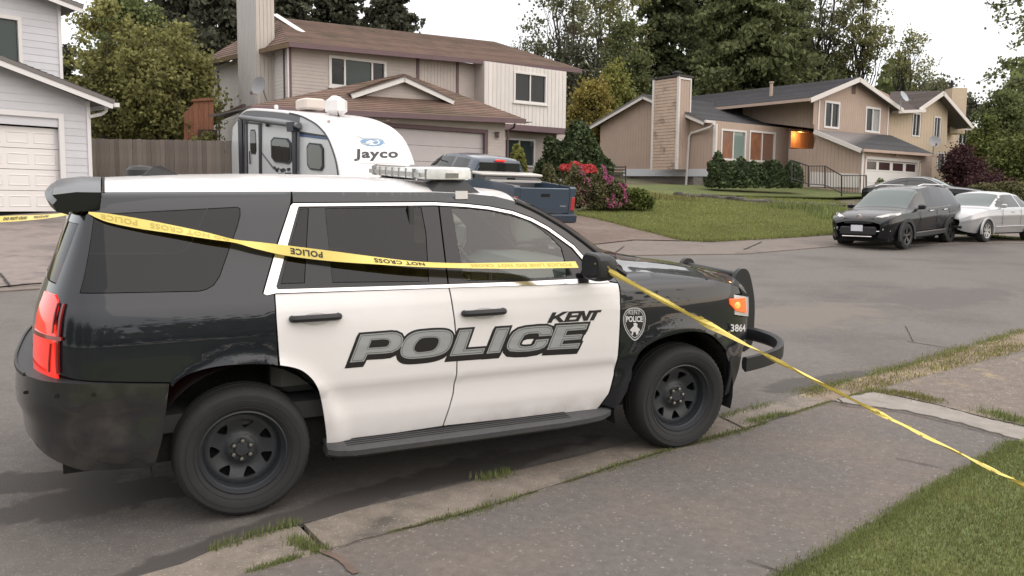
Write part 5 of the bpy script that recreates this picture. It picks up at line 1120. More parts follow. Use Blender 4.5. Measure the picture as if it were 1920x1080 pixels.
# ---- house three: tan, gable and porch light
H3 = 52; m_h3 = mat('siding_tan', (.385, .290, .235), .8, var=.08, vscale=1.2); m_t3 = mat('trim_offwhite', (.60, .56, .53), .65); m_r3 = mat('shingle_charcoal', (.058, .057, .062), .92, isl=.22, var=.2, vscale=1.5)
h3 = empty('house', (0, 0, 0), 'tan split-level house with charcoal roof, wide chimney and orange-lit porch', 'house')
f3 = Wall(1337, 42.0, H3); g3 = Wall(1337, 42.0, H3-90); g3.n = -g3.n              # g3: u grows to the back-left
def sidev(wall, pts, m, step=.2, gap=.008, holes=(), off=0.0): siding(wall, [wall.uz(*p) for p in pts], m, h3, kind='vert', step=step, gap=gap, holes=holes, off=off, proud=.012)
sidev(g3, [(1337, 326), (1337, 232), (1206, 184), (1126, 236), (1126, 322)], m_h3)
bd_ = g3.q((1352, 317), (1352, 331), (1170, 330), (1170, 317)); b = B(); b.prism([g3.w(u, z, -.02) for u, z in bd_], [g3.w(u, z, .06) for u, z in bd_]); b.build('base_band', mat('band_white', (.52, .53, .56), .7), h3, world=True)
b = B(); P = g3.q((1335, 329), (1335, 362), (1160, 362), (1160, 329)); b.prism([g3.w(u, z, -.35) for u, z in P], [g3.w(u, z, -.12) for u, z in P]); b.build('foundation', mat('foundation_grey', (.20, .17, .155), .9, var=.15), h3, world=True)
b = B(); P = g3.q((1318, 331), (1318, 352), (1300, 352), (1300, 331)); b.prism([g3.w(u, z, -.1) for u, z in P], [g3.w(u, z, .02) for u, z in P]); b.build('foundation_pier', m_conc2, h3, world=True)
def rakes(wall, pts, off, h=.22, m=None, name='rake_board'):
    P = [wall.p3(*p, off) for p in pts]
    for a_, b_ in zip(P, P[1:]): bar3(name, a_, b_, h, .04, m or m_t3, h3, nrm=wall.n)
    return P
RK = rakes(g3, [(1105, 236), (1206, 177), (1322, 226)], .35)
bk = lambda p, k, W_, dz=.02: (p[0]-W_.n[0]*k, p[1]-W_.n[1]*k, p[2]+dz)
# lower roof: near slope towards the street and far slope
eR = f3.p3(1520, 241, .45); RKr = Vector(bk(RK[2], -.05, g3)); RKa = Vector(bk(RK[1], -.05, g3)); run = Vector((f3.d[0], f3.d[1], 0))
roof('roof', [tuple(RKr), tuple(RKr+run*12), tuple(RKa+run*12), tuple(RKa)], m_r3, h3)
RKl = Vector(bk(RK[0], -.05, g3)); roof('roof', [tuple(RKl), tuple(RKa), tuple(RKa+run*12), tuple(RKl+run*12)], m_r3, h3, eave=(0, 3))
bar3('gutter', tuple(RKr), tuple(RKr+run*8.6), .12, .10, m_t3, h3, nrm=f3.n)
# chimney on the gable wall
cz = Wall(0, 0, H3-90, -.9, g3); cz = Wall(1337, 42.0, H3-90); cz.n = -cz.n
cf = [cz.uz(1222, 318, .9), cz.uz(1268, 318, .9), cz.uz(1268, 150, .9), cz.uz(1222, 150, .9)]; ua, ub = cf[0][0], cf[1][0]; zt3 = cz.uz(1245, 149, .9)[1]; zb3 = cz.uz(1245, 318, .9)[1]
siding(cz, [(ub, zb3), (ua, zb3), (ua, zt3), (ub, zt3)], mat('chimney_lap_tan', (.43, .32, .25), .8, var=.14, vscale=2.5, stain=(1.6, (.20, .155, .125), .56, .7)), h3, step=.155, off=.9, proud=.02)
for u in (ua, ub): trim(cz, u, zb3, u, zt3+.05, .13, m_t3, h3, 'corner_board', off=.91)
# its right face
P = [cz.w(ub, zb3, .9), cz.w(ub, zb3, 0), cz.w(ub, zt3, 0), cz.w(ub, zt3, .9)]; mesh('chimney_side', P, [(0, 1, 2, 3)], m_h3, h3, world=True)
cw3 = Wall(0, 0, H3, 0, f3); cw3.o = np.array(cz.w(ub, 0, .9)[:2])
siding(cw3, [(.0, zb3), (.9, zb3), (.9, zt3), (.0, zt3)], m_h3, h3, kind='vert', step=.2); trim(cw3, .04, zb3, .04, zt3, .08, m_t3, h3, 'corner_board', off=.02)
wch = 1.05; trim(cw3, .86, cw3.uz(1286, 225)[1], .86, zt3, .09, m_t3, h3, 'corner_board', off=.02); trim(cw3, 0, zt3-.03, .9, zt3-.03, .09, m_t3, h3, 'cap_trim', off=.025)
P = [cz.w(ua+.06, zt3+.05, .96), cz.w(ub-.06, zt3+.05, .96), cz.w(ub-.06, zt3+.05, -.15), cz.w(ua+.06, zt3+.05, -.15)]; b = B(); b.prism(P, [(p[0], p[1], p[2]+.10) for p in P]); b.build('chimney_cap', mat('cap_dark', (.035, .028, .026), .7), h3, world=True)
b = B(); cc3 = cz.w((ua+ub)/2-.25, zt3+.15, .4); b.lathe([(.16, 0), (.16, .14), (.24, .15), (.24, .22), (0, .28)], 14, 'z', c=cc3); b.build('flue', m_blackp, h3, True, world=True)
# corner, downpipe
trim(f3, .05, f3.uz(1340, 331)[1], .05, f3.uz(1340, 232)[1], .12, m_t3, h3, 'corner_board'); trim(g3, .05, g3.uz(1335, 326)[1], .05, g3.uz(1335, 232)[1], .10, m_t3, h3, 'corner_board')
b = B(); b.tube([f3.p3(1339, 232, .45), g3.p3(1334, 238, .3), g3.p3(1296, 250, .12), g3.p3(1292, 256, .12), g3.p3(1286, 352, .12)], .06, 8); b.build('downpipe', m_t3, h3, True, world=True)
# front wall with two windows
Wa = rect(f3, 1352, 241, 1399, 300); Wb = rect(f3, 1405, 244, 1454, 303)
hs_ = [[(q[0], q[1]-2), (q[2], q[1]-2), (q[2], q[3]), (q[0], q[3])] for q in (Wa, Wb)]
uf1 = f3.uz(1481, 260)[0]; zf1 = f3.uz(1400, 236)[1]+.1; zf0 = 2.2
siding(f3, [(0, zf0), (uf1, zf0), (uf1, zf1), (0, zf1)], m_h3, h3, kind='vert', step=.2, holes=[[(q[0], q[1]), (q[2], q[1]), (q[2], q[3]), (q[0], q[3])] for q in (Wa, Wb)])
window(f3, Wa, h3, fw=.09, panes=2, glass=[m_curto, mat('glass_mint', (.17, .22, .20), .1, spec=.6)]); window(f3, Wb, h3, fw=.09, panes=2, glass=[m_curto, mat('glass_rose', (.13, .09, .075), .06, spec=.7, emit=(1, .4, .2), estr=.04)])
trim(f3, uf1-.04, zf0, uf1-.04, zf1, .12, m_t3, h3, 'corner_board')
# lit porch recess and the two-storey block
u2a = f3.uz(1526, 230)[0]; tb = Wall(0, 0, H3, -.2, f3); 
pr_ = f3.q((1483, 239), (1483, 280), (1526, 280), (1526, 243), off=-.75)
siding(f3, pr_, mat('porch_boards', (.34, .25, .19), .8), h3, kind='vert', step=.2, off=-.75)
mesh('porch_return', [f3.w(uf1, pr_[1][1]-1.5, 0), f3.w(uf1, pr_[1][1]-1.5, -.75), f3.w(uf1, zf1, -.75), f3.w(uf1, zf1, 0)], [(0, 1, 2, 3)], m_h3, h3, world=True)
mesh('porch_floor', [f3.w(uf1, pr_[1][1], -.75), f3.w(u2a+.2, pr_[1][1], -.75), f3.w(u2a+.2, pr_[1][1], -.05), f3.w(uf1, pr_[1][1], -.05)], [(0, 1, 2, 3)], mat('porch_brown', (.11, .06, .04), .8), h3, world=True)
b = B(); P = f3.q((1483, 279), (1536, 279), (1536, 284), (1483, 284)); b.prism([f3.w(u, z, -.75) for u, z in P], [f3.w(u, z, .0) for u, z in P]); b.build('porch_beam', m_h3, h3, world=True)
lo = f3.p3(1500, 245, -.35); b = B(); b.lathe([(0, .06), (.07, .05), (.09, 0), (.07, -.05), (0, -.06)], 12, 'z', c=lo); plp = b.build('porch_lamp', mat('porch_lamp_glow', (1, .6, .3), .5, emit=(1, .42, .10), estr=14), h3, True, world=True)
ld_ = bpy.data.lights.new('porch_light', 'POINT'); ld_.energy = 60; ld_.color = (1, .38, .10); ld_.shadow_soft_size = .12; lo_ = bpy.data.objects.new('porch_light', ld_); C.objects.link(lo_); lo_.location = (lo[0], lo[1], lo[2]-.14)
tf = Wall(1526, 43.6, H3); tsd = Wall(1526, 43.6, H3-90); tsd.n = -tsd.n
Wc = rect(tf, 1546, 188, 1575, 240); Wd = rect(tf, 1623, 199, 1651, 248); hR = lambda q: [(q[0], q[1]), (q[2], q[1]), (q[2], q[3]), (q[0], q[3])]
sidev(tf, [(1526, 300), (1526, 184), (1612, 152), (1667, 178), (1667, 262)], m_h3, holes=[hR(Wc), hR(Wd)])
for q in (Wc, Wd): window(tf, q, h3, fw=.11, panes=2, glass=[m_wglass, m_curt if q is Wd else m_wglass])
vt = rect(tf, 1597, 158, 1604, 176); b = B(); P = [(vt[0], vt[1]), (vt[2], vt[1]), (vt[2], vt[3]), (vt[0], vt[3])]; b.prism([tf.w(u, z, .0) for u, z in P], [tf.w(u, z, .03) for u, z in P]); b.build('gable_vent', mat('vent_brown', (.12, .085, .065), .8), h3, world=True)
sidev(tsd, [(1526, 241), (1526, 184), (1392, 194), (1392, 225)], m_h3)
trim(tf, .05, tf.uz(1526, 276)[1], .05, tf.uz(1526, 186)[1], .13, m_t3, h3, 'corner_board'); trim(tf, tf.uz(1666, 200)[0]-.05, tf.uz(1666, 258)[1], tf.uz(1666, 200)[0]-.05, tf.uz(1666, 198)[1], .10, m_t3, h3, 'corner_board')
RT_ = [tf.p3(1526, 182, .45), tf.p3(1612, 145, .45), tf.p3(1694, 204, .45)]
L_ = Vector(tf.p3(1519, 184, .45))
bar3('rake_board', tuple(L_), RT_[1], .22, .04, m_t3, h3, nrm=tf.n); bar3('rake_board', RT_[1], RT_[2], .22, .04, m_t3, h3, nrm=tf.n)
bk2 = Vector((-tf.n[0], -tf.n[1], 0)); L2, A2, R2_ = L_+Vector((0, 0, .02)), Vector(RT_[1])+Vector((0, 0, .02)), Vector(RT_[2])+Vector((0, 0, .02))
roof('roof', [tuple(L2), tuple(A2), tuple(A2+bk2*11), tuple(L2+bk2*11)], m_r3, h3, eave=(0, 3)); roof('roof', [tuple(R2_), tuple(A2), tuple(A2+bk2*11), tuple(R2_+bk2*11)], m_r3, h3, eave=(0, 3))
bar3('gutter', tuple(L2+Vector((0, 0, -.02))), tuple(L2+bk2*9+Vector((0, 0, -.02))), .14, .10, m_h3, h3, nrm=tsd.n)
b = B(); vp = at(1446, 172, 46); b.tube([(vp[0], vp[1], vp[2]-.5), (vp[0], vp[1], vp[2]+.45)], .09, 8); b.build('roof_vent', m_h3, h3, True, world=True)
b = B(); b.tube([(vp[0], vp[1], vp[2]+.45), (vp[0], vp[1], vp[2]+.52)], .13, 8); b.build('roof_vent_cap', m_h3, h3, True, world=True)
# garage wing
gf = Wall(1612, 41.2, H3); gs = Wall(1612, 41.2, H3-90); gs.n = -gs.n
sidev(gs, [(1612, 362), (1612, 283), (1530, 248), (1530, 279), (1480, 279), (1480, 362)], m_h3)
P = gs.q((1611, 326), (1611, 352), (1520, 350), (1520, 322)); b = B(); b.prism([gs.w(u, z, .0) for u, z in P], [gs.w(u, z, .05) for u, z in P]); b.build('white_base', m_t3, h3, world=True)
gR = gf.uz(1748, 300)[0]; Gd = rect(gf, 1624, 298, 1724, 352)
siding(gf, [(0, 1.2), (gR, 1.2), (gR, gf.uz(1612, 282)[1]), (0, gf.uz(1612, 282)[1])], m_h3, h3, kind='vert', step=.2, holes=[[(Gd[0], 0), (Gd[2], 0), (Gd[2], Gd[3]), (Gd[0], Gd[3])]])
trim(gf, .04, 1.2, .04, gf.uz(1612, 283)[1], .14, m_t3, h3, 'corner_board')
trim(gf, Gd[0]-.05, 1.2, Gd[0]-.05, Gd[3]+.1, .12, m_t3, h3, 'door_trim'); trim(gf, Gd[2]+.05, 1.2, Gd[2]+.05, Gd[3]+.1, .12, m_t3, h3, 'door_trim'); trim(gf, Gd[0]-.1, Gd[3]+.06, Gd[2]+.1, Gd[3]+.06, .14, m_t3, h3, 'door_trim')
gd3 = empty('garage_door', parent=h3); Gz = Gd[3]
for k in range(4):
    z = Gz-.56*(k+1); b = B(); P = [(Gd[0], z+.005), (Gd[2], z+.005), (Gd[2], z+.555), (Gd[0], z+.555)]; b.prism([gf.w(u, zz, -.14) for u, zz in P], [gf.w(u, zz, -.08) for u, zz in P]); b.build('door_section', m_winf, gd3, world=True)
for l, r in ((.02, .21), (.25, .46), (.51, .71), (.76, .95)):
    u0, u1 = Gd[0]+(Gd[2]-Gd[0])*l+.05, Gd[0]+(Gd[2]-Gd[0])*r; P = [(u0, Gz-.47), (u1, Gz-.47), (u1, Gz-.10), (u0, Gz-.10)]; b = B(); b.prism([gf.w(u, zz, -.08) for u, zz in P], [gf.w(u, zz, -.072) for u, zz in P]); b.build('door_window', mat('door_glass', (.055, .032, .032), .1), gd3, world=True)
g0, g1_, g2_, g3_ = gs.p3(1528, 243, .3), gs.p3(1617, 279, .4), gf.p3(1752, 289, .45), tf.p3(1670, 254, .05)
roof('roof', [g1_, g2_, g3_, g0], m_r3, h3, thick=.08); bar3('rake_board', g0, g1_, .20, .05, m_t3, h3, nrm=gs.n); bar3('gutter', g1_, g2_, .13, .09, m_h3, h3, nrm=gf.n)
b = B(); fl_ = gf.p3(1677, 291, .12)
for dx in (-.12, .12): b.lathe([(0, -.06), (.06, -.06), (.09, .06), (0, .06)], 10, 'y', c=(fl_[0]+dx, fl_[1], fl_[2]))
b.build('floodlight', m_h3, h3, world=True)
# ---- house four: cream, beyond
h4 = empty('house', (0, 0, 0), 'cream house with steep gable at the far right behind the tan house', 'house'); m_h4 = mat('siding_cream', (.50, .40, .29), .8, var=.06)
c4 = Wall(1700, 50, 56); 
siding(c4, c4.q((1660, 345), (1660, 205), (1723, 205), (1770, 180), (1776, 186), (1776, 345)), m_h4, h4, kind='vert', step=.3, holes=[hR(rect(c4, *q)) for q in ((1711, 211, 1726, 256), (1751, 218, 1764, 262), (1757, 285, 1771, 318))])
c4b = Wall(0, 0, 56, 1.2, c4); siding(c4b, c4b.q((1770, 345), (1770, 190), (1832, 240), (1832, 345)), m_h4, h4, kind='vert', step=.3, holes=[hR(rect(c4b, 1797, 240, 1822, 271))])
for q in ((1711, 211, 1726, 256), (1751, 218, 1764, 262)): window(c4, rect(c4, *q), h4, fw=.08, panes=2)
window(c4b, rect(c4b, 1797, 240, 1822, 271), h4, fw=.08, panes=3); window(c4, rect(c4, 1757, 285, 1771, 318), h4, fw=.08, panes=1)
RF = [c4.p3(1723, 203, .6), c4.p3(1769, 171, .6), c4.p3(1826, 238, .6)]
bar3('rake_board', RF[0], RF[1], .22, .05, m_t3, h4, nrm=c4.n); bar3('rake_board', RF[1], RF[2], .22, .05, m_t3, h4, nrm=c4.n)
b4 = Vector((-c4.n[0], -c4.n[1], 0)); m_r4 = mat('shingle_dark_brown', (.075, .058, .052), .92, isl=.2); V4 = [Vector(p)+Vector((0, 0, .02)) for p in RF]
roof('roof', [tuple(V4[0]), tuple(V4[1]), tuple(V4[1]+b4*9), tuple(V4[0]+b4*9)], m_r4, h4, eave=(0, 3)); roof('roof', [tuple(V4[2]), tuple(V4[1]), tuple(V4[1]+b4*9), tuple(V4[2]+b4*9)], m_r4, h4, eave=(0, 3))
bar3('eave_board', c4.p3(1672, 208, .4), c4.p3(1724, 206, .4), .16, .4, m_t3, h4, nrm=c4.n)
p_ = [c4.p3(1665, 205, .5), c4.p3(1724, 204, .5), c4.p3(1769, 171, -3), c4.p3(1668, 178, -3)]; roof('roof', p_, m_r4, h4)
b = B(); q = at(1792, 190, 54); b.box((q[0]-.5, q[1]-.5, q[2]-2), (q[0]+.42, q[1]+.4, q[2]+.75)); b.build('chimney', m_h4, h4, world=True)
b = B(); b.tube([(q[0]-.3, q[1], q[2]+.75), (q[0]-.3, q[1], q[2]+1.25)], .09, 8); b.tube([(q[0]-.3, q[1], q[2]+1.0), (q[0]-.3, q[1], q[2]+1.1)], .18, 8); b.build('flue', m_blackp, h4, True, world=True)
dish(at(1752, 266, 42), .27, (-.2, -.8, .45), 'dark satellite dish at the right end of the tan garage roof')
dish(at(1694, 182, 47), .30, (.5, -.7, .5), 'pale satellite dish on the roof ridge between the tan and cream houses', m=mat('dish_pale', (.30, .33, .36), .5))
# ---- railing by the steps, bench
m_iron = mat('black_iron', (.02, .018, .018), .5)
rl = empty('stair_railing', (0, 0, 0), 'black iron railing stepping down beside the tan house entrance', 'railing'); wr3 = Wall(1577, 38.5, 62)
tops = [(1484, 300), (1516, 311), (1547, 311), (1578, 329), (1624, 329)]; bots = [(1484, 335), (1516, 345), (1547, 347), (1578, 362), (1624, 362)]
for i in range(5): b = B(); b.tube([wr3.p3(*tops[i]), wr3.p3(tops[i][0], bots[i][1]+6)], .035, 6); b.build('post', m_iron, rl)
for i in range(4):
    b = B(); b.tube([wr3.p3(*tops[i]), wr3.p3(*tops[i+1])], .028, 6); b.build('top_rail', m_iron, rl); b = B(); b.tube([wr3.p3(*bots[i]), wr3.p3(*bots[i+1])], .022, 6); b.build('bottom_rail', m_iron, rl)
    n = int((tops[i+1][0]-tops[i][0])/5)
    for k in range(1, n): t = k/n; x_ = tops[i][0]+(tops[i+1][0]-tops[i][0])*t; b = B(); b.tube([wr3.p3(x_, tops[i][1]+(tops[i+1][1]-tops[i][1])*t), wr3.p3(x_, bots[i][1]+(bots[i+1][1]-bots[i][1])*t)], .012, 4); b.build('baluster', m_iron, rl)
bn = empty('garden_bench', (0, 0, 0), 'dark slatted bench beside the flowering hedge, in front of the tan house', 'bench'); wb_ = Wall(1140, 37.5, 80); m_bn = mat('bench_wood', (.055, .042, .035), .8)
for i, y in enumerate((312, 317.5, 323)): b = B(); P = wb_.q((1140, y), (1174, y), (1174, y+2.6), (1140, y+2.6)); b.prism([wb_.w(u, z, 0) for u, z in P], [wb_.w(u, z, .03) for u, z in P]); b.build('back_slat', m_bn, bn)
for i in range(3): b = B(); P = wb_.q((1138, 331), (1175, 331), (1175, 332.5), (1138, 332.5)); b.prism([wb_.w(u, z, .08+.13*i) for u, z in P], [wb_.w(u, z, .18+.13*i) for u, z in P]); b.build('seat_slat', m_bn, bn)
for x_ in (1141, 1173):
    b = B(); b.tube([wb_.p3(x_, 311, .0), wb_.p3(x_, 344, .0)], .03, 6); b.build('leg', m_bn, bn); b = B(); b.tube([wb_.p3(x_, 331, .45), wb_.p3(x_, 344, .45)], .03, 6); b.build('leg', m_bn, bn); b = B(); b.tube([wb_.p3(x_, 325, .0), wb_.p3(x_, 325, .45), wb_.p3(x_, 331, .45)], .022, 6); b.build('armrest', m_bn, bn)
# ------------------------------------------------------------------ camper trailer
m_tw = mat('fibreglass_white', (.70, .68, .675), .35, coat=.4); m_tg = mat('camper_side', (.57, .58, .60), .4, coat=.3); m_tgr = mat('camper_grey', (.16, .165, .175), .5); m_tdk = mat('camper_dark', (.020, .022, .032), .45); m_tb = mat('camper_blue', (.05, .10, .22), .4)
m_tint = mat('car_glass_dark', (.016, .018, .018), .03, spec=.6)
tr = empty('camper_trailer', (0, 0, 0), 'white rounded camper trailer with grey side and bird emblem, parked on the driveway', 'trailer')
ts = Wall(636.6, 21.0, -37); ts.n = -ts.n
prof = spline(ts.q((637, 345), (636.6, 330), (630.5, 295), (616, 256), (599, 234), (581, 221.5), (557, 211.5), (520, 205.5), (471, 202.7), (455, 208), (443, 222), (437, 239), (433.7, 273), (433, 328), (433, 345)), 5)
def _px(wd): p = ts.w(prof[8][0], prof[8][1], -wd); return proj(p)[0]
wd = 1.5
for _ in range(30): wd += (784-proj(ts.w(prof[5][0], prof[5][1], -wd))[0])*.006
TW = wd; zfl = prof[0][1]-.75; pf = [(prof[0][0]+.25, zfl)]+prof+[(prof[-1][0]-.05, zfl)]
arc = [0]
for a_, b_ in zip(pf, pf[1:]): arc.append(arc[-1]+math.hypot(b_[0]-a_[0], b_[1]-a_[1]))
def TS(t, v, off=0.0):
    """skin of the camper: t metres along the profile from the front bottom, v metres across from the near side"""
    u = float(np.interp(t, arc, [p[0] for p in pf])); z = float(np.interp(t, arc, [p[1] for p in pf])); e = .03
    u2, z2 = float(np.interp(t+e, arc, [p[0] for p in pf])), float(np.interp(t+e, arc, [p[1] for p in pf])); u1, z1 = float(np.interp(t-e, arc, [p[0] for p in pf])), float(np.interp(t-e, arc, [p[1] for p in pf]))
    dx, dz = u2-u1, z2-z1; l = math.hypot(dx, dz) or 1; n = (-dz/l, dx/l)
    c = min(v, TW-v); rr = .07; o = off
    if c < rr: o -= rr-math.sqrt(max(0, rr*rr-(rr-c)**2))
    return ts.w(u+n[0]*o, z+n[1]*o, -v)
vs_ = [0, .008, .02, .04, .07]+list(np.linspace(.15, TW-.15, 8))+[TW-.07, TW-.04, TW-.02, TW-.008, TW]
R_ = [[TS(t, v) for v in vs_] for t in arc]; n = len(vs_)
mesh('body_shell', [p for r in R_ for p in r], [(i*n+j, (i+1)*n+j, (i+1)*n+j+1, i*n+j+1) for i in range(len(R_)-1) for j in range(n-1)], m_tw, tr, True, 50, world=True)
SPF = offset_poly(pf, -.07)
mesh('side_panel', [ts.w(u, z, 0.0) for u, z in SPF], [tuple(range(len(SPF)))], m_tg, tr, world=True)
mesh('far_panel', [ts.w(u, z, -TW) for u, z in SPF], [tuple(range(len(SPF)))], m_tg, tr, world=True)
# dark edge moulding along the front curve, grey roof band
em = B(); em.tube([ts.w(u, z, .01) for u, z in offset_poly(pf, -.05)[1:34]], .022, 6); em.build('edge_moulding', m_tdk, tr, True, world=True)
gb = SPF[30:66]; gb2 = offset_poly(pf, -.24)[30:66]
b = B(); b.add([ts.w(u, z, .006) for u, z in gb]+[ts.w(u, z, .006) for u, z in gb2], [(i, i+1, len(gb)+i+1, len(gb)+i) for i in range(len(gb)-1)]); b.build('roof_band', m_tgr, tr, world=True)
def tsq(name, pts, m, off=.012, th=.012, parent=tr, rnd=False):
    P = ts.q(*pts); P = spline(P, 3, True) if rnd else P
    b = B(); b.prism([ts.w(u, z, off-th) for u, z in P], [ts.w(u, z, off) for u, z in P]); return b.build(name, m, parent, world=True)
dc = lambda *p: crop(420, 170, 2.909, *p)
b = B(); b.tube([ts.p3(*q, .10) for q in dc((88, 145), (408, 190))], .075, 12); b.build('awning_roll', m_tgr, tr, True, world=True)
tsq('awning_end', dc((375, 175), (412, 172), (414, 222), (380, 226)), m_tdk, .19, .18)
for P in (dc((96, 160), (118, 162), (122, 462), (104, 462)), dc((392, 220), (414, 218), (414, 465), (396, 465))): tsq('awning_arm', P, m_tdk, .12, .05)
tsq('side_stripe', dc((414, 236), (560, 256), (568, 268), (414, 250)), m_tb, .008, .004); tsq('side_stripe', dc((414, 222), (550, 243), (558, 254), (414, 238)), m_tdk, .008, .004)
tsq('side_graphic', dc((205, 345), (270, 430), (282, 430), (205, 330)), m_tgr, .008, .004)
tsq('cap_panel', dc((45, 300), (52, 200), (88, 150), (94, 165), (98, 462), (48, 462)), m_tg, .02, .01)
dr = tsq('entry_door', dc((134, 178), (195, 183), (197, 462), (136, 462)), m_tg, .03, .02)
for P in (dc((127, 170), (136, 170), (138, 462), (129, 462)), dc((193, 185), (206, 185), (208, 462), (197, 462)), dc((127, 170), (206, 178), (206, 188), (130, 180))): tsq('door_frame', P, m_tdk, .035, .03)
def twin(P): 
    def rc(P, k=.16): P = [np.array(p) for p in P]; return [tuple(P[i]+(P[j]-P[i])*k) for i in range(4) for j in ((i-1) % 4, (i+1) % 4)]
    c = np.mean(P, 0); P2 = [tuple(c+(np.array(p)-c)*.88) for p in P]; tsq('window_rim', rc(P), m_tdk, .035, .03); tsq('side_window', rc(P2), m_tint, .042, .01)
twin(dc((146, 212), (180, 212), (184, 350), (150, 345))); twin(dc((260, 252), (368, 262), (374, 402), (264, 386))); twin(dc((456, 282), (546, 292), (548, 440), (460, 428)))
b = B(); P = [ts.p3(*q, .07) for q in dc((140, 330), (142, 400))]; b.tube(P, .02, 6); b.build('grab_handle', m_tdk, tr, True, world=True)
b = B(); q = ts.p3(*dc((236, 188))[0], .05); b.lathe([(0, -.05), (.05, -.04), (.05, .05), (0, .05)], 10, 'z', c=q); b.build('porch_lamp', m_tdk, tr, True, world=True)
# small dark lettering-like flourish low on the side
for k, P in enumerate((dc((268, 415), (280, 412), (300, 440), (290, 445)), dc((284, 432), (300, 418), (304, 424), (290, 442)), dc((305, 428), (322, 424), (330, 444), (314, 446)), dc((325, 420), (340, 430), (338, 440), (326, 436)), dc((344, 424), (362, 420), (366, 432), (350, 440)), dc((330, 448), (372, 446), (366, 454), (340, 456)), dc((300, 452), (322, 452), (318, 460), (304, 460)))): tsq('graphic_mark', P, m_tdk, .016, .004)
# front decals: invert the pixel onto the skin
def tinv(px, py, t=2.0, v=1.0):
    for _ in range(14):
        p0 = proj(TS(t, v)); e = .01; J = np.stack([(proj(TS(t+e, v))-p0)/e, (proj(TS(t, v+e))-p0)/e], 1); st = np.linalg.solve(J, np.array([px, py])-p0); l = np.linalg.norm(st); st = st if l < .4 else st*.4/l; t += st[0]; v += st[1]
    return float(t), float(v)
def tdec(name, pts, m, off=.004, holes=(), sm=False, parent=tr):
    P = dc(*pts); P = spline(P, 3, True) if sm else P; v2, F = tri2d([tinv(*p) for p in P], [[tinv(*p) for p in (spline(dc(*h), 3, True) if sm else dc(*h))] for h in holes], .1, .1); return mesh(name, [TS(t, v, off) for t, v in v2], F, m, parent, world=True)
V, F = text2d('Jayco', 1.0, .035, spacing=1.08); x0, x1 = min(v[0] for v in V), max(v[0] for v in V)
c_ = tinv(706, 288); J0 = proj(TS(*c_)); e = .02; Ji = np.linalg.inv(np.stack([(proj(TS(c_[0]+e, c_[1]))-J0)/e, (proj(TS(c_[0], c_[1]+e))-J0)/e], 1)); VV = []
for v in V:
    d = Ji@np.array([(v[0]-(x0+x1)/2)*82/(x1-x0), -(v[1]-.33)*22-.02*(v[0])]); VV.append(TS(c_[0]+d[0], c_[1]+d[1], .006))
mesh('brand_lettering', VV, F, m_tdk, tr, world=True)
em_ = empty('bird_emblem', parent=tr)
m_bl = mat('emblem_blue', (.13, .24, .38), .4); m_gr = mat('emblem_grey', (.34, .36, .38), .4)
tdec('emblem_wing', [(710, 242), (760, 256), (800, 256), (845, 262), (870, 278), (846, 270), (800, 264), (775, 268), (745, 262)], m_gr, .005, parent=em_)
tdec('emblem_body', [(742, 275), (770, 262), (820, 256), (862, 266), (872, 280), (858, 298), (825, 304), (785, 302), (757, 292)], m_bl, .004, holes=[[(775, 280), (800, 270), (815, 274), (840, 270), (850, 285), (828, 296), (800, 296), (780, 290)]], sm=True, parent=em_)
tdec('emblem_feather', [(745, 285), (775, 288), (800, 285), (790, 294), (760, 296)], m_gr, .006, parent=em_)
tdec('emblem_beak', [(868, 284), (895, 282), (872, 292)], m_gr, .006, parent=em_); tdec('emblem_head', [(812, 282), (830, 274), (842, 280), (836, 290), (818, 290)], m_bl, .006, sm=True, parent=em_)
for q in ((572, 168), (895, 163)): tdec('marker_light', [(q[0]-9, q[1]-5), (q[0]+8, q[1]-5), (q[0]+8, q[1]+7), (q[0]-9, q[1]+7)], m_redd, .02)
# moulded panel line on the nose
for P in ([(600, 255), (700, 350), (745, 398), (940, 396), (966, 380), (975, 255)],):
    L = [tinv(*p) for p in dc(*P)]; b = B(); b.tube([TS(t, v, .002) for t, v in dens(L, .1, False)], .006, 5); b.build('moulded_line', mat('white_shadow_line', (.56, .55, .55), .5), tr, True, world=True)
# roof gear
def onroof(u, v, h=0): t = float(np.interp(u, [0, 1], [0, 1])); return u
zr = max(p[1] for p in prof); uc = ts.uz(640, 200, -TW/2)[0]
ac0 = Vector(at(600, 197, ts.p3(600, 197, -TW/2)[1])); ax_u = Vector((ts.d[0], ts.d[1], 0)); ax_v = Vector((-ts.n[0], -ts.n[1], 0))
def rb(name, cu, cv, lu, lv, h, m, bev=.05, dz=0.0):
    b = B(); b.box((-lu/2, -lv/2, -.05), (lu/2, lv/2, h), bev=bev); M_ = Matrix.Rotation(math.atan2(ax_u.y, ax_u.x), 3, 'Z'); o = Vector((*ts.w(cu, zr, -cv)[:2], zr-.02+dz)); b.V = [tuple(M_ @ Vector(v)+o) for v in b.V]; return b.build(name, m, tr, True, world=True)
u_a = ts.uz(582, 200, -TW/2)[0]; u_b = ts.uz(634, 200, -TW/2)[0]
rb('air_conditioner', u_a, TW/2, .72, .62, .26, mat('roof_box_beige', (.56, .50, .45), .6), dz=-.06); rb('roof_vent_cover', u_b+.12, TW/2, .60, .5, .50, m_tw, .14, dz=-.36); rb('vent_pipe', ts.uz(518, 203, -.5)[0], .5, .10, .10, .08, m_tw, .02)
for u in (-2.2, -3.2):
    for v in (.05, TW-.25):
        b = B(); c = ts.w(-u, zfl-.28, -v-.1); c = (c[0], c[1], g(c[0], c[1])+.33); b.lathe([(0, -.10), (.33, -.10), (.33, .10), (0, .10)], 20, 'y', c=(0, 0, 0)); M_ = Matrix.Rotation(math.atan2(ax_u.y, ax_u.x), 3, 'Z'); b.V = [tuple(M_ @ Vector(q)+Vector(c)) for q in b.V]; b.build('wheel', m_rub, tr, world=True)
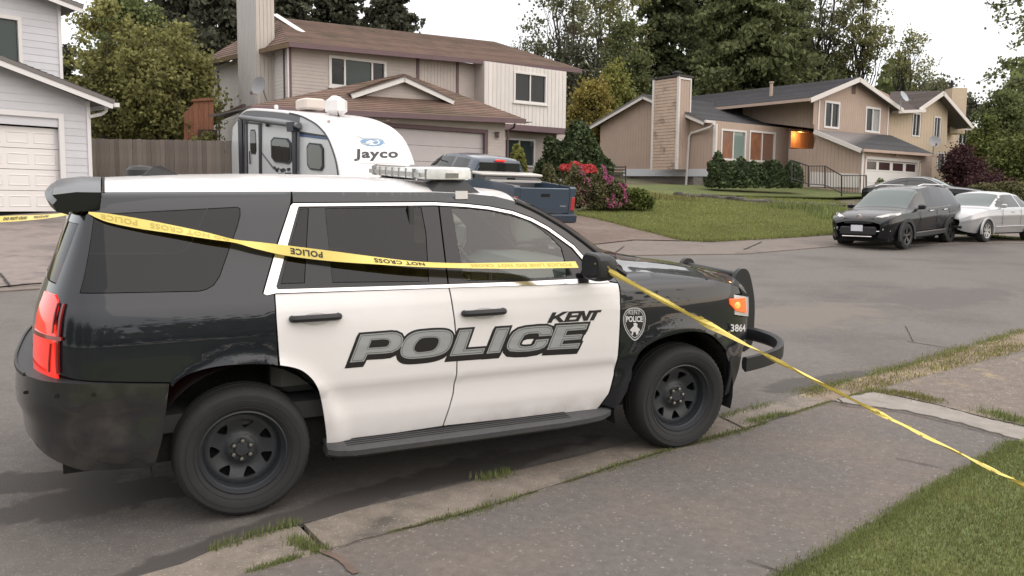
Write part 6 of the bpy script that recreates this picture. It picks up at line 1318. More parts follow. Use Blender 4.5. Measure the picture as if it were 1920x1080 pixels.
b = B(); h_ = ts.w(-1.1, 0, -TW/2); hz = g(h_[0], h_[1])+.45; b.tube([(h_[0], h_[1], hz), (*ts.w(.3, 0, -.3)[:2], zfl-.05)], .05, 6); b.tube([(h_[0], h_[1], hz), (*ts.w(.3, 0, -TW+.3)[:2], zfl-.05)], .05, 6); b.tube([(h_[0], h_[1], hz), (h_[0], h_[1], hz-.45)], .04, 6); b.build('hitch_frame', m_tdk, tr, world=True)
# ------------------------------------------------------------------ generic car bodies
m_tint = mat('car_glass_dark', (.016, .018, .018), .03, spec=.6); m_wsg = mat('car_windscreen', (.06, .085, .082), .04, spec=.7)
def small_wheel(parent, x, y, r, w, sgn, rim_m, spokes=5, deep=False):
    wh = empty('wheel', (x, y, r), parent=parent)
    b = B(); rr = r*.66; prof_ = [(rr, sgn*w*.45), (rr*1.04, sgn*w*.5), (r*.86, sgn*w*.5), (r*.97, sgn*w*.42), (r, sgn*w*.25), (r, -sgn*w*.3), (r*.95, -sgn*w*.5), (rr, -sgn*w*.5)]
    b.lathe(prof_, 36); ty = b.build('tyre', m_rub, wh, True)
    b = B(); b.lathe([(rr*1.0, sgn*w*.44), (rr*.99, sgn*w*.49), (rr*.93, sgn*w*.47), (rr*.9, sgn*w*.1)], 36)
    for k in range(spokes):
        a = 2*PI*k/spokes+.3
        for da in (-.09, .09):
            c_, s_ = math.cos(a+da), math.sin(a+da); p0 = Vector((c_*.03, sgn*w*.40, s_*.03)); p1 = Vector((math.cos(a+da*1.8)*rr*.95, sgn*w*.46, math.sin(a+da*1.8)*rr*.95)); t_ = Vector((-s_, 0, c_))*.018
            b.prism([p0-t_, p0+t_, p0+t_-Vector((0, sgn*.03, 0)), p0-t_-Vector((0, sgn*.03, 0))], [p1-t_, p1+t_, p1+t_-Vector((0, sgn*.03, 0)), p1-t_-Vector((0, sgn*.03, 0))])
    b.lathe([(0, sgn*w*.43), (.05, sgn*w*.42), (.055, sgn*w*.2)], 14); b.build('rim', rim_m, wh, True)
    b = B(); b.lathe([(0, sgn*w*.05), (rr*.92, sgn*w*.05)], 20); b.build('brake_disc', m_hole, wh)
def loft_car(root, sp_, parts, paint, wb, wr_, arch=.36, glass=None):
    """sp_: table of stations (x, zbottom, zbelt, ztop, wbelt, wtop); parts: name -> (material, test(x, v, z, side))"""
    S = np.array(sp_, float); L = S[:, 0]
    xs_ = np.arange(L[0], L[-1]+.001, .03)
    def sm(col): return np.interp(xs_, L, S[:, col])
    ker = np.array([1, 2, 3, 2, 1.]); ker /= ker.sum()
    cols = [sm(i) for i in range(1, 6)]; cols = [np.concatenate([c[:2], np.convolve(c, ker, 'same')[2:-2], c[-2:]]) for c in cols]
    vv = np.concatenate([np.linspace(0, .45, 14), np.linspace(.45, .72, 10)[1:], np.linspace(.72, 1, 8)[1:]])
    P = []
    for i, x in enumerate(xs_):
        zb, zs, zt, w, wt = [c[i] for c in cols]; row = []
        for v in vv:
            if v <= .45:
                t = v/.45; z = zb+(zs-zb)*t; y = w*(1-.10*(1-t)**3*(1 if t < 1 else 0)-.03*max(0, t-.75)**1.5*4); y += .015*math.exp(-((t-.72)/.07)**2)
            elif v <= .72:
                t = (v-.45)/.27; yb = w*(1-.03*.25**1.5*4); ze = zt-.05*min(1, (zt-zs)/.3+.3); z = zs+(ze-zs)*t; y = yb+(wt-yb)*(t**1.15)
            else:
                t = (v-.72)/.28; ze = zt-.05*min(1, (zt-zs)/.3+.3); a = t*PI/2; y = wt*(1-t)**1.0; z = ze+(zt-ze)*(1-(1-t)**2.4)
            row.append((x, y, z))
        P.append(row)
    P = np.array(P); nx2, nv = P.shape[:2]; groups = {}
    for sgn in (1, -1):
        for i in range(nx2-1):
            for j in range(nv-1):
                c = (P[i, j]+P[i+1, j+1])/2; vc = (vv[j]+vv[j+1])/2
                if vc < .45 and any(math.hypot(c[0]-wx, c[2]-wr_) < arch for wx in wb): continue
                nm = 'body'
                for k, (m_, fn) in parts.items():
                    if fn(c[0], vc, c[2], sgn): nm = k; break
                groups.setdefault((nm, sgn if nm not in ('body', 'windscreen', 'rear_window') else 0), []).append((i, j, sgn))
    for (nm, sg_), fs in groups.items():
        idx = {}; V = []; F = []
        def vi(i, j, s):
            k = (i, j, s if abs(P[i, j, 1]) > 1e-6 else 0)
            if k not in idx: idx[k] = len(V); V.append((P[i, j, 0], P[i, j, 1]*s, P[i, j, 2]))
            return idx[k]
        for i, j, s in fs:
            f = (vi(i, j, s), vi(i+1, j, s), vi(i+1, j+1, s), vi(i, j+1, s)); F.append(f if s < 0 else f[::-1])
        mesh(nm, V, F, paint if nm == 'body' else parts[nm][0], root, True, 50)
    return P, xs_, vv
def poly_test(poly, vmin=.40, vmax=.74): return lambda x, v, z, s: vmin < v < vmax and inside(poly, x, z)
def ring(root, wx, wz, r, w_, y, m, name='arch_trim'):
    for s in (1, -1):
        b = B(); n = 18; A = []
        for k in range(n+1):
            a = -.25+(PI+.5)*k/n
            A.append([(wx+rr*math.cos(a), s*yy, wz+rr*math.sin(a)) for rr, yy in ((r-.02, y-.05), (r-.02, y+.012), (r+w_, y+.012), (r+w_+.01, y-.03))])
        b.add([p for q in A for p in q], [(i*4+k, i*4+k+1, i*4+5+k, i*4+4+k) for i in range(n) for k in range(3)]); b.build(name, m, root, True)
        b = B(); A2 = [(wx+(r-.01)*math.cos(a), s*(y-.02), wz+(r-.01)*math.sin(a)) for a in np.linspace(-.3, PI+.3, 18)]; B2 = [(p[0], s*(y-.40), p[2]) for p in A2]
        b.add(A2+B2, [(i, i+1, 19+i, 18+i) for i in range(17)]+[tuple(range(18, 36))]); b.build('wheel_well', m_hole, root)
def place(root, near_front, near_rear, half, wbx):
    """near_front / near_rear: ground points of the two wheels on the camera side (the left side); x axis forward"""
    a, b_ = np.array(near_front), np.array(near_rear); f = (a-b_); f[2] = a[2]-b_[2]; f = Vector(f).normalized(); left = Vector((-f.y, f.x, 0)).normalized(); up = f.cross(left)
    rear_c = Vector(b_)-left*half; M_ = Matrix(((f.x, left.x, up.x, rear_c.x), (f.y, left.y, up.y, rear_c.y), (f.z, left.z, up.z, rear_c.z+.02), (0, 0, 0, 1))); root.matrix_world = M_; bpy.context.view_layer.update()
def lbox(name, a, b_, m, parent, bev=.0, smooth=False): q = B(); q.box(a, b_, bev=bev); return q.build(name, m, parent, smooth)
# ---- black crossover (nose towards the camera's left)
k = empty('parked_crossover', (0, 0, 0), 'black crossover parked at the far kerb in front of the silver sedan', 'car')
nf = gnd(1692, 468); wbk = 2.67; nr_dir = np.array([.760, .650]); nr = np.array([nf[0]+nr_dir[0]*wbk, nf[1]+nr_dir[1]*wbk, 0]); nr[2] = g(nr[0], nr[1])+.0
place(k, nf, nr, .80, wbk)
m_kb = mat('black_car_paint', (.007, .007, .009), .25, spec=.3, coat=.4)
# x: rear axle = 0, front axle = 2.67
spk = [(-.86, .42, .88, .93, .62, .45), (-.82, .34, .95, 1.12, .80, .55), (-.70, .30, 1.02, 1.30, .88, .60), (-.55, .28, 1.04, 1.50, .915, .62), (-.35, .26, 1.04, 1.57, .925, .62), (.3, .26, 1.02, 1.62, .928, .64), (1.0, .26, 1.0, 1.635, .928, .65), (1.5, .26, .98, 1.60, .928, .64), (1.75, .26, .97, 1.53, .925, .63), (2.0, .26, .965, 1.38, .922, .66), (2.35, .26, .96, 1.14, .92, .72), (2.48, .26, .955, 1.06, .918, .76), (2.9, .26, .93, 1.02, .905, .74), (3.25, .26, .88, .95, .86, .66), (3.42, .28, .82, .89, .80, .58), (3.52, .32, .74, .82, .68, .48), (3.57, .38, .66, .72, .55, .40)]
win1 = [(-.62, 1.10), (-.35, 1.44), (.22, 1.50), (.16, 1.07)]; win2 = [(.20, 1.07), (.26, 1.505), (.95, 1.53), (.95, 1.05)]; win3 = [(1.02, 1.05), (1.02, 1.53), (1.45, 1.50), (1.72, 1.42), (2.02, 1.20), (2.10, 1.05)]
kp = {'side_window': (m_tint, lambda x, v, z, s: .45 < v < .72 and (inside(win1, x, z) or inside(win2, x, z) or inside(win3, x, z))),
 'windscreen': (m_wsg, lambda x, v, z, s: v > .70 and 1.62 < x < 2.40), 'rear_window': (m_tint, lambda x, v, z, s: v > .70 and -.72 < x < -.48)}
loft_car(k, spk, kp, m_kb, (0, wbk), .345, .385)
for x in (0, wbk): ring(k, x, .345, .385, .07, .925, m_blackp)
for x in (0, wbk):
    for s in (1, -1): small_wheel(k, x, s*.80, .345, .235, s, mat('dark_alloy', (.10, .10, .10), .35, metal=.7))
for s in (1, -1):
    # swept-back headlights, fog lamps, chrome strips
    q = B(); q.prism([(3.40, s*.42, .80), (3.30, s*.70, .83), (3.02, s*.865, .92), (2.95, s*.865, .965), (3.20, s*.70, .94), (3.44, s*.45, .88)], [(3.46, s*.42, .80), (3.37, s*.71, .83), (3.05, s*.90, .92), (2.98, s*.885, .975), (3.24, s*.71, .955), (3.48, s*.45, .885)]); q.build('headlight', mat('car_headlight', (.58, .57, .56), .15, coat=1), k)
    q = B(); q.lathe([(0, .03), (.045, .02), (.05, -.03)], 12, 'x', c=(3.50, s*.64, .56)); q.build('fog_lamp', m_lens, k, True)
    q = B(); q.tube([(3.53, s*.46, .50), (3.49, s*.62, .50), (3.36, s*.80, .505)], .014, 6); q.build('chrome_strip', m_chrome, k, True)
    q = B(); q.box((1.95, s*1.00-.10, 1.02), (2.10, s*1.00+.08, 1.15), bev=.03); q.box((2.0, min(s*.88, s*.95), 1.02), (2.06, max(s*.88, s*.95), 1.05)); q.build('door_mirror', m_kb, k, True)
    q = B(); q.tube([(-.35, s*.60, 1.58), (-.2, s*.60, 1.615), (1.2, s*.615, 1.665), (1.5, s*.60, 1.62)], .018, 6); q.build('roof_rail', m_chrome, k, True)
    for x in (.35, 1.20): q = B(); q.tube([(x, s*.930, .96), (x+.03, s*.955, .96), (x+.20, s*.955, .955), (x+.23, s*.930, .955)], .014, 6); q.build('door_handle', m_chrome, k, True)
    q = B(); q.box((.40, min(s*.90, s*.94), .30), (2.27, max(s*.90, s*.94), .40)); q.build('sill_cladding', m_blackp, k)
    q = B(); q.box((.45, min(s*.935, s*.945), .40), (2.2, max(s*.935, s*.945), .425)); q.build('chrome_strip', m_chrome, k)
    for x in (.20, .985, 1.98): q = B(); q.tube([(x, s*.936, .98), (x-.02, s*.935, .70), (x+(.0 if x > .5 else .12), s*.925, .45)], .004, 4); q.build('door_seam', m_hole, k)
    q = B(); q.tube([(-.55, s*.855, 1.08), (.2, s*.905, 1.045), (1.0, s*.91, 1.025), (2.1, s*.895, 1.02)], .010, 5); q.build('window_chrome', m_chrome, k, True)
q = B(); q.prism([(3.47, -.40, .70), (3.47, .40, .70), (3.44, .46, .83), (3.44, -.46, .83)], [(3.57, -.36, .70), (3.57, .36, .70), (3.50, .42, .83), (3.50, -.42, .83)]); q.build('grille', m_seam, k)
lbox('lower_grille', (3.45, -.50, .40), (3.575, .50, .62), m_blackp, k, .03); lbox('skid_plate', (3.50, -.42, .345), (3.60, .42, .375), m_chrome, k, .01)
lbox('number_plate', (3.58, -.16, .50), (3.60, .16, .66), mat('plate_white', (.62, .63, .66), .5), k)
V, F = text2d('BXN 4471', .075, .0); V2 = [(3.602, v[0]-.15, v[1]+.55) for v in V]
q = B(); q.lathe([(0, .012), (.07, .010), (.075, 0)], 20, 'x', c=(3.50, 0, .865)); o = q.build('badge', m_chrome, k, True); o.scale = (1, 1, 1)
lbox('underbody', (-.7, -.75, .22), (3.4, .75, .5), m_hole, k)
# ---- silver sedan
v_ = empty('parked_sedan', (0, 0, 0), 'silver sedan parked behind the black crossover at the far kerb', 'car')
nf = gnd(1842, 455); wbv = 2.83; nr = np.array([nf[0]+.80*wbv, nf[1]+.60*wbv, 0]); nr[2] = g(nr[0], nr[1])+.02; place(v_, nf, nr, .79, wbv)
m_sv = mat('silver_paint', (.42, .42, .43), .28, metal=.35, coat=.8)
spv = [(-1.02, .40, .80, .86, .66, .5), (-.98, .34, .90, .98, .80, .62), (-.80, .30, .95, 1.04, .88, .66), (-.45, .27, .96, 1.07, .915, .68), (-.25, .26, .965, 1.12, .92, .66), (.05, .26, .965, 1.29, .925, .60), (.4, .26, .96, 1.42, .928, .58), (.9, .26, .955, 1.475, .93, .58), (1.4, .26, .95, 1.47, .93, .58), (1.7, .26, .945, 1.42, .93, .59), (2.0, .26, .94, 1.27, .928, .62), (2.35, .26, .935, 1.07, .925, .68), (2.5, .26, .93, 1.00, .92, .72), (2.9, .26, .90, .965, .905, .72), (3.3, .26, .84, .90, .87, .66), (3.55, .28, .77, .83, .80, .56), (3.68, .32, .70, .76, .66, .46), (3.73, .38, .62, .66, .5, .36)]
wv1 = [(-.10, 1.02), (.22, 1.26), (.60, 1.36), (.78, 1.37), (.78, 1.0)]; wv2 = [(.85, 1.0), (.85, 1.375), (1.45, 1.37), (1.80, 1.26), (2.20, 1.03), (2.22, .99)]
loft_car(v_, spv, {'side_window': (m_tint, lambda x, v, z, s: .45 < v < .72 and (inside(wv1, x, z) or inside(wv2, x, z))), 'windscreen': (m_wsg, lambda x, v, z, s: v > .70 and 1.72 < x < 2.42), 'rear_window': (m_tint, lambda x, v, z, s: v > .70 and -.25 < x < .30)}, m_sv, (0, wbv), .325, .355)
for x in (0, wbv):
    ring(v_, x, .325, .355, .025, .922, m_sv)
    for s in (1, -1): small_wheel(v_, x, s*.80, .325, .215, s, mat('bright_alloy', (.5, .5, .5), .3, metal=.8), 7)
for s in (1, -1):
    q = B(); q.prism([(3.50, s*.40, .66), (3.42, s*.68, .68), (3.22, s*.84, .72), (3.20, s*.84, .80), (3.40, s*.66, .79), (3.52, s*.42, .77)], [(3.62, s*.40, .66), (3.50, s*.70, .68), (3.26, s*.875, .72), (3.23, s*.865, .81), (3.46, s*.67, .80), (3.58, s*.42, .78)]); q.build('headlight', m_lens, v_)
    q = B(); q.box((2.0, s*.99-.08, .98), (2.13, s*.99+.07, 1.09), bev=.03); q.box((2.04, min(s*.88, s*.93), .98), (2.09, max(s*.88, s*.93), 1.01)); q.build('door_mirror', m_sv, v_, True)
    for x in (.82, 2.0): q = B(); q.tube([(x, s*.938, .95), (x-.01, s*.938, .7), (x+(.0), s*.925, .42)], .004, 4); q.build('door_seam', m_hole, v_)
    for x in (.30, 1.2): q = B(); q.tube([(x, s*.930, .87), (x+.03, s*.955, .87), (x+.18, s*.955, .865), (x+.2, s*.930, .865)], .012, 6); q.build('door_handle', m_sv, v_, True)
    q = B(); q.tube([(.45, s*.945, .46), (2.4, s*.945, .44)], .012, 6); q.build('side_strip', m_chrome, v_, True)
q = B(); q.prism([(3.60, -.32, .60), (3.60, .32, .60), (3.56, .34, .74), (3.56, -.34, .74)], [(3.75, -.28, .60), (3.75, .28, .60), (3.68, .30, .74), (3.68, -.30, .74)]); q.build('grille', m_blackp, v_)
lbox('lower_grille', (3.60, -.60, .38), (3.72, .60, .47), m_blackp, v_, .02); lbox('underbody', (-.7, -.75, .22), (3.4, .75, .5), m_hole, v_)
# ---- dark fastback on the tan house's drive
d_ = empty('parked_coupe', (0, 0, 0), 'black fastback sedan on the driveway, seen over the roof of the crossover', 'car')
p1 = at(1800, 372, 33.5); f_d = np.array([.80, -.60]); nf = np.array([p1[0], p1[1], 0]); nr = nf-np.array([f_d[0]*2.7, f_d[1]*2.7, 0])
zc = at(1730, 331, 34.5)[2]-1.42
# the camera-side flank is the right-hand side here, so the left flag point is shifted across
lft = np.array([.60, .80, 0])*1.56
nf = nf+lft; nr = nr+lft; nf[2] = zc; nr[2] = zc; place(d_, nf, nr, .78, 2.7)
spd = [(-1.0, .40, .84, .90, .66, .5), (-.95, .34, .92, 1.00, .80, .62), (-.7, .28, .96, 1.08, .88, .64), (-.3, .26, .965, 1.22, .915, .60), (.2, .26, .96, 1.36, .925, .58), (.8, .26, .95, 1.43, .93, .57), (1.3, .26, .945, 1.42, .93, .57), (1.6, .26, .94, 1.36, .93, .59), (2.0, .26, .93, 1.18, .925, .63), (2.35, .26, .92, 1.01, .92, .70), (2.9, .26, .88, .95, .90, .70), (3.3, .26, .82, .88, .86, .64), (3.55, .30, .74, .80, .78, .52), (3.68, .36, .64, .68, .6, .4)]
wd1 = [(-.35, 1.02), (.0, 1.20), (.45, 1.33), (.70, 1.35), (.70, 1.0)]; wd2 = [(.78, 1.0), (.78, 1.35), (1.30, 1.335), (1.65, 1.22), (2.05, .99)]
loft_car(d_, spd, {'side_window': (m_tint, lambda x, v, z, s: .45 < v < .72 and (inside(wd1, x, z) or inside(wd2, x, z))), 'windscreen': (m_wsg, lambda x, v, z, s: v > .70 and 1.62 < x < 2.3), 'rear_window': (m_tint, lambda x, v, z, s: v > .70 and -.6 < x < .20)}, m_kb, (0, 2.7), .325, .36)
for x in (0, 2.7):
    ring(d_, x, .325, .355, .02, .922, m_kb)
    for s in (1, -1): small_wheel(d_, x, s*.80, .325, .215, s, mat('dark_alloy', (.1, .1, .1), .3), 5)
for s in (1, -1):
    q = B(); q.tube([(-.42, s*.86, 1.02), (.0, s*.80, 1.21), (.45, s*.735, 1.345), (.8, s*.715, 1.375), (1.30, s*.72, 1.355), (1.66, s*.755, 1.245), (2.10, s*.86, 1.0)], .010, 5); q.build('window_chrome', m_chrome, d_, True)
    q = B(); q.box((1.85, s*.99-.08, .98), (1.98, s*.99+.07, 1.08), bev=.03); q.build('door_mirror', m_kb, d_, True)
w_ = empty('white_car', (0, 0, 0), 'white car almost hidden behind the black fastback on the driveway', 'car')
pw_ = at(1802, 352, 37.5); w_.matrix_world = Matrix.Translation((pw_[0]-.2, pw_[1], at(1802, 341, 37.5)[2]-1.40)) @ Matrix.Rotation(math.radians(-37), 4, 'Z'); bpy.context.view_layer.update()
spw = [(a[0]-2.3,)+tuple(a[1:]) for a in spd]
loft_car(w_, spw, {'windscreen': (m_wsg, lambda x, v, z, s: v > .70 and -.68 < x < 0.0), 'side_window': (m_tint, lambda x, v, z, s: .45 < v < .72 and (inside([(p[0]-2.3, p[1]) for p in wd1], x, z) or inside([(p[0]-2.3, p[1]) for p in wd2], x, z)))}, m_white, (-2.3, .4), .325, .36)
for x in (-2.3, .4):
    for s in (1, -1): small_wheel(w_, x, s*.80, .325, .215, s, mat('dark_alloy', (.1, .1, .1), .3), 5)
# ------------------------------------------------------------------ blue pickup
pk = empty('pickup_truck', (0, 0, 0), 'dark blue pickup truck with bed toolbox parked nose-in before the garage', 'truck')
m_pb = mat('blue_paint', (.028, .048, .075), .28, coat=.8, coat_rough=.05); m_pbd = mat('blue_paint_dark', (.014, .026, .045), .5)
rr_ = at(1071, 460, 22.3); fdir = np.array([-.602, .799]); ldir = np.array([-.799, -.602])
oc = np.array([rr_[0], rr_[1]])+ldir*1.0; zo = g(*oc); slope = (g(oc[0]+fdir[0]*4, oc[1]+fdir[1]*4)-zo)/4; slope = .125
f3d = Vector((fdir[0], fdir[1], slope)).normalized(); l3d = Vector((ldir[0], ldir[1], 0)); u3d = f3d.cross(l3d); zz = at(1066, 352, 22.3)[2]-1.38
pk.matrix_world = Matrix(((f3d.x, l3d.x, u3d.x, oc[0]), (f3d.y, l3d.y, u3d.y, oc[1]), (f3d.z, l3d.z, u3d.z, zz), (0, 0, 0, 1))); bpy.context.view_layer.update()
# local: x forward from the tailgate, y left (towards the camper), z up
Wt = .985
lbox('bumper', (-.16, -Wt, .50), (-.02, Wt, .72), m_pbd, pk, .03)
b = B(); b.box((.0, -.80, .72), (.06, .80, 1.36), bev=.015); tgp = b.build('tailgate', m_pb, pk, True); lbox('gate_handle', (-.006, -.14, 1.14), (-.001, .14, 1.22), m_hole, tgp); lbox('gate_recess', (-.004, -.62, .84), (-.001, .62, .845), m_pbd, tgp); lbox('script_mark', (-.004, -.70, .90), (-.001, -.50, .93), mat('badge_grey', (.2, .21, .22), .4), tgp)
for s in (1, -1):
    b = B(); pl_ = [(0.0, .60), (0.0, 1.36), (.04, 1.40), (1.95, 1.40), (1.95, .58), (1.62, .58)]+[(1.15+.47*math.cos(a), .40+.47*math.sin(a)) for a in np.linspace(.35, PI-.35, 12)]+[(.66, .56)]
    b.prism([(x, s*.80, z) for x, z in pl_], [(x, s*Wt, z) for x, z in pl_]); b.build('bed_side', m_pb, pk)
    b = B(); b.box((-.012, min(s*.86, s*Wt), .80), (.03, max(s*.86, s*Wt)+.004, 1.14), bev=.01); b.build('tail_light', mat('pickup_red_lens', (.40, .03, .03), .2, coat=.6), pk, True)
lbox('bed_floor', (.06, -.80, .70), (1.95, .80, .78), m_pbd, pk); lbox('bed_front', (1.92, -.80, .70), (1.96, .80, 1.38), m_pbd, pk)
tb_ = lbox('toolbox', (1.45, -.86, 1.08), (1.93, .86, 1.50), mat('toolbox_grey', (.20, .20, .21), .4, metal=.5), pk, .02); lbox('toolbox_lid', (1.40, -1.0, 1.50), (1.96, 1.0, 1.57), mat('toolbox_lid', (.55, .53, .50), .35, metal=.2), tb_, .02); lbox('toolbox_latch', (1.425, -.10, 1.40), (1.45, .14, 1.46), m_hole, tb_)
lbox('cargo_bar', (1.2, -.82, 1.37), (1.28, .82, 1.42), mat('toolbox_lid', (.5, .5, .5), .35), pk)
spc = [(2.02, .45, 1.36, 1.72, .93, .66), (2.06, .42, 1.38, 1.86, .95, .66), (2.20, .42, 1.38, 1.935, .96, .68), (2.6, .42, 1.37, 1.96, .965, .69), (3.3, .42, 1.36, 1.955, .965, .68), (3.75, .42, 1.35, 1.90, .965, .68), (4.1, .42, 1.33, 1.72, .96, .70), (4.5, .42, 1.28, 1.42, .955, .76), (4.7, .42, 1.25, 1.32, .95, .78), (5.4, .42, 1.18, 1.25, .93, .76), (5.65, .45, 1.05, 1.12, .88, .7), (5.75, .5, .9, .95, .8, .6)]
pw1 = [(2.28, 1.42), (2.36, 1.84), (2.98, 1.87), (2.98, 1.40)]; pw2 = [(3.06, 1.40), (3.06, 1.87), (3.62, 1.84), (3.95, 1.68), (4.22, 1.40)]
loft_car(pk, spc, {'side_window': (m_tint, lambda x, v, z, s: .45 < v < .72 and (inside(pw1, x, z) or inside(pw2, x, z))), 'windscreen': (m_wsg, lambda x, v, z, s: v > .70 and 3.80 < x < 4.6)}, m_pb, (4.6,), .40, .46)
b = B(); b.prism([(2.02, -.93, .6), (2.02, .93, .6), (2.02, .93, 1.37), (2.035, .67, 1.80), (2.035, -.67, 1.80), (2.02, -.93, 1.37)], [(2.05, -.93, .6), (2.05, .93, .6), (2.05, .93, 1.37), (2.06, .67, 1.86), (2.06, -.67, 1.86), (2.05, -.93, 1.37)]); b.build('cab_back', m_pb, pk)
b = B(); b.prism([(2.005, -.72, 1.44), (2.005, .72, 1.44), (2.018, .64, 1.79), (2.018, -.64, 1.79)], [(2.03, -.72, 1.44), (2.03, .72, 1.44), (2.038, .64, 1.79), (2.038, -.64, 1.79)]); b.build('rear_window', m_tint, pk)
for y in (-.36, .36): lbox('headrest', (1.998, y-.13, 1.46), (2.004, y+.13, 1.58), mat('headrest_grey', (.09, .09, .09), .8), pk, .0)
lbox('brake_light', (1.98, -.16, 1.83), (2.03, .16, 1.88), m_red, pk, .01)
for x in (1.15, 4.6):
    for s in (1, -1): small_wheel(pk, x, s*.84, .40, .26, s, mat('bright_alloy', (.5, .5, .5), .3), 6)
lbox('chassis', (.2, -.6, .40), (5.4, .6, .70), m_hole, pk)
b = B(); b.tube([(.35, -.72, 1.40), (.35, -.72, 1.50), (.42, -.72, 1.56)], .02, 6); b.build('tie_down', m_blackp, pk)
# ------------------------------------------------------------------ barrier tape
m_tape = mat('yellow_tape', (.80, .64, .16), .45, coat=.15, transl=.15); m_ink = mat('tape_ink', (.03, .025, .015), .6); m_inkf = mat('tape_ink_faint', (.50, .39, .09), .6)
def ribbon(name, pts, parent, m=m_tape):
    """pts: (centre, half-width vector)"""
    C_ = spline([tuple(p)+tuple(h) for p, h in pts], 10); V = []
    for q in C_: c = Vector(q[:3]); h = Vector(q[3:]); V += [c+h, c-h]
    F = [(2*i, 2*i+1, 2*i+3, 2*i+2) for i in range(len(C_)-1)]
    o = mesh(name, V, F, m, parent, True, world=False); return C_, o
def ribbon_text(C_, txt, s0, h, m, parent, flip=True, sgn=1, squash=1.0, lift=.0015):
    P = [Vector(q[:3]) for q in C_]; H = [Vector(q[3:]) for q in C_]; L_ = [0]
    for a_, b_ in zip(P, P[1:]): L_.append(L_[-1]+(b_-a_).length)
    V, F = text2d(txt, h, .002, spacing=1.12); x1 = max(v[0] for v in V); O = []
    for x, y in V:
        s = s0+((x1-x) if flip else x); i = min(len(P)-2, max(0, next((j for j in range(len(L_)-1) if L_[j+1] >= s), len(P)-2))); t = (s-L_[i])/max(1e-6, (L_[i+1]-L_[i])); c = P[i].lerp(P[i+1], t); hh = H[i].lerp(H[i+1], t)
        k_ = ((y-h*.36)/.033)*(-1 if flip else 1)*squash; nrm = (P[i+1]-P[i]).cross(hh).normalized()
        if (CO_l-c).dot(nrm) < 0: nrm = -nrm
        O.append(c+hh*k_+nrm*lift)
    mesh('tape_print', O, F, m, parent)
tape = empty('barrier_tape', (0, 0, 0), 'yellow police tape from the suv tailgate past its mirror and down to the lower right', 'tape')
CO_l = Vector(CO)
def cpt(px, py, y):
    """point of the car-side plane y = const (car frame) seen at this pixel, in world coordinates"""
    o = CM.T@(CO-CT); d = CM.T@ray(px, py); return Vector(carw(o+d*((y-o[1])/d[1])))
cz_ = Vector(CM@np.array([0, 0, 1.])); cyv = Vector(CM@np.array([0, -1., 0])); cxv = Vector(CM@np.array([1., 0, 0]))
def hw(w, tilt, sl=0): return (cz_*math.cos(tilt)-cyv*math.sin(tilt)+cxv*sl).normalized()*w
A = [(cpt(166, 399, -.79), hw(.006, .5)), (cpt(200, 408, -.805), hw(.024, .5)), (cpt(260, 419, -.825), hw(.029, .5)), (cpt(330, 431, -.85), hw(.027, .7)), (cpt(390, 442, -.868), hw(.028, 1.0)), (cpt(440, 452, -.88), hw(.027, 1.3)), (cpt(480, 460, -.893), hw(.026, .8)), (cpt(540, 470, -.91), hw(.030, .35)), (cpt(620, 480, -.935), hw(.030, .35)), (cpt(700, 488, -.96), hw(.029, .8)), (cpt(780, 495, -.985), hw(.029, 1.1)), (cpt(860, 498, -1.01), hw(.029, 1.15)), (cpt(950, 498, -1.045), hw(.029, 1.0)), (cpt(1030, 497, -1.08), hw(.028, .95)), (cpt(1082, 496, -1.11), hw(.028, .9))]
C1, o1 = ribbon('tape_strip', A, tape)
ribbon_text(C1, 'POLICE', 1.03, .050, m_ink, o1); ribbon_text(C1, 'NOT CROSS', 1.50, .050, m_ink, o1)
ribbon_text(C1, 'DO NOT CROSS', .30, .050, m_inkf, o1); ribbon_text(C1, 'POLICE', .06, .050, m_inkf, o1); ribbon_text(C1, 'POLICE LINE DO NOT CROSS', 2.08, .044, m_inkf, o1)
# wrap round the mirror and the taut twisted run to the lower right
P0 = cpt(1116, 494, -1.16); P1 = Vector(at(1920, 903, 4.6)); P2 = P0+(P1-P0)*1.25; N = 90; V = []; F = []
tv = (P2-P0).normalized(); e1_ = tv.cross(Vector((0, 0, 1))).normalized(); e2_ = e1_.cross(tv)
for i in range(N+1):
    t = i/N; p = P0.lerp(P2, t)-Vector((0, 0, 1))*.05*4*t*(1-t)*.6; a = 9*t+.7*math.sin(t*23)+.4*math.sin(t*57); w = .018+.004*math.sin(t*31+1)
    c_, s_ = math.cos(a), math.sin(a); h = e1_*c_+e2_*s_; k_ = -e1_*s_+e2_*c_
    V += [p+h*w, p+k_*w*.45, p-h*w, p-k_*w*.45]
F = [(i*4+j, i*4+(j+1) % 4, i*4+4+(j+1) % 4, i*4+4+j) for i in range(N) for j in range(4)]
rp = mesh('tape_twist', V, F, m_tape, tape, False)
b = B()
for k_ in range(26):
    t = .03+k_*.03+random.uniform(-.006, .006); i = int(t*N); q = Vector(V[i*4+(k_ % 2)]); d = tv*random.uniform(.012, .03); w_ = e2_*.006; n_ = Vector((0, -1, .3)).normalized()*.004
    b.add([q+n_, q+d+n_, q+d+w_+n_, q+w_+n_], [(0, 1, 2, 3)])
b.build('tape_print', m_inkf, tape).__setitem__('kind', 'stuff')
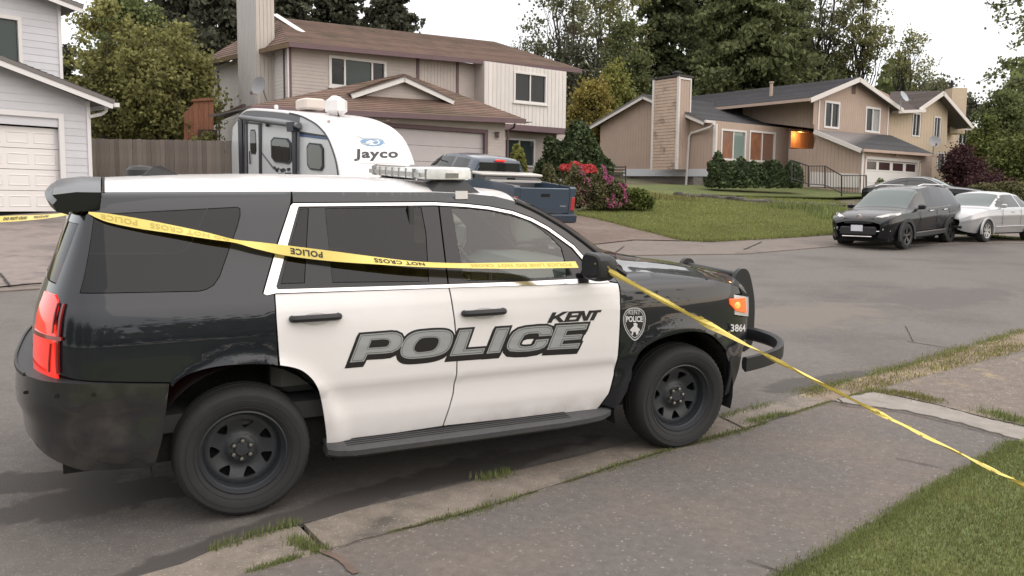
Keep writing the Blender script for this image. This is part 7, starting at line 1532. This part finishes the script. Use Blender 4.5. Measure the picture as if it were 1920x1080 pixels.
# second length, behind the car towards the left
tape2 = empty('barrier_tape', (0, 0, 0), 'short yellow tape running out of frame left from behind the suv rear', 'tape')
A2 = [(Vector(at(-260, 424, 8.2)), Vector((0, .01, .033))), (Vector(at(0, 411, 7.8)), Vector((0, .02, .028))), (Vector(at(60, 408, 7.6)), Vector((0, .03, .022))), (Vector(at(105, 404, 7.4)), Vector((0, .03, .016))), (Vector(at(150, 397, 7.1)), Vector((0, .03, .01)))]
C3, o3 = ribbon('tape_strip', A2, tape2)
ribbon_text(C3, 'DO NOT CROSS', 1.66, .040, m_ink, o3, flip=False, lift=.006); ribbon_text(C3, 'POLICE LINE', 2.10, .036, m_ink, o3, flip=False, lift=.006)
# ------------------------------------------------------------------ vegetation
m_bark = mat('bark', (.060, .048, .038), .95, var=.35, vscale=4, stretch=(4, 4, 1)); m_barkd = mat('bark_dark', (.028, .023, .020), .95, var=.3, vscale=3)
def lmat(n, c, tr_=.3, isl=.55): return mat(n, c, .75, isl=isl, var=.28, vscale=.35, transl=tr_, spec=.25)
LM = {'olive': lmat('leaf_olive', (.23, .225, .085), .5), 'green': lmat('leaf_green', (.140, .165, .065), .45), 'dark': lmat('needle_dark', (.075, .078, .052), .25), 'cedar': lmat('needle_cedar', (.115, .135, .062), .4), 'cedar2': lmat('needle_cedar_pale', (.135, .155, .066), .4),
      'spring': lmat('leaf_spring', (.20, .20, .085), .45), 'yellow': lmat('leaf_yellow', (.26, .215, .060), .45), 'ygreen': lmat('leaf_yellow_green', (.20, .205, .060), .45), 'rhodo': lmat('leaf_rhododendron', (.068, .092, .040), .15), 'hedge': lmat('leaf_hedge', (.125, .120, .055), .2), 'box': lmat('leaf_box', (.10, .12, .03), .15),
      'red': lmat('azalea_red', (.55, .085, .085), .3, .25), 'pink': lmat('azalea_pink', (.42, .12, .24), .3, .25), 'maroon': lmat('maple_maroon', (.055, .022, .024), .2), 'grey': lmat('leaf_grey_green', (.145, .150, .085), .45)}
def leafcloud(name, P, size, m, parent, hang=0.0, asp=1.0, kind=None):
    P = np.asarray(P, float); n = len(P); s = size*np.random.uniform(.55, 1.35, n); a = np.random.normal(size=(n, 3)); a[:, 2] *= (1-hang*.6); a[:, 2] -= hang*2.2; a /= np.linalg.norm(a, axis=1)[:, None]
    b_ = np.cross(a, np.random.normal(size=(n, 3))); b_ /= np.linalg.norm(b_, axis=1)[:, None]
    u, v = a*s[:, None]*asp*.5, b_*s[:, None]*.5; k = np.random.uniform(.25, .6, n)[:, None]
    V = np.stack([P-u, P+v*.9-u*(.2*k), P+u, P-v*.9-u*(.2*k)], 1).reshape(-1, 3); o = fast(name, V, np.arange(n*4).reshape(-1, 4), m, parent)
    return tag(o, kind=kind)
def limb(b, p0, p1, r0, r1, seg=4, wob=.06):
    p0, p1 = Vector(p0), Vector(p1); L_ = (p1-p0).length; P = []
    for i in range(seg+1): t = i/seg; P.append(p0.lerp(p1, t)+Vector((random.uniform(-1, 1), random.uniform(-1, 1), random.uniform(-.5, .5)+.8*math.sin(t*PI)*.5))*L_*wob*(0 if i in (0, seg) else 1))
    b.tube(P, [r0+(r1-r0)*i/seg for i in range(seg+1)], 5)
    return P
def base_of(px, Y, x=None): p = at(px, 380, Y); return np.array([p[0], p[1], g(p[0], p[1])-.1])
TREEN = 'tree'
def broadleaf(px, Y, ytop, wpx, label, lm, ybot=None, n=9000, leaf=.16, clumps=70, cr=.10, trunk=.14, stems=1, seed=1, name='tree', open_=.0, group=None, cat='tree', shape=1.0, depth=None, maxH=None, bark=None, trunkvis=True):
    random.seed(seed); np.random.seed(seed); b0 = base_of(px, Y); top = at(px, ytop, Y)[2]; bot = at(px, ybot, Y)[2] if ybot is not None else b0[2]+(top-b0[2])*.35; R = wpx/2/CF*Y; Rd = depth or R
    if maxH: top = min(top, b0[2]+maxH)
    root = empty(name, tuple(b0), label, cat, group); cz_, rz_ = (top+bot)/2, (top-bot)/2
    C_ = []
    while len(C_) < clumps:
        q = np.random.uniform(-1, 1, 3); r = np.linalg.norm(q)
        if r > 1 or r < open_: continue
        k = (1-.35*q[2]*shape) if q[2] > 0 else 1.0
        C_.append((b0[0]+q[0]*R*k*np.random.uniform(.85, 1.1), b0[1]+q[1]*Rd*k, cz_+q[2]*rz_))
    C_ = np.array(C_); w = np.random.uniform(.4, 1.6, clumps); w /= w.sum(); idx = np.random.choice(clumps, n, p=w); s = cr*R*2
    sc_ = s*np.random.uniform(.6, 1.5, clumps)
    P = C_[idx]+np.random.normal(size=(n, 3))*sc_[idx][:, None]*np.array([1, 1, .75]); P = P-b0
    leafcloud('crown', P, leaf, LM[lm], root)
    b = B(); th = cz_+rz_*.6-b0[2]
    for k in range(stems):
        dx = random.uniform(-1, 1)*R*.35*(stems > 1); dy = random.uniform(-1, 1)*R*.2*(stems > 1); base = (dx*.25, dy*.25, 0); tip = (dx, dy, th*random.uniform(.85, 1.1))
        tp_ = limb(b, base, tip, trunk*(.7 if stems > 1 else 1), trunk*.15, 6, .03)
        for c in random.sample(list(C_), min(len(C_), 26//stems+4)):
            c = Vector(c-b0); t_ = random.uniform(.25, .8); st = tp_[int(t_*6)]
            if c.z > st.z*.8: limb(b, st, c, trunk*.28, .012, 4, .07)
    b.build('trunk', bark or m_bark, root, True); return root
def conifer(px, Y, ytop, wpx, label, lm, n=14000, leaf=.24, seed=1, ybot=None, trunk=.3, levels=34, name='conifer_tree', sparse=0.0, pw=.75, group=None):
    random.seed(seed); np.random.seed(seed); b0 = base_of(px, Y); H = at(px, ytop, Y)[2]-b0[2]; R = wpx/2/CF*Y; zb = (at(px, ybot, Y)[2]-b0[2]) if ybot is not None else H*.12
    root = empty(name, tuple(b0), label, 'tree', group); b = B(); b.tube([(0, 0, -.2), (0, 0, H*.5), (0, 0, H)], [trunk, trunk*.6, .03], 8); P = []
    n = int(n*1.7); per = n//(levels*8)
    for L_ in range(levels):
        t = (L_+random.random()*.6)/levels; z = zb+(H-zb)*t; r = R*((1-t)**pw)*random.uniform(.75, 1.12)+.2
        nb = max(4, int(8*(1-.4*t)))
        for k in range(nb):
            if random.random() < sparse: continue
            a = random.random()*2*PI; rr = r*random.uniform(.6, 1.1); up = random.uniform(-.05, .25)*rr; drop = rr*random.uniform(.25, .45)
            tt = np.random.beta(1.6, 1.1, per); w_ = .13*rr*(1.15-tt)+.12
            side = np.random.normal(0, 1, per)*w_
            x = math.cos(a)*rr*tt-math.sin(a)*side; y = math.sin(a)*rr*tt+math.cos(a)*side; zz = z+up*tt-drop*tt**2+rr*.12*np.clip(tt-.8, 0, 1)*3-abs(np.random.normal(0, .12+.05*rr, per))
            P.append(np.stack([x, y, zz], 1))
            if L_ % 3 == 0: b.tube([(0, 0, z), (math.cos(a)*rr*.5, math.sin(a)*rr*.5, z+up*.5-drop*.25), (math.cos(a)*rr*.95, math.sin(a)*rr*.95, z+up-drop*.9)], [.05, .03, .01], 4)
    leafcloud('crown', np.concatenate(P), leaf, LM[lm], root, hang=.35, asp=1.5); b.build('trunk', m_barkd, root, True); return root
# behind the fence on the left
broadleaf(212, 33, -6, 150, 'olive-green leafy tree nearest the grey house, behind the board fence', 'olive', ybot=300, n=11000, leaf=.14, clumps=130, cr=.055, stems=2, seed=2)
broadleaf(322, 32.5, 38, 190, 'broad olive-green tree behind the fence beside the red-brown screen', 'olive', ybot=300, n=16000, leaf=.14, clumps=190, cr=.055, stems=2, seed=3, shape=.6)
broadleaf(256, 37, -30, 120, 'taller thin green tree rising behind the two olive trees', 'green', ybot=170, n=9000, leaf=.15, clumps=90, cr=.08, stems=2, seed=4)
broadleaf(136, 34, 92, 46, 'small dark tree close behind the corner of the grey house', 'dark', ybot=290, n=5200, leaf=.14, clumps=50, cr=.12, seed=5)
conifer(425, 45, -190, 250, 'dark conifer with thick bare trunk just left of the tall chimney', 'dark', n=21000, seed=6, ybot=150, trunk=.42, sparse=.25, leaf=.21)
conifer(345, 52, -150, 210, 'dark conifer farther left, its top above the olive trees', 'dark', n=19000, seed=7, ybot=190, trunk=.3, sparse=.2, leaf=.22)
conifer(545, 58, -130, 190, 'dark fir rising directly behind the gable at the chimney', 'dark', n=15000, seed=8, ybot=120, sparse=.25)
conifer(635, 60, -90, 190, 'dark fir behind the middle of the brown roof', 'dark', n=15000, seed=9, ybot=120, sparse=.25)
conifer(735, 58, -70, 170, 'dark fir behind the brown roof, last before the open sky', 'dark', n=14000, seed=10, ybot=120, sparse=.25)
broadleaf(975, 62, 58, 46, 'small bare shrub-like tree showing over the end of the brown roof', 'grey', ybot=140, n=380, leaf=.14, clumps=40, cr=.10, stems=4, trunk=.09, seed=12)
# between the houses
broadleaf(1050, 60, -70, 150, 'tall open-crowned tree right of the brown roof, sky showing through', 'grey', ybot=170, n=5200, leaf=.18, clumps=110, cr=.045, stems=3, trunk=.22, seed=13)
broadleaf(1135, 64, -90, 150, 'tall feathery tree left of the big cedars', 'spring', ybot=180, n=6500, leaf=.18, clumps=130, cr=.045, stems=3, trunk=.2, seed=14)
broadleaf(1075, 58, 60, 120, 'dark undergrowth tree beneath the tall open trees', 'dark', ybot=240, n=3600, leaf=.18, clumps=60, cr=.08, seed=15)
broadleaf(1105, 50, 150, 84, 'orange-yellow spring shrub beyond the white wall corner', 'yellow', ybot=290, n=8500, leaf=.15, clumps=70, cr=.10, seed=16, name='shrub', cat='shrub')
broadleaf(1152, 53, 118, 74, 'yellow-green bush tree standing taller behind the orange shrub', 'ygreen', ybot=280, n=8000, leaf=.16, clumps=70, cr=.10, seed=17)
broadleaf(1165, 60, 40, 90, 'mid-green tree filling the gap beside the cedars', 'cedar2', ybot=260, n=11000, leaf=.2, clumps=80, cr=.10, seed=18)
conifer(1238, 68, -130, 250, 'large cedar behind the chimney of the tan house', 'cedar', n=34000, seed=19, ybot=300, trunk=.4, levels=44, pw=.55, leaf=.24)
conifer(1395, 64, -150, 300, 'largest cedar, spreading over the charcoal roof', 'cedar2', n=42000, seed=20, ybot=250, trunk=.45, levels=46, pw=.5, leaf=.24)
conifer(1320, 74, -120, 220, 'cedar standing back between the two nearest cedars', 'cedar', n=22000, seed=21, ybot=250, levels=40, pw=.55, leaf=.26)
conifer(1478, 72, -40, 150, 'narrower cedar at the right end of the cedar group', 'cedar', n=18000, seed=22, ybot=230, levels=36, pw=.6, leaf=.24)
broadleaf(1535, 66, -60, 110, 'tall dark-stemmed tree next to the cedars', 'grey', ybot=150, n=3800, leaf=.17, clumps=90, cr=.05, stems=3, trunk=.26, seed=23, bark=m_barkd)
broadleaf(1600, 66, -60, 110, 'tall airy tree behind the gable peak of the tan house', 'spring', ybot=170, n=6200, leaf=.19, clumps=110, cr=.05, stems=4, trunk=.2, seed=24, bark=m_barkd)
broadleaf(1690, 64, 52, 105, 'small thin tree right of the gable peak with bare upper twigs', 'spring', ybot=180, n=2400, leaf=.15, clumps=90, cr=.05, stems=4, trunk=.14, seed=25, bark=m_barkd)
broadleaf(1740, 80, 150, 110, 'distant low tree seen over the cream house roof', 'grey', ybot=230, n=4500, leaf=.26, clumps=60, cr=.09, seed=26)
# far right
broadleaf(1868, 56, 172, 92, 'round green tree right of the cream house', 'green', ybot=330, n=13000, leaf=.17, clumps=90, cr=.09, seed=27)
broadleaf(1925, 60, 190, 90, 'green tree cut by the right edge of the picture', 'olive', ybot=330, n=11000, leaf=.18, clumps=80, cr=.09, seed=28)
broadleaf(1845, 50, 222, 70, 'pale green bush in front of the round green tree', 'box', ybot=350, n=10000, leaf=.14, clumps=70, cr=.10, seed=29, name='shrub', cat='shrub')
broadleaf(1900, 46, 262, 100, 'low green bush by the road at the right edge', 'box', ybot=362, n=12000, leaf=.14, clumps=80, cr=.10, seed=30, name='shrub', cat='shrub')
broadleaf(1790, 76, 178, 70, 'distant dark conifer-like tree behind the cream chimney', 'dark', ybot=240, n=3500, leaf=.26, clumps=40, cr=.10, seed=31)
broadleaf(1800, 44, 276, 62, 'dark maroon maple in front of the cream house', 'maroon', ybot=350, n=12000, leaf=.10, clumps=60, cr=.11, trunk=.1, seed=32)
broadleaf(1850, 42, 332, 80, 'dark ground-hugging bush beneath the maroon maple', 'maroon', ybot=372, n=9000, leaf=.11, clumps=50, cr=.11, trunk=.05, seed=33, name='shrub', cat='shrub')
# overhanging boughs from a tree that stands just outside on the right
random.seed(41); np.random.seed(41); b0 = np.array([*at(2120, 380, 19)[:2], 0]); b0[2] = g(b0[0], b0[1])
ot = empty('tree', tuple(b0), 'tree reaching in from beyond the right edge with hanging leafy boughs', 'tree'); P = []; b = B(); b.tube([(0, 0, 0), (.1, 0, 4), (0, .1, 8)], [.22, .17, .1], 8)
for (x0, y0, x1, y1, dy) in ((2080, -60, 1882, 8, 0), (2080, 0, 1868, 42, .6), (2080, 30, 1898, 82, 1.2), (2090, 70, 1864, 138, .3), (2080, 90, 1880, 165, .9), (2085, 40, 1905, 120, -.5), (2085, -20, 1905, 55, -.8), (2090, 120, 1935, 190, 0)):
    p0, p1 = Vector(at(x0, y0, 19+dy)-b0), Vector(at(x1, y1, 19+dy)-b0); L_ = limb(b, (0, 0, p0.z), p0, .07, .05, 3, .02); L_ = limb(b, p0, p1, .05, .008, 8, .03)
    for i in range(120):
        t = random.random()**.7; i_ = min(7, int(t*8)); q = L_[i_].lerp(L_[i_+1], t*8-i_); P.append(np.array(q)+np.random.normal(0, .10+.06*(1-t), 3)+np.array([0, 0, -.05]))
    for i in range(8):
        q = L_[random.randint(3, 8)]; e = q+Vector((random.uniform(-.35, .15), random.uniform(-.3, .3), random.uniform(-.3, .15))); b.tube([q, e], [.012, .005], 4)
        for j in range(16): P.append(np.array(q.lerp(e, random.random()))+np.random.normal(0, .06, 3))
P = P+list(np.random.normal(size=(9000, 3))*np.array([1.5, 1.7, 1.3])+np.array([2.6, .3, 7.4]))
leafcloud('crown', P, .085, LM['green'], ot); b.build('trunk', m_bark, ot, True)
# shrubs and hedges near the houses
def bush(px, Y, ytop, ybot, wpx, label, lm, n=6000, leaf=.11, seed=1, name='shrub', cat='shrub', group=None, flowers=None, flat=.7, depth=None):
    random.seed(seed); np.random.seed(seed); bx = at(px, ybot, Y); b0 = np.array([bx[0], bx[1], bx[2]-.15]); top = at(px, ytop, Y)[2]; R = wpx/2/CF*Y; H = top-b0[2]; root = empty(name, tuple(b0), label, cat, group)
    q = np.random.normal(size=(n, 3)); q /= np.linalg.norm(q, axis=1)[:, None]; q[:, 2] = np.abs(q[:, 2])**flat; lump = 1+.13*np.sin(q[:, 0]*5+seed)+.12*np.sin(q[:, 1]*7+seed*2)+.10*np.sin(q[:, 2]*9+q[:, 0]*6)
    r = (np.random.uniform(.55, 1, n)**.5)*lump*.92; P = np.stack([q[:, 0]*R*r, q[:, 1]*(depth or R*.8)*r, q[:, 2]*H*r], 1); leafcloud('crown', P, leaf, LM[lm], root)
    b = B()
    for k in range(6): limb(b, (random.uniform(-.15, .15)*R, random.uniform(-.1, .1), -.05), (random.uniform(-.7, .7)*R, random.uniform(-.4, .4)*R, H*.75), .03, .01, 3)
    b.build('trunk', m_bark, root)
    if flowers:
        for k, (fm_, fn, fs, test) in enumerate(flowers):
            q = np.random.normal(size=(fn*6, 3)); q /= np.linalg.norm(q, axis=1)[:, None]; q[:, 2] = np.abs(q[:, 2])**flat; q = q[[bool(test(*v)) for v in q]][:fn]
            lump = 1+.13*np.sin(q[:, 0]*5+seed)+.12*np.sin(q[:, 1]*7+seed*2)+.10*np.sin(q[:, 2]*9+q[:, 0]*6); leafcloud('blossom', np.stack([q[:, 0]*R, q[:, 1]*(depth or R*.8), q[:, 2]*H], 1)*(lump*.95)[:, None], fs, LM[fm_], root)
    return root
bush(1082, 36, 238, 330, 132, 'large dark rhododendron between the pale house and the bench', 'rhodo', n=13000, leaf=.16, seed=51)
bush(1030, 30.5, 318, 378, 78, 'low clipped olive hedge bush nearest the pickup tailgate', 'hedge', n=8000, leaf=.08, seed=52)
bush(1085, 30.5, 318, 380, 90, 'middle hedge bush below the red azalea with pink flowers on its face', 'hedge', n=9000, leaf=.08, seed=53, flowers=[('pink', 110, .07, lambda x, y, z: y < -.2 and -.1 < x < .5)])
bush(1137, 30.5, 322, 382, 76, 'hedge end covered in bright pink azalea blossom', 'hedge', n=7000, leaf=.08, seed=54, flowers=[('pink', 700, .075, lambda x, y, z: y < .2 and x > -.2 and math.sin(x*9+z*3)*math.sin(z*8+x*5+1) > .12)])
bush(1086, 32.5, 306, 345, 76, 'red azalea in full flower on top of the hedge', 'hedge', n=1500, leaf=.08, seed=55, flowers=[('red', 2000, .08, lambda x, y, z: z > .62)])
bush(1185, 31, 352, 384, 90, 'low straggly ground plant at the right end of the flowering hedge', 'box', n=4500, leaf=.09, seed=56)
bush(968, 27, 278, 350, 60, 'yellow-green bush behind the pickup bed by the garage corner', 'ygreen', n=5500, leaf=.10, seed=57)
for i, (px, yt, w_, lb) in enumerate(((1352, 292, 62, 'leftmost rounded shrub under the orange-curtained window'), (1395, 297, 66, 'second shrub along the tan house front, between its two windows'), (1440, 298, 64, 'third shrub along the tan house front, under its right window'), (1482, 304, 52, 'last shrub of the row, beside the railing'))):
    bush(px, 39.5, yt, 345, w_, lb, 'rhodo', n=8000, leaf=.13, seed=60+i, group='shrubs along the front of the tan house')
bush(1658, 36.5, 340, 372, 64, 'clipped yellow-green box hedge before the white garage door', 'box', n=7000, leaf=.07, seed=66, name='hedge', cat='hedge')
bush(1520, 34, 384, 412, 80, 'scruffy grey-green plants at the end of the stone border', 'grey', n=3500, leaf=.10, seed=67)
bush(1880, 40, 338, 372, 120, 'low dark planting beside the road past the silver sedan', 'hedge', n=6500, leaf=.10, seed=68)
bush(388, 29.5, 248, 290, 60, 'climbing greenery showing over the fence by the red-brown screen', 'olive', n=3500, leaf=.12, seed=69)
# far woods closing the view
np.random.seed(77); n = 60000; th = np.random.uniform(-.72, .78, n); rr_w = np.random.uniform(92, 104, n); hh = np.random.rand(n)**1.3*(9+3*np.sin(th*23)+2*np.sin(th*61+1)+1.5*np.sin(th*111)); X_, Y_ = rr_w*np.sin(th), rr_w*np.cos(th)
fo = leafcloud('far_woods', np.stack([X_, Y_, G(X_, Y_)+hh-1], 1), .95, LM['green'], None, kind='stuff')
# unseen near-side trees added behind the viewer to darken the suv's reflections
for i, (x, y, h_) in enumerate(((-9, -19, 7), (-2, -24, 8), (6, -20, 6), (13, -17, 7), (20, -12, 7), (-17, -14, 8))):
    random.seed(90+i); np.random.seed(90+i); b0 = (x, y, g(x, y)-.1); r = empty('tree', b0, ['broad tree behind the viewpoint, left of centre', 'tallest tree behind the viewpoint', 'short tree behind the viewpoint, right of centre', 'tree behind the viewpoint near the side path', 'tree far behind on the right verge', 'tree behind the viewpoint, far left'][i], 'tree')
    n = 5000; q = np.random.normal(size=(n, 3))*np.array([2.0, 2.0, h_*.2])+np.array([0, 0, h_*.58]); leafcloud('crown', q, .42, LM['green'], r); b = B(); b.tube([(0, 0, 0), (0, 0, h_*.6)], [.2, .08], 6); b.build('trunk', m_bark, r)
